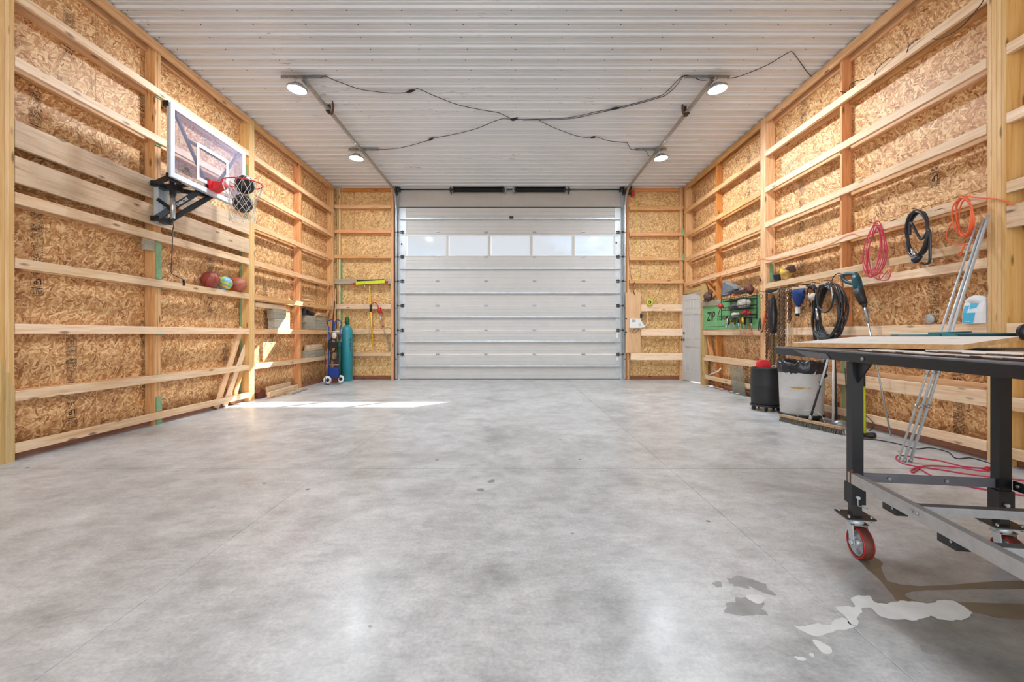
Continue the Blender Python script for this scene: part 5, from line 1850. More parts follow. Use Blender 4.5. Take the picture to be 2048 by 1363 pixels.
# welding cable coil and leads piled on the hand truck
wc = empty('welding_cable', (-4.08, 10.22, 0.02), 'tangle of black welding cable hung on the blue hand truck', 'cable')
random.seed(5)
for q, (r_, zc, xc) in enumerate(((0.085, 0.86, -4.09), (0.075, 0.62, -4.05))):
    pts = []
    for i in range(70):
        t = 2 * PI * i / 14
        pts.append(V(xc + r_ * math.cos(t) + random.uniform(-.008, .008), HY - 0.05 + 0.03 * math.sin(i * 0.5), zc + (0.15 if q == 0 else 0.1) * math.sin(t) + random.uniform(-.01, .01)))
    MB().tube(smooth(pts, 3), 0.009, 6).build('cable_coil', 'rubber', wc)
MB().box(-4.17, -3.985, HY - 0.09, HY - 0.015, 0.80, 0.93).build('cable_strap', 'black', wc)
b = MB()
b.sphere((-4.05, HY - 0.05, 1.08), 0.07, 14, 10, (0.8, 0.5, 1.1))
b.one('welding_torch_bag', 'mud', 'white and black crumpled bag on the hand truck', 'bag')
pts = smooth([(-4.22, 10.2, 0.95), (-4.24, 10.18, 0.7), (-4.19, 10.14, 0.5), (-4.23, 10.16, 0.34), (-4.15, 10.05, 0.012), (-4.05, 9.98, 0.012), (-4.12, 9.92, 0.012)], 6)
MB().tube(pts, 0.008, 6).one('welding_lead', 'hose', 'dark welding lead trailing from the hand truck to floor', 'cable')
b = MB()
b.box(-4.12, -3.99, HY + 0.01, HY + 0.14, 0.018, 0.26)
b.cyl((-4.055, HY + 0.075, 0.26), (-4.055, HY + 0.075, 0.42), 0.05, n=14)
b.box(-4.10, -4.01, HY + 0.04, HY + 0.12, 0.42, 0.55)
b.one('air_tank', 'dark_red', 'dark red and blue machine standing behind the hand truck', 'machine')
for k, (u, v0_, v1_, m_, l_) in enumerate(((657, 760, 574, 'old', 'tall thin strip leaning in the far corner behind the cylinders'), (664, 700, 574, 'fir', 'reddish strip leaning in the far corner'))):
    x = -4.33 + 0.05 * k
    board((x - 0.01, 10.86 - 0.05 * k, 0.02), (x + 0.0, 10.93 - 0.02 * k, 2.2), 0.03, 0.018, m_, l_, 'strips in the corner', up=V(1, 0, 0))
MB().bar((-4.315, 10.60, 0.01), (-4.29, 10.88, 1.9), 0.02, 0.02).one('steel_bar', 'dark_metal', 'dark steel bar leaning in the corner by the hand truck', 'bar')

# ================================================================== far wall, left of the overhead door
FY = YF - 0.002
br = empty('floor_squeegee', at(741, 565, FY - 0.02), 'wide yellow floor squeegee broom hung head up on far wall', 'broom')


def fx(u, v, dy=0.03):
    return at(u, v, FY - dy)


b = MB()
p0, p1 = fx(712, 566), fx(770, 563)
b.bar(p0, p1, 0.05, 0.075)
b.build('broom_head', 'lime', br)
MB().bar(fx(714, 561), fx(768, 559.5), 0.045, 0.03).build('rubber_blade', 'black', br)
MB().bar(fx(706.5, 568), fx(712, 566.5), 0.055, 0.05).build('end_cap', 'red', br)
MB().bar(fx(770, 563), fx(775, 564), 0.055, 0.05).build('end_cap', 'red', br)
MB().tube([fx(739, 572), fx(741, 610), fx(743.0, 640)], 0.017, 10).build('upper_handle', 'yellow', br)
MB().tube([fx(741, 612), fx(745.5, 690)], 0.021, 10).build('lower_handle', 'yellow', br)
MB().cyl(fx(741, 609), fx(741.6, 623), 0.027, n=12).build('clamp', 'black', br)
MB().tube(smooth([fx(728, 571), fx(733, 578), fx(739, 580), fx(746, 578), fx(752, 571)], 5), 0.006, 6).build('wire_brace', 'galv', br)
rp = empty('red_pump_wand', fx(757, 630), 'red handled metal wand hung beside the yellow broom', 'tool')
MB().tube(smooth([fx(742, 609), fx(748, 605), fx(754, 608), fx(757, 615)], 5), 0.010, 8).build('red_hose', 'red', rp)
b = MB()
b.sphere(fx(758, 619.5), 0.05, 14, 10, (0.9, 0.5, 1.1))
b.cyl(fx(761, 614), fx(765, 628), 0.014, n=8)
b.cyl(fx(756, 620), fx(760, 626), 0.028, n=10)
b.build('pump_body', 'red', rp)
MB().tube([fx(758, 625), fx(766, 655), fx(781, 702)], 0.010, 8).build('wand', 'galv', rp)
MB().cyl(fx(765, 649), fx(766.5, 654), 0.018, n=10).build('collar', 'red', rp)
MB().tube([fx(738, 624, 0.015), fx(737.5, 690, 0.015)], 0.006, 6).one('thin_rod', 'old', 'thin pale rod hanging behind the yellow broom handle', 'rod')

# ================================================================== far wall, right of the overhead door
tr = empty('tape_roll', at(1298.6, 604.5, YF - 0.06), 'bright yellow green roll of tape hung on the far wall', 'tape')
c_ = at(1298.6, 604.5, YF - 0.03)
MB().lathe([(0.034, 0), (0.08, 0), (0.08, 0.05), (0.034, 0.05), (0.034, 0)], c_, axis=V(0, -1, 0), n=28).build('tape', 'lime', tr)
MB().lathe([(0.026, -0.002), (0.034, -0.002), (0.034, 0.052), (0.026, 0.052), (0.026, -0.002)], c_, axis=V(0, -1, 0), n=20).build('core', 'ink_dark', tr)
ob = empty('door_opener_panel', at(1269, 646, YF - 0.05), 'white opener control box on the plywood backer', 'control box')
p0, p1 = at(1258, 655.5, YF - 0.03), at(1280, 637, YF - 0.03)
MB().box(p0.x, p1.x, YF - 0.10, YF - 0.02, p0.z, p1.z).build('case', 'white', ob)
for k in range(5):
    z = p1.z - 0.03 - 0.013 * k
    MB().box(p0.x + 0.05, p0.x + 0.14, YF - 0.1025, YF - 0.1005, z, z + 0.006).build('print_line', 'grey_cloth', ob)
for k in range(6):
    MB().box(p1.x - 0.05 + 0.025 * (k % 2), p1.x - 0.037 + 0.025 * (k % 2), YF - 0.1035, YF - 0.1005, p0.z + 0.05 + 0.028 * (k // 2), p0.z + 0.062 + 0.028 * (k // 2)).build('button', 'black', ob)
b = MB()
b.prism([(p1.x, p1.z - 0.03), (p1.x + 0.10, p0.z + 0.04), (p1.x + 0.10, p0.z + 0.02), (p1.x, p0.z)], 0.06, 'XZ', YF - 0.09)
b.build('side_cover', 'white', ob)
pts = smooth([at(1281, 650, YF - 0.05), at(1290, 651, YF - 0.05), at(1294, 645, YF - 0.05), at(1296, 632, YF - 0.05), at(1293, 622, YF - 0.05), at(1290, 612, YF - 0.02)], 5)
MB().tube(pts, 0.007, 6).one('white_lead', 'white', 'white lead curving up from the opener control box', 'cable')
pts = smooth([at(1281, 652, YF - 0.06), at(1276, 660, YF - 0.05), at(1268, 666, YF - 0.05), at(1266, 661, YF - 0.05), at(1275, 656, YF - 0.07), at(1287, 650, YF - 0.06)], 5)
MB().tube(pts, 0.005, 6).one('black_lead', 'rubber', 'thin black lead looped under the opener control box', 'cable')
b = MB()
b.box(*[q for q in (at(1279.5, 0, YF).x, at(1283.5, 0, YF).x)], YF - 0.05, YF - 0.02, CH + (V0 - 636) * YF / F, CH + (V0 - 627) * YF / F)
b.one('wall_switch', 'ink_dark', 'small dark switch above the opener control box', 'switch')
pts = []
for i in range(60):
    t = 2 * PI * i / 20
    pts.append(at(1268 + 1.6 * math.sin(2 * t), 576 + 13 * math.sin(t + 0.8), YF - 0.035 - 0.01 * (i % 20) / 20))
MB().tube(smooth(pts, 2), 0.007, 6).one('coiled_lead', 'rubber', 'small black cord bundle hung at the far wall', 'cord')
for (u0, u1, m_, l_) in ((1256, 1264, 'dark_red', 'dark thin wire hanging down the far wall by the jamb'), (1272, 1277, 'lime', 'yellow green string hanging down the far wall')):
    pts = smooth([at(u0, 380, YF - 0.012), at(u0 + 1, 450, YF - 0.012), at(u0 + 2, 520, YF - 0.012), at(u1, 562, YF - 0.012)], 5)
    MB().tube(pts, 0.004, 5).one('hanging_wire', m_, l_, 'wire')
for z in (0.0,):
    b = MB()
    for v in (637, 664):
        p = at(1252, v, YF - 0.02)
        b.cyl(p, p + V(0, -0.03, 0), 0.018, n=10)
    # two sensor knobs, each a thing
for v, l_ in ((637, 'upper small black knob on the jamb post'), (664, 'lower small black knob on the jamb post')):
    p = at(1252, v, YF - 0.0)
    MB().lathe([(0.02, 0), (0.02, 0.02), (0.012, 0.03), (0, 0.034)], p, axis=V(0, -1, 0), n=12).one('jamb_knob', 'black', l_, 'knob')

# ================================================================== tool wall (right)
zp = empty('green_sheathing_board', (WR - 0.006, 8.8, 1.2), 'green printed sheathing board nailed over the framing', 'board')
YA, YZ_ = 7.632, 9.93
PXf = WR - 0.002
MB().box(PXf - 0.011, PXf, YA, YZ_, 1.212, 1.775).build('sheathing_board', 'green', zp)
mt = Matrix.Translation(V(PXf - 0.0118, 9.72, 1.39)) @ Matrix((V(0, -1, 0), V(0, 0, 1), V(-1, 0, 0))).transposed().to_4x4()
b = MB().text('ZIP', 0.27, mt, bold=True)
sh = Matrix.Identity(4)
b2 = MB().text('SYSTEM', 0.13, mt @ Matrix.Translation(V(0.50, 0, 0)))
for bb_ in (b, b2):
    for i in range(len(bb_.v)):
        bb_.v[i] = V(bb_.v[i].x, bb_.v[i].y - (bb_.v[i].z - 1.39) * 0.22, bb_.v[i].z)
    bb_.build('lettering', 'ink_dark', zp)
b = MB()
y = 9.85
random.seed(3)
while y > 8.9:
    l_ = random.uniform(0.02, 0.05)
    b.box(PXf - 0.0122, PXf - 0.0112, y - l_, y, 1.262, 1.272)
    y -= l_ + 0.012
so = b.build('small_print', 'ink_dark', zp)
so['kind'] = 'stuff'
lumber('cap_board', (WR - 0.02, 9.93, 1.75), (WR - 0.02, 9.05, 1.75), 0.11, 0.03, 'grey_wood', zp)
# brown boots / cap on top of the cap board
b = MB()


def lump(seed, amp=0.25):
    def fn(p):
        n_ = mnoise.noise(p * 16 + V(seed, seed * 2, 0)) * 1.3
        r2 = 0.5 - abs(mnoise.noise(p * 34 + V(seed * 3, 0, seed)))
        q = p * (1 + amp * (n_ + 0.9 * r2))
        return V(q.x + 0.35 * amp * p.length * mnoise.noise(p * 9 + V(0, seed, 4)), q.y, q.z)
    return fn


b.sphere((WR - 0.03, 9.62, 1.90), 0.115, 20, 14, (0.55, 1.25, 0.85), lump(3))
b.sphere((WR - 0.03, 9.50, 1.98), 0.07, 14, 10, (0.5, 1.0, 1.0), lump(9))
b.one('leather_hat', 'brown_cloth', 'crumpled dark brown cap on the board beside the side door', 'cap')
b = MB()
pts = smooth([(WR - 0.07, 9.75, 1.83), (WR - 0.09, 9.55, 1.82), (WR - 0.08, 9.30, 1.83), (WR - 0.03, 9.25, 1.9)], 5)
b.tube(pts, 0.012, 6)
b.one('leather_strap', 'rubber', 'dark strap hanging below the brown cap', 'strap')

# wire rack
rk = empty('wire_rack', (WR - 0.11, 8.15, 1.38), 'black three tier wire rack on the green board', 'rack')
ry0, ry1, rx0, rx1 = 7.70, 8.62, WR - 0.20, WR - 0.02
for x in (rx0, rx1):
    for y in (ry0, ry1):
        MB().cyl((x, y, 1.37), (x, y, 1.86), 0.007, n=6).build('upright', 'black', rk)
for z in (1.40, 1.56, 1.72):
    b = MB()
    b.tube([(rx0, ry0, z), (rx0, ry1, z), (rx1, ry1, z), (rx1, ry0, z)], 0.006, 6, True)
    b.tube([(rx0, ry0, z + 0.05), (rx0, ry1, z + 0.05), (rx1, ry1, z + 0.05), (rx1, ry0, z + 0.05)], 0.005, 6, True)
    for k in range(1, 5):
        x = rx0 + (rx1 - rx0) * k / 5
        b.cyl((x, ry0, z), (x, ry1, z), 0.003, n=5)
    for k in range(12):
        y = ry0 + (ry1 - ry0) * k / 11
        b.cyl((rx0, y, z), (rx0, y, z + 0.05), 0.003, n=5)
        b.cyl((rx0, y, z), (rx1, y, z), 0.003, n=5)
    b.build('wire_tray', 'black', rk)
b = MB()
prf = [(8.74, 1.83), (8.70, 1.95), (8.66, 2.07), (8.60, 2.12), (8.50, 2.07), (8.36, 2.03), (8.22, 2.0), (8.14, 1.97), (8.10, 1.92), (8.2, 1.90), (8.34, 1.88), (8.44, 1.83)]
n = len(prf)
vs_, fs = [], []
for k, x in enumerate((WR - 0.17, WR - 0.15, WR - 0.10, WR - 0.06)):
    sc2 = (0.8, 1.0, 1.0, 0.8)[k]
    for y, z in prf:
        q = V(x, 8.42 + (y - 8.42) * sc2, 1.95 + (z - 1.95) * sc2)
        vs_.append(q + V(0.03 * mnoise.noise(q * 14), 0.02 * mnoise.noise(q * 17), 0.02 * mnoise.noise(q * 19)))
for k in range(3):
    for i_ in range(n):
        j_ = (i_ + 1) % n
        fs.append((k * n + i_, k * n + j_, (k + 1) * n + j_, (k + 1) * n + i_))
fs += [tuple(reversed(range(n))), tuple(range(3 * n, 4 * n))]
b.add(vs_, fs)
b.one('grey_bag', 'grey_cloth', 'grey folded tool bag standing on top of the wire rack', 'bag')
pts = []
for i in range(80):
    t = 2 * PI * i / 20
    pts.append(V(WR - 0.13 + 0.05 * math.sin(t), 8.02 + (0.24 - 0.012 * (i // 20)) * math.cos(t), 1.835 + 0.012 * (i // 20)))
MB().tube(pts, 0.013, 6).one('coiled_hose', 'rubber', 'flat coil of black hose on top of the wire rack', 'hose')
MB().sphere((WR - 0.12, 8.2, 1.83), 0.07, 14, 10, (0.8, 1.5, 0.35), lump(7, 0.3)).one('orange_rag', 'orange', 'orange rag lying behind the hose coil', 'rag')
MB().sphere((WR - 0.11, 7.78, 1.88), 0.08, 14, 10, (0.8, 0.9, 0.9), lump(8, 0.4)).one('red_strap_bundle', 'dark_red', 'dark red and grey strap bundle at the rack end by the post', 'strap')
MB().sphere((WR - 0.11, 7.97, 1.645), 0.10, 22, 14, (0.75, 1.7, 0.72), lump(6, 0.25)).one('white_bag', 'mud', 'white plastic bag on the middle tier of the rack', 'bag')
MB().sphere((WR - 0.11, 8.35, 1.62), 0.075, 14, 10, (0.8, 1.7, 0.5), lump(11, 0.3)).one('dark_cloth', 'grey_cloth', 'dark folded cloth on the middle tier of the rack', 'cloth')
MB().sphere((WR - 0.14, 7.84, 1.47), 0.075, 16, 10, (0.7, 1.7, 0.6), lump(13, 0.4)).one('red_glove', 'red', 'red work glove on the lowest tier by the post', 'glove')
MB().sphere((WR - 0.14, 8.20, 1.46), 0.065, 16, 10, (0.8, 1.8, 0.5), lump(15, 0.4)).one('pale_glove', 'mud', 'pale grey glove on the lowest tier of the rack', 'glove')
MB().sphere((WR - 0.22, 8.60, 1.64), 0.055, 16, 10, (0.8, 1.0, 0.9), lump(16, 0.3)).one('red_headlamp', 'red', 'small red headlamp at the rack end by the lettering', 'lamp')
pts = smooth([(WR - 0.22, 8.62, 1.64), (WR - 0.10, 8.9, 1.60), (WR - 0.05, 9.1, 1.48), (WR - 0.04, 9.12, 1.38)], 6)
MB().tube(pts, 0.006, 6).one('brown_strap', 'brown_cloth', 'thin brown strap hanging across the green board lettering', 'strap')
# tools hanging in a clump under the rack
random.seed(21)
cols = ['yellow', 'black', 'cham', 'black', 'olive', 'black', 'yellow', 'cham', 'black', 'dark_red', 'black', 'yellow', 'black']
names_ = ['screwdriver', 'pliers', 'wrench', 'hammer', 'utility_knife', 'pliers', 'tape_measure', 'wrench', 'clamp', 'screwdriver', 'file', 'drill_bit_holder', 'ratchet']
for k in range(13):
    y = 8.50 - 0.062 * k
    x = WR - 0.10 - 0.05 * (k % 3)
    h = random.uniform(0.10, 0.20)
    c_ = cols[k]
    root = empty(names_[k], (x, y, 1.37 - h), '%s %s hanging under the wire rack, %s from the door side' % ({'yellow': 'yellow', 'black': 'black', 'cham': 'steel', 'olive': 'olive', 'dark_red': 'dark red'}[c_], names_[k].replace('_', ' '),
                 ('first', 'second', 'third', 'fourth', 'fifth', 'sixth', 'seventh', 'eighth', 'ninth', 'tenth', 'eleventh', 'twelfth', 'last')[k]), 'tool', 'tools under the wire rack')
    dy = random.uniform(-0.05, 0.05)
    MB().tube([V(x, y, 1.395), V(x, y + dy * 0.5, 1.37 - h * 0.5), V(x, y + dy, 1.37 - h)], [0.006, 0.007, 0.005], 6).build('shank', 'cham', root)
    MB().tube([V(x, y, 1.40), V(x, y, 1.37), V(x, y + dy * 0.3, 1.37 - h * 0.35), V(x, y + dy * 0.45, 1.37 - h * 0.5)], [0.012, 0.02, 0.022, 0.014], 8).build('handle', c_, root)
    if k in (2, 6, 10):
        MB().sphere((x - 0.01, y + dy, 1.37 - h), 0.032, 12, 8, (0.6, 1, 0.8)).build('head', 'cham' if k != 6 else 'yellow', root)
for k, yy in enumerate((8.2, 8.05, 7.86, 7.80)):
    pts = smooth([(WR - 0.10, yy, 1.38), (WR - 0.045, yy + 0.05, 1.22), (WR - 0.045, yy - 0.03, 1.08), (WR - 0.045, yy + 0.01, 1.13), (WR - 0.045, yy + 0.07, 1.09)], 5)
    MB().tube(pts, 0.004, 5).one('orange_string', 'orange', 'orange string end dangling over the girt, %s from the door side' % ('first', 'second', 'third', 'fourth')[k], 'string', 'orange strings under the rack')


# --- things hung on nails from the post onwards
def nail(y, z, side='R', L_=0.06):
    return MB().cyl((WR + 0.002, y, z), (WR - L_, y, z + 0.004), 0.004, n=6)


def link_chain(name, top, length, mat, label, r=0.021, wire=0.0052, cat='chain', jitter=0.004, loop=None, group='chains on the tool wall'):
    """hung chain: links turned a quarter each"""
    root = empty(name, (top[0], top[1], top[2] - length), label, cat, group)
    n = int(length / (r * 1.45))
    b = MB()
    yy = 0.0
    for i in range(n):
        z = top[2] - i * r * 1.45
        yy += random.uniform(-jitter, jitter)
        yy *= 0.9
        c_ = V(top[0] + random.uniform(-jitter, jitter), top[1] + yy, z)
        a = 0.8 if i % 2 else 0.8 + PI / 2
        s_ = V(math.cos(a), math.sin(a), 0)
        pts = [c_ + s_ * (r * 0.62 * math.cos(t)) + V(0, 0, r * 1.08 * math.sin(t)) for t in [2 * PI * q / 8 for q in range(8)]]
        b.tube(pts, wire * 1.45, 4, True)
    b.build('chain', mat, root)
    return root


random.seed(9)
for k, (u, v0, v1, m_, lab, r_) in enumerate((
        (1533, 582, 720, 'rust', 'rusty brown chain hanging right beside the main post', 0.019),
        (1537, 600, 700, 'rust', 'second rusty chain beside the main post', 0.017),
        (1541, 668, 745, 'chain', 'chain end hanging below the black wrapped roll', 0.021),
        (1547, 668, 735, 'chain', 'short chain end below the black wrapped roll, farther from post', 0.021),
        (1558, 576, 752, 'chain', 'long heavy chain, first strand past the black roll', 0.024),
        (1563, 577, 756, 'chain', 'long heavy chain, second strand past the black roll', 0.024),
        (1568, 578, 760, 'chain', 'long heavy chain, third strand past the black roll', 0.022),
        (1577, 580, 650, 'chain', 'short chain bundle beside the pale cord, nearer the roll', 0.026),
        (1581, 582, 645, 'rust', 'short dark chain bundle beside the pale cord', 0.026))):
    x = WR - 0.055 - 0.03 * (k % 3)
    p = onX(u, v0, x)
    q = onX(u, v1, x)
    link_chain('chain', (x, p.y, p.z), p.z - q.z, m_, lab, r_)
nl = MB()
cb = empty('hook_bar', (WR - 0.02, 6.4, 1.80), 'dark wooden bar with nails that carries chains and cords', 'rail')
lumber('bar', (WR + 0.019, 7.46, 1.795), (WR + 0.019, 5.95, 1.775), 0.05, 0.034, 'old', cb)
for u in (1533, 1545, 1558, 1563, 1568, 1577, 1583, 1598, 1618, 1622, 1640, 1665):
    p = onX(u, 576, WR)
    MB().cyl((WR + 0.0, p.y, 1.80), (WR - 0.11, p.y, 1.81), 0.0045, n=6).build('nail', 'dark_metal', cb)
p = onX(1575, 588, WR - 0.06)
b = MB()
b.tube([p, V(p.x, p.y + 0.005, 0.45)], 0.007, 6)
b.tube([V(p.x + 0.015, p.y - 0.04, p.z), V(p.x + 0.015, p.y - 0.04, 0.5)], 0.006, 6)
b.one('pale_string', 'cord_white', 'pale cord hanging straight down past the chains', 'cord')
pts = smooth([onX(1577, 652, WR - 0.05), onX(1580, 665, WR - 0.05), onX(1584, 680, WR - 0.05), onX(1583, 700, WR - 0.05)], 4)
MB().tube(pts, 0.005, 5).one('thin_rope', 'tan', 'thin tan rope end hanging below the short chains', 'rope')
# black wrapped roll
p0, p1 = onX(1545, 590, WR - 0.07), onX(1546, 667, WR - 0.07)
wr_ = empty('wrapped_roll', p1, 'black plastic wrapped roll hanging among the chains', 'roll')
b = MB()
b.lathe([(0.0, 0.0), (0.045, 0.01), (0.056, 0.06), (0.058, (p0.z - p1.z) * 0.5), (0.052, (p0.z - p1.z) * 0.85), (0.02, (p0.z - p1.z) * 0.97), (0.012, (p0.z - p1.z))], p1, n=24)
for i in range(len(b.v)):
    q = b.v[i]
    n_ = 2.0 * mnoise.noise(V(q.x * 22, q.y * 22, q.z * 34))
    b.v[i] = V(q.x + (q.x - p1.x) * 0.22 * n_, q.y + (q.y - p1.y) * 0.22 * n_, q.z)
b.build('plastic_wrap', 'plastic_bag', wr_)
p = onX(1541, 581, WR - 0.06)
b = MB()
b.sphere(p, 0.055, 16, 10, (0.8, 2.2, 0.55), lump(19, 0.4))
b.build('folded_top', 'plastic_bag', wr_)
# orange caulking handle / clamp over the post edge
oc = empty('orange_clamp', onX(1524, 690, WR - 0.04), 'orange handled clamp hanging on the main post', 'clamp')
MB().tube([onX(1532, 622, WR - 0.05), onX(1528, 640, WR - 0.05), onX(1526, 660, WR - 0.05)], [0.024, 0.018, 0.012], 8).build('handle', 'orange', oc)
MB().tube([onX(1529, 640, WR - 0.035), onX(1525, 662, WR - 0.035), onX(1522, 664, WR - 0.035)], [0.016, 0.012, 0.008], 8).build('jaw', 'rust', oc)
pl_ = empty('pliers', onX(1518, 660, WR - 0.04), 'dark pliers hanging at the green board edge by the post', 'pliers')
for s_ in (-1, 1):
    MB().tube([onX(1520 + 1 * s_, 636, WR - 0.04), onX(1520 + 2 * s_, 646, WR - 0.04), onX(1519 + 2 * s_, 656, WR - 0.04), onX(1517.5 + 1 * s_, 662, WR - 0.04)], [0.006, 0.009, 0.009, 0.006], 6).build('handle', 'dark_metal', pl_)
pts = []
for i in range(50):
    t = 2 * PI * i / 12
    pts.append(onX(1522 + 3.5 * math.cos(t), 592 + 4 * math.sin(t), WR - 0.03 - 0.02 * (i % 3) / 3))
MB().tube(pts, 0.004, 5).one('teal_twine', 'teal_dark', 'small tangle of teal twine on the main post', 'twine')
b = MB()
b.cyl(onX(1521.5, 556, WR - 0.014), onX(1521.5, 562, WR - 0.014), 0.008, 0.012, n=8)
b.one('post_hook', 'black', 'tiny black hook near the top of the main post', 'hook')
p = onX(1522, 566, WR - 0.006)
MB().tube(smooth([p + V(0, 0.09, -0.01), p + V(-0.006, 0.03, 0.005), p + V(-0.006, -0.03, 0.01), p + V(0, -0.08, 0.02)], 4), 0.004, 5).one('orange_string', 'orange', 'short orange string tied around the main post', 'string')
# blue cap
cp = empty('baseball_hat', onX(1598, 612, WR - 0.07), 'dark blue baseball cap hanging upside down on a nail', 'cap')
b = MB()
c_ = onX(1597, 586, WR - 0.09)
b.lathe([(0.0, -0.20), (0.03, -0.185), (0.07, -0.13), (0.10, -0.06), (0.115, 0.0), (0.10, 0.05), (0.085, 0.06)], c_, n=24)
for i in range(len(b.v)):
    q = b.v[i]
    b.v[i] = V(c_.x + (q.x - c_.x) * 0.62, q.y + 0.04 * (c_.z - q.z) * 0, q.z + 0.012 * mnoise.noise(q * 20))
b.build('crown', 'navy', cp)
b = MB()
vs_, fs = [], []
for i in range(9):
    t = i / 8
    for j in range(4):
        s_ = j / 3
        vs_.append(c_ + V(-0.02 - 0.03 * math.sin(PI * t), -0.13 * s_ - 0.06, 0.055 - 0.11 * t + 0.0 * s_) * 1.0)
for i in range(8):
    for j in range(3):
        fs.append((i * 4 + j, i * 4 + j + 1, i * 4 + 5 + j, i * 4 + 4 + j))
n0_ = len(vs_)
vs_ += [p - V(0.008, 0, 0) for p in vs_]
fs += [tuple(n0_ + q for q in reversed(f)) for f in fs]
b.add(vs_, fs, True)
b.build('peak', 'navy', cp)
pu = empty('small_pulley', onX(1595, 628, WR - 0.07), 'small white pulley block hanging below the blue cap', 'pulley')
p = onX(1595, 620, WR - 0.075)
MB().box(p.x - 0.015, p.x + 0.015, p.y - 0.035, p.y + 0.03, p.z - 0.045, p.z + 0.045).build('block', 'white', pu)
MB().lathe([(0.0, -0.014), (0.03, -0.012), (0.024, 0), (0.03, 0.012), (0, 0.014)], p - V(0, 0, 0.055), axis=V(1, 0, 0), n=16).build('sheave', 'dark_metal', pu)
MB().tube([p + V(0, 0, 0.04), p + V(0, 0.0, 0.10), p + V(0.03, 0, 0.16)], 0.005, 6).build('hook', 'cham', pu)
# ear muffs
em = empty('ear_muffs', onX(1622, 605, WR - 0.07), 'black ear muffs with tan cushions hanging on a nail', 'ear muffs')
for u in (1617.5, 1626.5):
    p = onX(u, 593, WR - 0.10)
    MB().lathe([(0.0, -0.028), (0.04, -0.026), (0.05, -0.008), (0.05, 0.006), (0.0, 0.008)], p, axis=V(-0.8, -0.6 if u > 1620 else 0.6, 0), n=20).build('cushion', 'mud', em)
    MB().lathe([(0.0, 0.01), (0.048, 0.006), (0.052, 0.018), (0.04, 0.034), (0.0, 0.038)], p, axis=V(0.8, 0.6 if u > 1620 else -0.6, 0), n=20).build('ear_cup', 'black', em)
p = onX(1622, 580, WR - 0.09)
MB().tube(smooth([onX(1615, 590, WR - 0.09), onX(1616, 577, WR - 0.09), onX(1622, 572, WR - 0.09), onX(1628, 577, WR - 0.09), onX(1629, 590, WR - 0.09)], 5), 0.009, 6).build('headband', 'black', em)
b = MB()
for k in range(6):
    b.bar(onX(1612 + 3.2 * k, 571 - 0.6 * k, WR - 0.06 - 0.02 * (k % 2)), onX(1620 + 3.2 * k, 577 + 1.5 * (k % 3), WR - 0.09), 0.01, 0.01)
so = b.build('cable_ties', 'black', em)
gl = empty('hanging_gloves', onX(1622, 616, WR - 0.06), 'small dark clips hanging below the ear muffs', 'clips')
for k, u in enumerate((1620, 1625)):
    MB().tube([onX(u, 603, WR - 0.06), onX(u + 0.5, 609, WR - 0.065), onX(u, 614, WR - 0.06)], [0.007, 0.012, 0.008], 6).build('clip', 'dark_metal', gl)


# --- coils
def coil(name, cu, cv, ru, rv, X, turns, r, mat, label, cat='cord', jit=0.06, seed=1, depth=0.05, group=None, per=18, tail=None, sq=0.0):
    rnd = random.Random(seed)
    c_ = onX(cu, cv, X)
    sc = c_.y / F
    # half sizes along the wall (Y) and up
    hy = abs(onX(cu - ru, cv, X).y - onX(cu + ru, cv, X).y) / 2
    hz = rv * sc
    pts = []
    a_, b_, oy, oz = 1, 1, 0, 0
    for i in range(turns * per + 1):
        if i % per == 0:
            ta, tb, toy, toz = 1 - rnd.random() * jit * 2.2, 1 - rnd.random() * jit * 1.6, rnd.uniform(-jit, jit) * 0.8, rnd.uniform(0, jit)
        a_ += (ta - a_) * 0.15
        b_ += (tb - b_) * 0.15
        oy += (toy - oy) * 0.15
        oz += (toz - oz) * 0.15
        t = 2 * PI * i / per + PI / 2
        k_ = 1 - sq * max(0, math.sin(t))          # narrower where it hangs over the nail
        pts.append(V(X - depth * (0.5 + 0.5 * math.sin(i * 0.37 + seed)), c_.y + hy * (a_ * math.cos(t) * k_ + oy), c_.z + hz * (b_ * math.sin(t) + oz)))
    root = empty(name, (X, c_.y, c_.z - hz), label, cat, group)
    MB().tube(smooth(pts, 2), r, 6).build('coil', mat, root)
    if tail:
        MB().tube(smooth([onX(u, v, X - dx) for u, v, dx in tail], 5), r, 6).build('loose_end', mat, root)
    return root


hs = coil('air_hose', 1667, 625, 33, 57, WR - 0.02, 11, 0.0115, 'hose', 'thick coil of black air hose hanging over the table end', 'hose', 0.09, 4, 0.12, sq=0.25)
MB().tube(smooth([onX(1640, 570, WR - 0.15), onX(1634, 590, WR - 0.15), onX(1636, 610, WR - 0.15), onX(1648, 624, WR - 0.15), onX(1660, 618, WR - 0.15), onX(1666, 600, WR - 0.15), onX(1664, 580, WR - 0.15), onX(1655, 564, WR - 0.15)], 6), 0.011, 7).build('front_loop', 'hose', hs)
MB().tube([onX(1633, 616, WR - 0.15), onX(1634, 626, WR - 0.15), onX(1636, 640, WR - 0.15)], [0.012, 0.018, 0.012], 8).build('coupling', 'cham', hs)
MB().tube([onX(1663, 574, WR - 0.16), onX(1665, 588, WR - 0.16), onX(1665, 597, WR - 0.16)], [0.009, 0.013, 0.009], 8).build('coupling', 'cham', hs)
coil('black_strap', 1631, 640, 2.5, 42, WR - 0.03, 2, 0.012, 'rubber', 'long black strap hanging beside the air hose', 'strap', 0.02, 8, 0.02)
coil('crimson_extension_lead', 1755, 507, 20, 58, WR - 0.01, 6, 0.0052, 'pink', 'crimson extension cord coiled on a nail', 'cord', 0.22, 3, 0.07, sq=0.35,
     tail=((1768, 520, .03), (1758, 560, .05), (1776, 540, .06), (1782, 545, .06), (1772, 560, .04), (1745, 550, .03), (1736, 500, .03)))
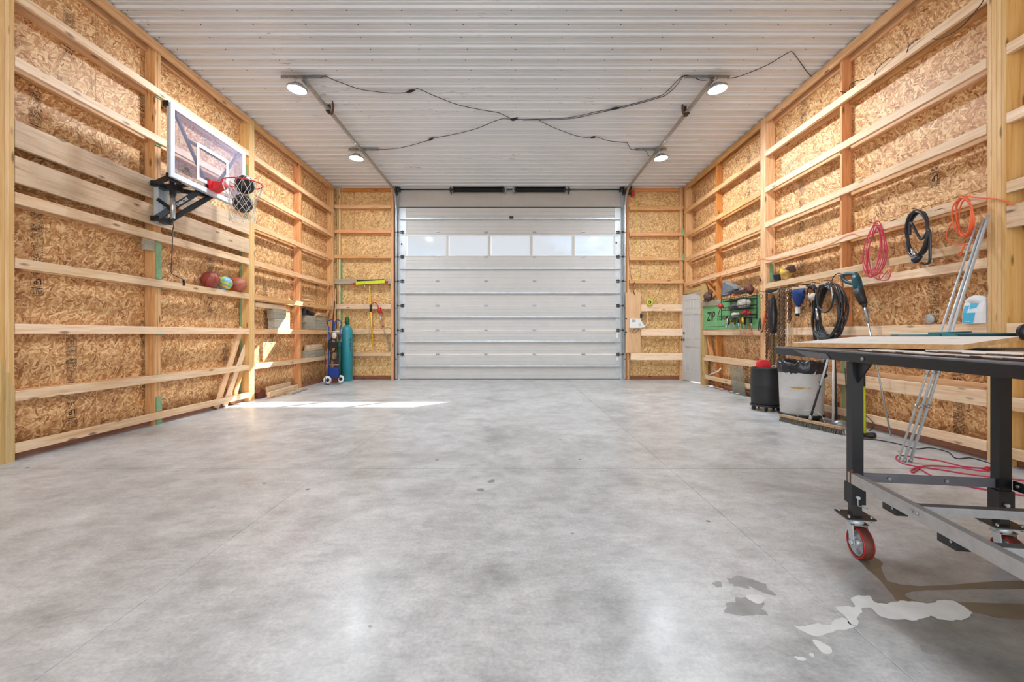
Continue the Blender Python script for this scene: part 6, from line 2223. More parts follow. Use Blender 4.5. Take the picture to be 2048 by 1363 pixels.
coil('pressure_hose', 1843, 470, 31, 47, WR - 0.02, 4, 0.0125, 'hose', 'thick black power cable coil with large plug', 'cable', 0.10, 12, 0.09)
pg = bpy.data.objects['pressure_hose']
MB().tube(smooth([onX(1820, 470, WR - 0.1), onX(1822, 445, WR - 0.1), onX(1842, 478, WR - 0.11), onX(1858, 460, WR - 0.11), onX(1860, 500, WR - 0.11), onX(1858, 525, WR - 0.1), onX(1843, 526, WR - 0.1)], 5), 0.0125, 6).build('loose_end', 'hose', pg)
MB().lathe([(0.0, 0.0), (0.032, 0.004), (0.036, 0.03), (0.028, 0.06), (0.016, 0.085)], onX(1826, 523, WR - 0.13), axis=V(0.3, -0.6, 0.5), n=16).build('plug', 'black', pg)
MB().cyl(onX(1823, 523, WR - 0.13), onX(1827, 521, WR - 0.12), 0.028, 0.028, n=16).build('plug_face', 'galv_light', pg)
MB().tube([onX(1823, 497, WR - 0.11), onX(1829, 510, WR - 0.12)], [0.012, 0.015], 8).build('ferrule', 'cham', pg)
coil('orange_extension_lead', 1936, 438, 25, 44, WR - 0.02, 5, 0.0062, 'orange', 'orange extension cord coiled near the big post', 'cord', 0.16, 6, 0.07,
     tail=((1930, 487, .04), (1924, 500, .05), (1917, 508, .05), (1920, 511, .05), (1928, 492, .05)))
oo = bpy.data.objects['orange_extension_lead']
MB().tube(smooth([onX(1918, 393, WR - 0.03), onX(1936, 392, WR - 0.03), onX(1956, 395, WR - 0.03), onX(1975, 396, WR - 0.02), onX(1995, 398, WR - 0.02), onX(2012, 402, WR - 0.02), onX(2026, 411, WR - 0.01)], 5), 0.006, 6).build('run', 'orange', oo)
MB().tube(smooth([onX(1903, 447, WR - 0.02), onX(1893, 465, WR - 0.03), onX(1895, 480, WR - 0.03), onX(1915, 488, WR - 0.03), onX(1940, 487, WR - 0.04), onX(1958, 478, WR - 0.04), onX(1964, 462, WR - 0.04)], 5), 0.006, 6).build('loose_loop', 'orange', oo)
for u, v, l_ in ((1793, 437, 'bent nail in the girt between crimson cord and black cable'), (1885, 415, 'bent nail in the girt between black cable and orange cord'), (1752, 447, 'nail that holds the crimson cord'), (1838, 420, 'nail that holds the black cable'), (1928, 397, 'nail that holds the orange cord')):
    p = onX(u, v, WR)
    MB().cyl(p + V(0.02, 0, 0), p + V(-0.10, -0.03, -0.035 if u in (1793, 1885) else 0.01), 0.004, n=6).one('long_nail', 'rust', l_, 'nail', 'nails in the girt')
# orange wire strung along the girts of bay two
pts = []
for u, v in ((1340, 575), (1392, 560), (1418, 548), (1432, 543), (1444, 550), (1470, 552), (1500, 545), (1520, 518), (1540, 520), (1560, 516), (1600, 507), (1650, 492), (1700, 468), (1720, 472), (1740, 468), (1790, 452), (1810, 455)):
    pts.append(onX(u, v, WR - 0.006))
MB().tube(smooth(pts[1:], 5), 0.0032, 5).one('orange_wire', 'orange', 'thin orange wire strung along the tool wall girts', 'wire')
# tape measure holster and gloves on the girt
tb = empty('tool_pouch', onX(1557, 573, WR + 0.05), 'tan leather tool pouch with gloves resting on the girt', 'tool pouch')
p = onX(1550, 562, WR + 0.03)
MB().lathe([(0.045, 0.0), (0.06, 0.03), (0.075, 0.09), (0.085, 0.11), (0.07, 0.10), (0.05, 0.02), (0.0, 0.01)], (WR + 0.055, 7.20, 1.945), n=20).build('cup', 'rubber', tb)
MB().sphere(V(WR + 0.05, 6.98, 2.02), 0.075, 26, 18, (0.8, 1.25, 1.0), lump(31, 0.45)).build('yellow_glove', 'tan', tb)
MB().sphere(V(WR + 0.05, 6.90, 2.10), 0.062, 24, 16, (0.9, 1.4, 0.8), lump(33, 0.4)).build('dark_glove', 'brown_cloth', tb)
MB().sphere(V(WR + 0.03, 7.06, 2.08), 0.04, 14, 10, (0.8, 1.0, 1.2), lump(35, 0.4)).build('yellow_cuff', 'yellow', tb)

# ================================================================== demolition drill with its long bit
dr = empty('mixing_drill', (4.06, 4.95, 0), 'teal and black drill hung upright with a long steel shaft', 'drill')
A = onX(1703, 556, WR - 0.10)
Bp = onX(1716, 585, WR - 0.10)
Cc = onX(1727, 606, WR - 0.10)
D_ = onX(1732, 628, WR - 0.10)
dirn = (D_ - A).normalized()
b = MB()
side = V(-1, 0, 0)
b.tube([onX(1711, 548, WR - .1), onX(1713, 560, WR - .1), onX(1716, 574, WR - .1), onX(1718, 580, WR - .1)], [0.035, 0.05, 0.05, 0.046], 12)
b.build('housing', 'teal_dark', dr)
MB().tube([onX(1717, 578, WR - .1), onX(1720, 590, WR - .1), onX(1727, 606, WR - .1)], [0.05, 0.052, 0.042], 12).build('gear_case', 'rubber', dr)
MB().tube([onX(1727, 605, WR - .1), onX(1730, 615, WR - .1)], [0.03, 0.02], 12).build('chuck', 'dark_metal', dr)
hp = [onX(1712, 548, WR - .1), onX(1700, 547, WR - .1), onX(1688, 549, WR - .1), onX(1686, 556, WR - .1), onX(1692, 563, WR - .1), onX(1703, 566, WR - .1), onX(1714, 566, WR - .1)]
MB().tube(smooth(hp, 5), 0.021, 10).build('grip', 'teal_dark', dr)
top_ = onX(1730, 614, WR - .1)
foot = V(4.06, 4.90, 0.012)
MB().tube([top_, top_.lerp(foot, 0.12)], [0.019, 0.015], 10).build('shaft_socket', 'galv', dr)
MB().tube([top_.lerp(foot, 0.12), foot], 0.0085, 8).build('shaft', 'galv', dr)
MB().tube(smooth([onX(1686, 550, WR - .1), onX(1678, 546, WR - .08), onX(1670, 550, WR - .07), onX(1664, 560, WR - .1), onX(1663, 572, WR - .14)], 5), 0.006, 6).build('lead', 'rubber', dr)

# ================================================================== paper bag on the girt
bg = empty('plaster_bag', (4.05, 4.09, 1.205), 'white and blue paper bag with rolled top beside the post', 'bag')
y0_, y1_, x0_, x1_ = 3.985, 4.165, 4.035, 4.125
xo = WR + 0.0
b = MB()
z0_, z1_ = 1.206, 1.40
prof = [(0.0, 1.0), (0.5, 0.95), (1.0, 0.55)]
vs_, fs = [], []
for t, w_ in prof:
    z = z0_ + (z1_ - z0_) * t
    for x, y in ((-1, -1), (1, -1), (1, 1), (-1, 1)):
        vs_.append(V(WR + 0.02 + x * 0.05 * w_, (y0_ + y1_) / 2 + 0.0 * t + y * 0.088 - 0.0, z))
for k in range(2):
    for i in range(4):
        j = (i + 1) % 4
        fs.append((k * 4 + i, k * 4 + j, k * 4 + 4 + j, k * 4 + 4 + i))
fs += [(3, 2, 1, 0), (8, 9, 10, 11)]
b.add(vs_, fs)
b.build('sack', 'paper', bg)
b = MB()
b.sphere((WR + 0.015, (y0_ + y1_) / 2 + 0.005, 1.415), 0.05, 20, 12, (0.7, 1.75, 0.75), lump(41, 0.35))
b.build('rolled_top', 'paper', bg)
# printed blue field wraps its face
b = MB()
fy = lambda t, w_: (y0_ + y1_) / 2 + t * 0.088


def facex(z):
    t = (z - z0_) / (z1_ - z0_)
    w_ = 1.0 - 0.1 * t if t < .5 else 0.95 - 0.8 * (t - 0.5)
    return WR + 0.02 - 0.05 * w_ - 0.0012


def quadp(pts):
    vv = [V(facex(z), y, z) for y, z in pts]
    b.add(vv, [tuple(range(len(vv)))])


ym, Wb = (y0_ + y1_) / 2, 0.088
quadp([(ym + Wb * 0.95, 1.21), (ym + Wb * 0.95, 1.303), (ym - 0.03, 1.303), (ym - 0.012, 1.21)])
quadp([(ym + Wb * 0.95, 1.303), (ym + Wb * 0.9, 1.37), (ym + 0.035, 1.37), (ym + 0.05, 1.303)])
quadp([(ym + 0.03, 1.335), (ym + 0.03, 1.385), (ym - 0.045, 1.385), (ym - 0.03, 1.345)])
b.build('blue_print', 'cyan', bg)
b = MB()
for q in range(3):
    b.box(facex(1.225) - 0.002, facex(1.225) - 0.001, ym + 0.05 - 0.016 * q, ym + 0.062 - 0.016 * q, 1.221, 1.231)
so = b.build('print_line', 'white_ink', bg)

# ================================================================== poles leaning by the big post
POL = empty('steel_poles', (3.45, 3.98, 0), None, None)
bpy.data.objects.remove(POL)
del W['steel_poles']
for k, (u0, v0, u1, v1, r_, lab) in enumerate((
        (1796, 921, 1953, 447, 0.009, 'slim galvanised conduit leaning at the post, nearest the door'),
        (1808, 923, 1968, 438, 0.011, 'middle galvanised conduit leaning at the big post'),
        (1820, 923, 1977, 430, 0.012, 'galvanised conduit leaning at the big post, nearest the camera'))):
    p0 = YX(u0, v0)
    p0.z = 0.0
    p1 = onX(u1, v1, WR - 0.02)
    root = empty('conduit', p0, lab, 'pipe', 'conduits leaning by the post')
    MB().tube([p0, p1], r_, 10).build('tube', 'galv_light', root)
    for t in (0.0, 0.22, 0.36):
        q = p0.lerp(p1, t)
        q2 = p0.lerp(p1, t + 0.014)
        MB().cyl(q, q2, r_ + 0.003, n=10).build('collar', 'galv', root)

# ================================================================== bins
bb = empty('black_drum', (3.70, 6.66, 0), 'black plastic drum on casters holding a red scoop', 'drum')
bc = V(3.70, 6.68, 0)
MB().lathe([(0.185, 0.085), (0.196, 0.10), (0.203, 0.22), (0.205, 0.36), (0.207, 0.37), (0.205, 0.38), (0.203, 0.50), (0.196, 0.60), (0.200, 0.615), (0.192, 0.625), (0.186, 0.61), (0.192, 0.5), (0.192, 0.12), (0.0, 0.12)], bc, n=40).build('drum_shell', 'bin_black', bb)
MB().lathe([(0.0, 0.062), (0.205, 0.062), (0.21, 0.07), (0.21, 0.088), (0.0, 0.088)], bc, n=40).build('dolly', 'black', bb)
for k in range(5):
    t = 2 * PI * k / 5 + 0.45
    p = bc + V(0.165 * math.cos(t), 0.165 * math.sin(t), 0.03)
    w_ = MB().lathe([(0.0, -0.012), (0.022, -0.012), (0.03, -0.008), (0.03, 0.008), (0.022, 0.012), (0, 0.012)], p, axis=V(math.cos(t + 1), math.sin(t + 1), 0), n=18).build('caster', 'rubber', bb)
    MB().cyl(p + V(0, 0, 0.0), p + V(0, 0, 0.034), 0.011, n=8).build('caster_fork', 'galv', w_)
for z in (0.21, 0.36, 0.42):
    p = bc + V(0.204 * math.cos(-0.9), 0.204 * math.sin(-0.9), z)
    MB().cyl(p, p + V(0.012, -0.016, 0), 0.006, n=6).build('rivet', 'galv_light', bb)
sc_ = empty('red_scoop', (3.66, 6.62, 0.12), 'red oval plastic paddle sticking out of the black drum', 'scoop')
b = MB()
pc = V(3.635, 6.60, 0.655)
poly = []
for i in range(24):
    t = 2 * PI * i / 24
    poly.append((0.082 * abs(math.cos(t)) ** 0.7 * (1 if math.cos(t) > 0 else -1), 0.085 * math.sin(t)))
dx_ = V(1, -0.25, 0).normalized()
vs_ = [pc + dx_ * a + V(0, 0, c) for a, c in poly] + [pc + dx_ * a + V(0, 0, c) + V(-0.01, 0.05, 0) for a, c in poly]
n = 24
fs = [tuple(range(n)), tuple(reversed(range(n, 2 * n)))] + [(i, n + i, n + (i + 1) % n, (i + 1) % n) for i in range(n)]
b.add(vs_, fs)
b.build('paddle', 'red_plastic', sc_)
MB().cyl(pc - V(0, 0, 0.09), pc - V(0, -0.05, 0.48), 0.012, n=8).build('handle', 'red_plastic', sc_)

gc = V(3.77, 5.97, 0)
gb = empty('grey_bin', gc, 'tall grey trash bin with black liner folded over rim', 'bin')
MB().lathe([(0.235, 0.075), (0.243, 0.09), (0.252, 0.28), (0.254, 0.285), (0.252, 0.292), (0.262, 0.60), (0.268, 0.605), (0.266, 0.66), (0.258, 0.67), (0.254, 0.66), (0.245, 0.30), (0.232, 0.10), (0.0, 0.10)], gc, n=48).build('bin_body', 'bin_grey', gb)
b = MB()
n = 64
levels = [(0.262, 0.60), (0.272, 0.62), (0.28, 0.68), (0.275, 0.745), (0.262, 0.765), (0.235, 0.74), (0.22, 0.66), (0.19, 0.5), (0.0, 0.48)]
vs_, fs = [], []
for k, (r, z) in enumerate(levels):
    for i in range(n):
        t = 2 * PI * i / n
        nn_ = mnoise.noise(V(math.cos(t) * 3.2, math.sin(t) * 3.2, z * 5))
        n2_ = mnoise.noise(V(math.cos(t) * 9, math.sin(t) * 9, z * 14 + 5))
        rr = r + (0.022 * nn_ + 0.014 * n2_) * (1 if k < 5 else 0.3) * (1 if r else 0)
        zz = z + (0.05 * nn_ + 0.02 * n2_) * (1 if k in (0, 3, 4, 5) else 0.4)
        if k == 0:
            zz = min(zz, 0.62)
        vs_.append(gc + V(rr * math.cos(t), rr * math.sin(t), zz))
for k in range(len(levels) - 1):
    for i in range(n):
        j = (i + 1) % n
        fs.append((k * n + i, k * n + j, (k + 1) * n + j, (k + 1) * n + i))
b.add(vs_, fs, True)
b.build('bin_liner', 'plastic_bag', gb)
pts = smooth([gc + V(0.19, -0.19, 0.60), gc + V(0.17, -0.24, 0.585), gc + V(0.10, -0.27, 0.56), gc + V(0.06, -0.275, 0.50)], 5)
MB().tube(pts, 0.011, 8).build('bin_handle', 'black', gb)
b = MB()
b.prism([(-0.12, 0.43), (-0.06, 0.442), (0.02, 0.437), (0.12, 0.436), (0.11, 0.428), (0.03, 0.426), (0.0, 0.41), (-0.06, 0.412)], 0.0, 'XZ', 0)
for i in range(len(b.v)):
    q = b.v[i]
    t = -PI / 2 - 0.60 + q.x / 0.255
    b.v[i] = gc + V(0.2598 * math.cos(t), 0.2598 * math.sin(t), q.z)
b.build('scuff', 'tan', gb)
MB().lathe([(0.0, 0.048), (0.25, 0.048), (0.262, 0.056), (0.262, 0.076), (0.0, 0.076)], gc, n=40).build('dolly', 'black', gb)
for k in range(5):
    t = 2 * PI * k / 5 + 0.2
    p = gc + V(0.20 * math.cos(t), 0.20 * math.sin(t), 0.026)
    MB().lathe([(0.0, -0.012), (0.02, -0.012), (0.026, -0.008), (0.026, 0.008), (0.02, 0.012), (0, 0.012)], p, axis=V(math.cos(t + 1), math.sin(t + 1), 0), n=16).build('caster', 'rubber', gb)

# ================================================================== brooms and hammer between bins and table
pb_ = empty('push_broom', (3.52, 5.43, 0), 'wide push broom with wooden block and grey bristles', 'broom')
e0, e1 = V(3.43, 5.83, 0.072), V(3.63, 5.02, 0.072)
MB().bar(e0, e1, 0.07, 0.024).build('broom_block', 'old', pb_)
b = MB()
random.seed(2)
dn = (e1 - e0)
sdn = V(-dn.y, dn.x, 0).normalized()
if sdn.x > 0:
    sdn = -sdn
for i in range(64):
    for j in range(3):
        p = e0.lerp(e1, (i + 0.5) / 64) + sdn * (-0.024 + 0.024 * j) - V(0, 0, 0.013)
        q = V(p.x + sdn.x * 0.012 * (j - 0.6) + random.uniform(-.006, .006), p.y + random.uniform(-.008, .008), 0.002)
        b.cyl(p, q, 0.0045, 0.0065, n=4, caps=False)
so = b.build('bristles', 'bristle', pb_)
so['kind'] = 'stuff'
hm = e0.lerp(e1, 0.5) + V(0, 0, 0.02)
htop = V(3.86, 5.52, 0.98)
MB().tube([hm, hm.lerp(htop, 0.30), hm.lerp(htop, 0.45)], 0.0125, 10).build('lower_handle', 'black', pb_)
MB().tube([hm.lerp(htop, 0.45), htop], 0.0115, 10).build('upper_handle', 'galv_light', pb_)
MB().cyl(hm, hm.lerp(htop, 0.05), 0.018, n=10).build('socket', 'galv', pb_)
for t in (0.27, 0.74):
    MB().tube(smooth([e0.lerp(e1, t) + V(0, 0, 0.014), e0.lerp(e1, t * 0.6 + 0.2) + V(0.02, 0, 0.10), hm.lerp(htop, 0.12)], 4), 0.004, 6).build('brace_wire', 'galv', pb_)
sb = empty('deck_brush', (3.80, 5.40, 0), 'pale handled brush with grey metal head behind push broom', 'brush')
MB().tube([V(3.80, 5.42, 0.05), V(3.82, 5.44, 0.93)], 0.0125, 8).build('handle', 'cord_white', sb)
MB().sphere((3.84, 5.36, 0.055), 0.06, 14, 10, (1.4, 1.0, 0.8)).build('head', 'galv', sb)
bp_ = MB().tube([V(3.90, 5.50, 0.0), V(3.90, 5.54, 1.0)], 0.013, 8).one('black_pole', 'rubber', 'black pole standing between the grey bin and the table', 'pole')
sg = empty('sledge_hammer', (3.77, 4.86, 0), 'sledge hammer with yellow and black handle standing head down', 'hammer')
hc = V(3.77, 4.87, 0.032)
hd = V(1, 0.0, 0)
MB().lathe([(0.026, -0.085), (0.031, -0.078), (0.031, -0.03), (0.027, -0.025), (0.027, 0.025), (0.031, 0.03), (0.031, 0.078), (0.026, 0.085)], hc, axis=V(1, -0.25, 0), n=14).build('hammer_head', 'dark_metal', sg)
MB().tube([hc + V(-0.02, 0, 0.02), hc + V(-0.022, 0.01, 0.52)], 0.017, 10).build('yellow_grip', 'lime', sg)
MB().tube([hc + V(-0.022, 0.01, 0.52), hc + V(-0.022, 0.014, 0.86)], 0.018, 10).build('black_grip', 'rubber', sg)

# clear sheet and small clutter at the foot of bay two
cs = MB()
cs.obox((4.10, 8.35, 0.26), (V(0, 1, 0), V(1, 0, 0.12).normalized(), V(-0.12, 0, 1).normalized()), (0.24, 0.003, 0.26))
cs.one('clear_plastic_sheet', 'sheetplastic', 'clear plastic sheet leaning at the foot of the tool wall', 'sheet')
MB().tube(smooth([(4.09, 9.5, 0.27), (4.05, 9.2, 0.33), (4.04, 8.98, 0.39), (4.06, 8.93, 0.45)], 4), 0.014, 8).one('white_pipe', 'white', 'short white pipe stuck behind the lowest girt', 'pipe')
random.seed(17)
for k in range(7):
    y = 9.7 - 0.22 * k
    s_ = random.uniform(0.02, 0.045)
    b = MB().sphere((4.13 + random.uniform(-.03, .03), y, s_ * 0.5), s_, 8, 6, (1.2, 1.4, 0.5), lump(50 + k, 0.4))
    b.one('scrap_piece', ('old', 'paper', 'grey_wood')[k % 3], 'small scrap at the foot of the tool wall, %s from the side door' % ('first', 'second', 'third', 'fourth', 'fifth', 'sixth', 'seventh')[k], 'scrap', 'scraps along the wall foot')

# ================================================================== cords on the floor
pts = []
for u, v in ((2120, 1000), (2048, 992), (2000, 984), (1960, 978), (1930, 972), (1880, 960), (1850, 945), (1838, 938), (1826, 946), (1822, 941), (1840, 934), (1870, 932), (1920, 936), (1958, 942), (1975, 943), (1972, 938), (1930, 934), (1900, 927),
             (1880, 922), (1850, 918), (1825, 914), (1808, 912), (1795, 912), (1792, 918), (1803, 926), (1830, 933), (1880, 940), (1930, 948), (1985, 955), (2048, 962), (2110, 975)):
    p = YX(u, v)
    p.z = 0.006
    pts.append(p)
rc = empty('floor_lead', pts[15], 'crimson extension cord looped on the floor under the table', 'cord')
MB().tube(smooth(pts, 5), 0.0058, 6).build('cord', 'pink', rc)
p = YX(1974, 942)
MB().tube([p + V(-0.03, 0, 0.02), p + V(0.0, 0, 0.022), p + V(0.035, 0.0, 0.02)], [0.01, 0.019, 0.013], 8).build('plug', 'red', rc)
pts = [YX(u, v) + V(0, 0, 0.005) for u, v in ((1725, 878), (1760, 881), (1800, 889), (1830, 898), (1860, 896), (1895, 904), (1912, 917), (1940, 916), (1968, 923), (2010, 936))]
MB().tube(smooth(pts, 5), 0.0048, 6).one('floor_cable', 'rubber', 'thin black cable on the floor along the tool wall', 'cable')
pts = smooth([onX(1690, 735, WR - 0.01), onX(1692, 770, WR - 0.02), onX(1699, 800, WR - 0.02), onX(1725, 825, WR - 0.03), onX(1745, 843, WR - 0.03), onX(1747, 853, WR - 0.05), onX(1738, 862, WR - 0.05)], 5)
MB().tube(pts, 0.005, 6).one('wall_lead', 'rubber', 'black cable curving down the tool wall behind the hammer', 'cable')

# ================================================================== rolling steel table
TA = math.radians(9.0)
ax_, bx_ = V(math.sin(TA), math.cos(TA), 0), V(math.cos(TA), -math.sin(TA), 0)
L1 = V(1.712, 2.285, 0)


def tp(s, t, z=0.0):
    """s along the table away from the camera, t across to the right"""
    return L1 + ax_ * s + bx_ * t + V(0, 0, z)


tb = empty('work_table', tp(-0.7, 0.33), 'black steel rolling work table with silver lower bars', 'table')
ZTOP = 1.023
AX3 = (ax_, bx_, V(0, 0, 1))


def tbar(name, s0, s1, t0, t1, z0, z1, mat, parent=None):
    c_ = tp((s0 + s1) / 2, (t0 + t1) / 2, (z0 + z1) / 2)
    return MB().obox(c_, AX3, (abs(s1 - s0) / 2, abs(t1 - t0) / 2, abs(z1 - z0) / 2)).build(name, mat, parent or tb)


SF, SN, TW = 0.875, -2.05, 1.42
tbar('table_top', SN, SF, -0.022, TW, ZTOP - 0.006, ZTOP, 'dark_metal')
tbar('side_rail', SN, SF, -0.033, -0.024, ZTOP - 0.050, ZTOP - 0.004, 'black_gloss')
r_ = MB()
r_.tube([tp(SN, -0.030, ZTOP - 0.003), tp(SF, -0.030, ZTOP - 0.003)], 0.006, 8)
r_.build('rail_edge', 'rail_grey', tb)
tbar('side_rail', SN, SF, TW, TW + 0.009, ZTOP - 0.050, ZTOP + 0.002, 'black_gloss')
tbar('end_rail', SF, SF + 0.009, -0.03, TW + 0.006, ZTOP - 0.050, ZTOP + 0.001, 'black_gloss')
tbar('end_rail', SN - 0.009, SN, -0.03, TW + 0.006, ZTOP - 0.050, ZTOP + 0.001, 'black_gloss')
for s in (-1.6, -0.8, 0.4):
    tbar('under_beam', s - 0.02, s + 0.02, -0.02, TW - 0.002, ZTOP - 0.045, ZTOP - 0.008, 'black_gloss')
tbar('under_beam', -0.027, 0.027, 0.64, TW - 0.002, ZTOP - 0.045, ZTOP - 0.008, 'black_gloss')
b = MB()
b.cyl(tp(-0.13, -0.033, ZTOP - 0.030), tp(-0.13, -0.041, ZTOP - 0.030), 0.008, n=8)
b.build('rail_bolt', 'galv', tb)
# bent sheet corner at the far end of the rail
b = MB()
q0, q1, q2, q3 = tp(0.60, -0.034, ZTOP - 0.01), tp(0.20, -0.034, ZTOP - 0.02), tp(0.16, -0.034, ZTOP - 0.048), tp(0.42, -0.034, ZTOP - 0.048)
b.add([q0, q1, q2, q3, q0 - bx_ * 0.003, q1 - bx_ * 0.003, q2 - bx_ * 0.003, q3 - bx_ * 0.003], [(0, 1, 2, 3), (7, 6, 5, 4), (0, 4, 5, 1), (1, 5, 6, 2), (2, 6, 7, 3), (3, 7, 4, 0)])
b.build('rail_gusset', 'rail_grey', tb)
hw = 0.0255
for (s, t, vis) in ((0, 0, 1), (0, 0.635, 1), (-1.65, 0, 0), (-1.65, 0.635, 0)):
    lg = tbar('leg', s - hw, s + hw, t - hw, t + hw, 0.29, ZTOP - 0.052 if t == 0 else ZTOP - 0.01, 'black_gloss')
    tbar('leg_sleeve', s - hw - 0.007, s + hw + 0.007, t - hw - 0.007, t + hw + 0.007, 0.265, 0.365, 'black', lg)
    tbar('leg_extension', s - 0.021, s + 0.021, t - 0.021, t + 0.021, 0.205, 0.268, 'dark_metal', lg)
    cs_ = 0.36 + (0.02 if t else 0)
    # caster
    cz = 0.0775
    wc_ = tp(s, t, 0) + bx_ * 0.03 + V(0, 0, cz)
    cst = tbar('caster_plate', s - 0.055, s + 0.055, t - 0.06, t + 0.06, 0.192, 0.199, 'galv')
    tbar('caster_plate_upper', s - 0.062, s + 0.062, t - 0.065, t + 0.065, 0.199, 0.206, 'dark_metal', cst)
    for a_ in (-1, 1):
        for c__ in (-1, 1):
            p = tp(s + a_ * 0.045, t + c__ * 0.05, 0.206)
            MB().cyl(p - V(0, 0, 0.02), p + V(0, 0, 0.012), 0.006, n=8).build('bolt', 'galv', cst)
    MB().lathe([(0.0, 0.163), (0.034, 0.163), (0.038, 0.172), (0.038, 0.186), (0.03, 0.192), (0, 0.192)], tp(s, t), n=20).build('swivel', 'galv_light', cst)
    adir = V(math.cos(-0.12), math.sin(-0.12), 0)
    wctr = tp(s, t, cz) + V(0.005, -0.03, 0)
    ydir = V(-adir.y, adir.x, 0)
    for sd in (-1, 1):
        b = MB()
        o_ = wctr + adir * (0.034 * sd)
        poly = [(-0.016, -0.012), (0.016, -0.012), (0.050, 0.092), (0.0, 0.092)]
        vs_ = []
        for th in (0, 0.004 * sd):
            for a_, c__ in poly:
                vs_.append(o_ + adir * th + ydir * a_ + V(0, 0, c__))
        b.add(vs_, [(0, 1, 2, 3), (7, 6, 5, 4), (0, 4, 5, 1), (1, 5, 6, 2), (2, 6, 7, 3), (3, 7, 4, 0)])
        b.cyl(o_ + adir * 0.005 * sd, o_ + adir * 0.014 * sd, 0.013, n=6)
        b.build('fork', 'galv_light', cst)
    b = MB()
    b.obox(wctr + ydir * 0.025 + V(0, 0, 0.088), (adir, ydir, V(0, 0, 1)), (0.038, 0.027, 0.003))
    b.build('fork_bridge', 'rust', cst)
    wh = MB().lathe([(0.062, -0.024), (0.072, -0.023), (0.0765, -0.016), (0.0765, 0.016), (0.072, 0.023), (0.062, 0.024), (0.060, 0.0), (0.062, -0.024)], wctr, axis=adir, n=40).build('wheel', 'dark_red', tb)
    rim_ = MB()
    for sd in (-1, 1):
        ring = [wctr + adir * (0.0225 * sd) + ydir * (0.0705 * math.cos(t_)) + V(0, 0, 0.0705 * math.sin(t_)) for t_ in [2 * PI * i / 36 for i in range(36)]]
        rim_.tube(ring, 0.0035, 6, True)
    rim_.build('red_rim', 'red', wh)
    b = MB()
    b.lathe([(0.056, -0.021), (0.0615, -0.021), (0.0615, 0.021), (0.056, 0.021), (0.054, 0.0), (0.056, -0.021)], wctr, axis=adir, n=36)
    b.lathe([(0, -0.024), (0.013, -0.026), (0.018, -0.018), (0.018, 0.018), (0.013, 0.026), (0, 0.024)], wctr, axis=adir, n=16)
    for k in range(5):
        t_ = 2 * PI * k / 5 + 0.3
        e_ = ydir * math.cos(t_) + V(0, 0, math.sin(t_))
        b.bar(wctr + e_ * 0.014, wctr + e_ * 0.057, 0.012, 0.014, up=adir)
    b.lathe([(0.016, -0.004), (0.057, -0.004), (0.057, 0.004), (0.016, 0.004)], wctr, axis=adir, n=24)
    b.build('wheel_centre', 'galv_light', wh)
    MB().cyl(wctr + adir * 0.04, wctr + adir * 0.062, 0.004, n=6).build('axle_pin', 'galv', wh)
    # pull pin with its ring on the sleeve
    p = tp(s - hw - 0.008, t - 0.01, 0.305)
    MB().cyl(p, p - ax_ * 0.02, 0.008, n=8).build('pull_pin', 'galv_light', lg)
    MB().tube([p - ax_ * 0.01, p - ax_ * 0.012 - V(0, 0, 0.04), p + bx_ * 0.05 - V(0, 0, 0.055)], 0.002, 5).build('pin_wire', 'galv_light', lg)
# knee brace under the rail at the near leg
b = MB()
b.add([tp(-0.027, -0.004, 0.972), tp(-0.14, -0.004, 0.972), tp(-0.027, -0.004, 0.87), tp(-0.027, 0.004, 0.972), tp(-0.14, 0.004, 0.972), tp(-0.027, 0.004, 0.87)], [(0, 1, 2), (5, 4, 3), (0, 3, 4, 1), (1, 4, 5, 2), (2, 5, 3, 0)])
b.build('knee_gusset', 'black', tb)
# lower frame
ZL = 0.395
tbar('lower_rail', -2.0, -0.002, -0.034, -0.027, ZL - 0.026, ZL + 0.026, 'barlight')
tbar('lower_rail', -2.0, -0.026, -0.027, -0.002, ZL + 0.021, ZL + 0.026, 'barlight')
tbar('lower_cross_rail', -0.004, 0.003, 0.027, 0.609, ZL - 0.022, ZL + 0.022, 'rail_grey')
tbar('lower_cross_rail', 0.003, 0.03, 0.027, 0.609, ZL - 0.022, ZL - 0.017, 'rail_grey')
for t_ in (0.15, 0.40):
    MB().cyl(tp(-0.005, t_, ZL), tp(-0.012, t_, ZL), 0.008, n=8).build('bolt', 'galv', tb)
tbar('lower_side_rail', -1.62, -0.027, 0.662, 0.669, ZL - 0.022, ZL + 0.022, 'black_gloss')
MB().cyl(tp(-0.06, 0.661, ZL + 0.005), tp(-0.06, 0.652, ZL + 0.005), 0.008, n=8).build('bolt', 'galv', tb)
for s in (-0.42, -0.78, -1.15, -1.5):
    o = tbar('cross_bar', s - 0.022, s - 0.017, -0.002, 0.66, ZL - 0.018, ZL + 0.016, 'barlight')
    tbar('bar_flange', s - 0.017, s + 0.018, -0.002, 0.66, ZL + 0.011, ZL + 0.016, 'rail_grey', o)
for s in (-0.30, -0.62, -0.97):
    c_ = tbar('channel_block', s - 0.05, s + 0.04, -0.026, 0.02, ZL - 0.06, ZL - 0.012, 'black')
    MB().cyl(tp(s - 0.03, -0.027, ZL - 0.035), tp(s - 0.03, -0.03, ZL - 0.035), 0.006, n=6).build('bolt', 'galv', c_)
for s in (-0.46, -0.49, -1.0):
    MB().cyl(tp(s, -0.034, ZL + 0.004), tp(s, -0.040, ZL + 0.004), 0.007, n=8).build('bolt', 'galv', tb)
# end plate welded on the near leg
b = MB()
b.obox(tp(-0.026, -0.03, ZL + 0.01), AX3, (0.006, 0.005, 0.034))
b.build('weld_tab', 'rust', tb)

# --- things lying on the table
wb = MB()
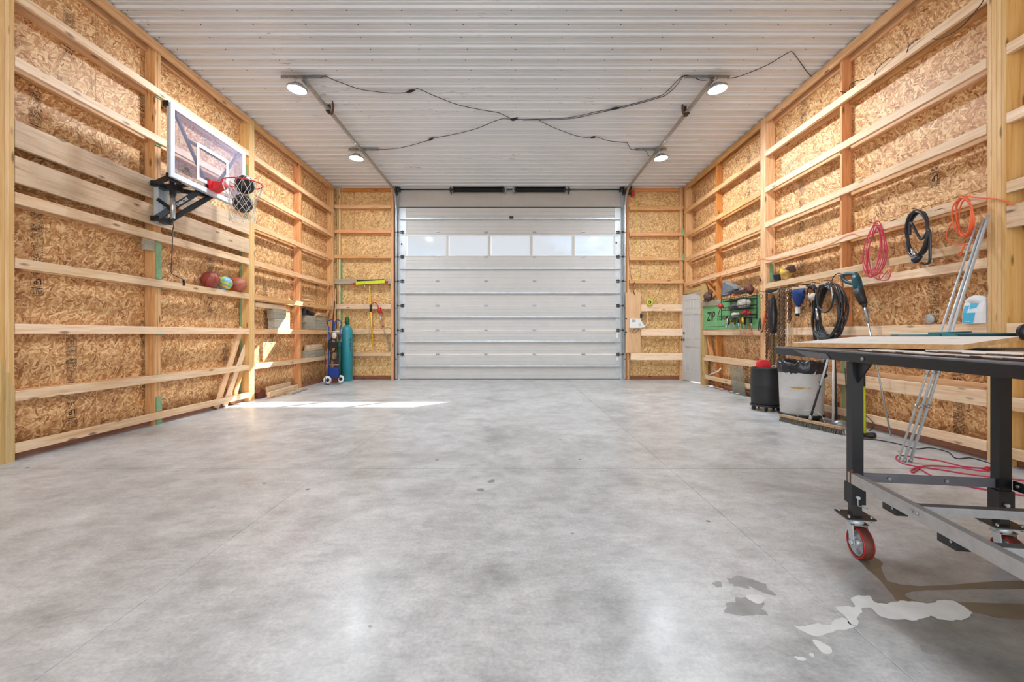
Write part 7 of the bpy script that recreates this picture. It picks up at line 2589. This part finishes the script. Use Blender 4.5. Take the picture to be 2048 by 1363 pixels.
# white faced board, tipped up at the back
aA, bB = math.radians(30), math.radians(-60)
P_A = V(1.836, 3.0, 1.027)
e_b = V(math.cos(bB), math.sin(bB), 0)
e_c = V(math.cos(aA), math.sin(aA), 0)
wA, wC = 0.83, 0.90


def bz(s, t):
    return P_A + e_b * (s * wA) + e_c * (t * wC) + V(0, 0, 0.038 * t + 0.004 * s)


corners = [bz(0, 0), bz(1, 0), bz(1, 1), bz(0, 1)]
th = 0.027
c0 = sum(corners, V(0, 0, 0)) / 4
wbr = empty('white_board', c0, 'thick white faced board lying askew on the steel table', 'board')
vs_ = [p for p in corners] + [p + V(0, 0, th) for p in corners]
MB().add(vs_, [(3, 2, 1, 0), (0, 1, 5, 4), (1, 2, 6, 5), (2, 3, 7, 6), (3, 0, 4, 7), (4, 5, 6, 7)]).build('core', 'plywood', wbr)
vs_ = [p + V(0, 0, th) for p in corners] + [p + V(0, 0, th + 0.0015) for p in corners]
MB().add(vs_, [(0, 1, 5, 4), (1, 2, 6, 5), (2, 3, 7, 6), (3, 0, 4, 7), (4, 5, 6, 7)]).build('white_face', 'whiteboard', wbr)


def ragged(name, s0, s1, t0, t1, z0, z1, label, mat, seed):
    rnd = random.Random(seed)
    n = 40
    pa, pbt = [], []
    for i in range(n + 1):
        s = s0 + (s1 - s0) * i / n
        w = 0.010 * math.sin(i * 0.7 + seed) + rnd.uniform(-0.005, 0.005)
        pa.append(tp(s, t0 + w + 0.03 * math.sin(PI * i / n), 0))
        pbt.append(tp(s, t1, 0))
    rg = pa + list(reversed(pbt))
    m_ = len(rg)
    root = empty(name, tp((s0 + s1) / 2, (t0 + t1) / 2, z0), label, 'board', 'rough boards on the table')
    vs_ = [p + V(0, 0, z0) for p in rg] + [p + V(0, 0, z1) for p in rg]
    MB().add(vs_, [tuple(reversed(range(m_))), tuple(range(m_, 2 * m_))] + [(i, (i + 1) % m_, m_ + (i + 1) % m_, m_ + i) for i in range(m_)]).build('plank', mat, root)
    b = MB()
    for i in range(n):
        p, q = pa[i], pa[i + 1]
        o_ = -bx_ * rnd.uniform(0.001, 0.004)
        zt_ = z0 + (z1 - z0) * rnd.uniform(0.45, 0.9)
        b.add([p + V(0, 0, z0), q + V(0, 0, z0), q + V(0, 0, zt_), p + V(0, 0, zt_), p + o_ + V(0, 0, z0), q + o_ + V(0, 0, z0), q + o_ + V(0, 0, zt_), p + o_ + V(0, 0, zt_)],
              [(4, 7, 6, 5), (3, 2, 6, 7), (0, 1, 5, 4)])
    b.build('bark_edge', 'brown_cloth', root)
    return root


ragged('rough_board', -1.9, -0.02, 0.012, 0.14, ZTOP + 0.001, ZTOP + 0.011, 'thin rough edged board along the table rim, lowest', 'whiteboard', 2)
ragged('rough_board', -2.0, -0.36, 0.065, 0.22, ZTOP + 0.012, ZTOP + 0.021, 'second rough edged board with bark on its rim', 'whiteboard', 5)
ragged('rough_board', -1.7, -0.24, 0.33, 0.56, ZTOP + 0.001, ZTOP + 0.013, 'rough board farther in on the table behind white board', 'plywood', 8)
ragged('rough_board', -1.4, -0.20, 0.72, 1.0, ZTOP + 0.030, ZTOP + 0.046, 'upper rough board near the table far side', 'plywood', 12)
ragged('rough_board', -1.4, -0.26, 0.70, 1.02, ZTOP + 0.001, ZTOP + 0.029, 'dark thick board under the upper rough board', 'brown_cloth', 14)

# teal metal channels behind the board
tc_ = empty('teal_rail', at(1900, 672, 3.5), 'long teal steel channel lying behind the white board', 'steel channel')


def tbx(name, u0, u1, va0, vb0, va1, vb1, Y0, Y1, dpt, mat, parent):
    """slab between two stations: (u0: top va0, bottom vb0), (u1: top va1, bottom vb1)"""
    A_, B_, C_, D__ = at(u0, va0, Y0), at(u1, va1, Y1), at(u1, vb1, Y1), at(u0, vb0, Y0)
    vs_ = [A_, B_, C_, D__] + [q + V(0.0, dpt, 0) for q in (A_, B_, C_, D__)]
    return MB().add(vs_, [(3, 2, 1, 0), (4, 5, 6, 7), (0, 1, 5, 4), (1, 2, 6, 5), (2, 3, 7, 6), (3, 0, 4, 7)]).build(name, mat, parent)


tbx('near_channel', 1882, 2040, 664, 674, 665, 674, 3.20, 3.15, 0.10, 'teal', tc_)
tbx('near_channel_web', 1882, 2036, 667, 672, 668, 672, 3.19, 3.14, 0.004, 'teal_dark', tc_)
tbx('far_channel', 1798, 1884, 669, 676, 668, 676, 3.55, 3.40, 0.08, 'teal', tc_)
tbx('far_channel_web', 1799, 1884, 671, 675, 670.5, 675, 3.54, 3.39, 0.004, 'teal_dark', tc_)
A_ = at(1882, 663.5, 3.12)
b = MB()
b.add([at(1882, 663.5, 3.12), at(1897, 664, 3.12), at(1932, 676, 3.12), at(1884, 676, 3.12), at(1882, 663.5, 3.135), at(1897, 664, 3.135), at(1932, 676, 3.135), at(1884, 676, 3.135)],
      [(3, 2, 1, 0), (4, 5, 6, 7), (0, 1, 5, 4), (1, 2, 6, 5), (2, 3, 7, 6), (3, 0, 4, 7)])
b.build('gusset_plate', 'teal', tc_)
tbx('black_strip', 1876, 1944, 664, 667, 662.2, 664, 3.28, 3.28, 0.05, 'black', tc_)
gp = empty('grinder', at(2047, 664, 3.0), 'black rounded tool at the table edge of the frame', 'tool')
c_ = at(2056, 664, 3.0)
MB().lathe([(0.0, -0.02), (0.045, -0.02), (0.058, -0.01), (0.058, 0.02), (0.03, 0.03), (0, 0.03)], c_, axis=V(-0.3, -1, 0.1), n=24).build('guard', 'black', gp)
MB().cyl(c_ + V(0.02, 0.02, 0), c_ + V(0.22, 0.06, 0.01), 0.028, 0.034, n=14).build('body', 'black', gp)
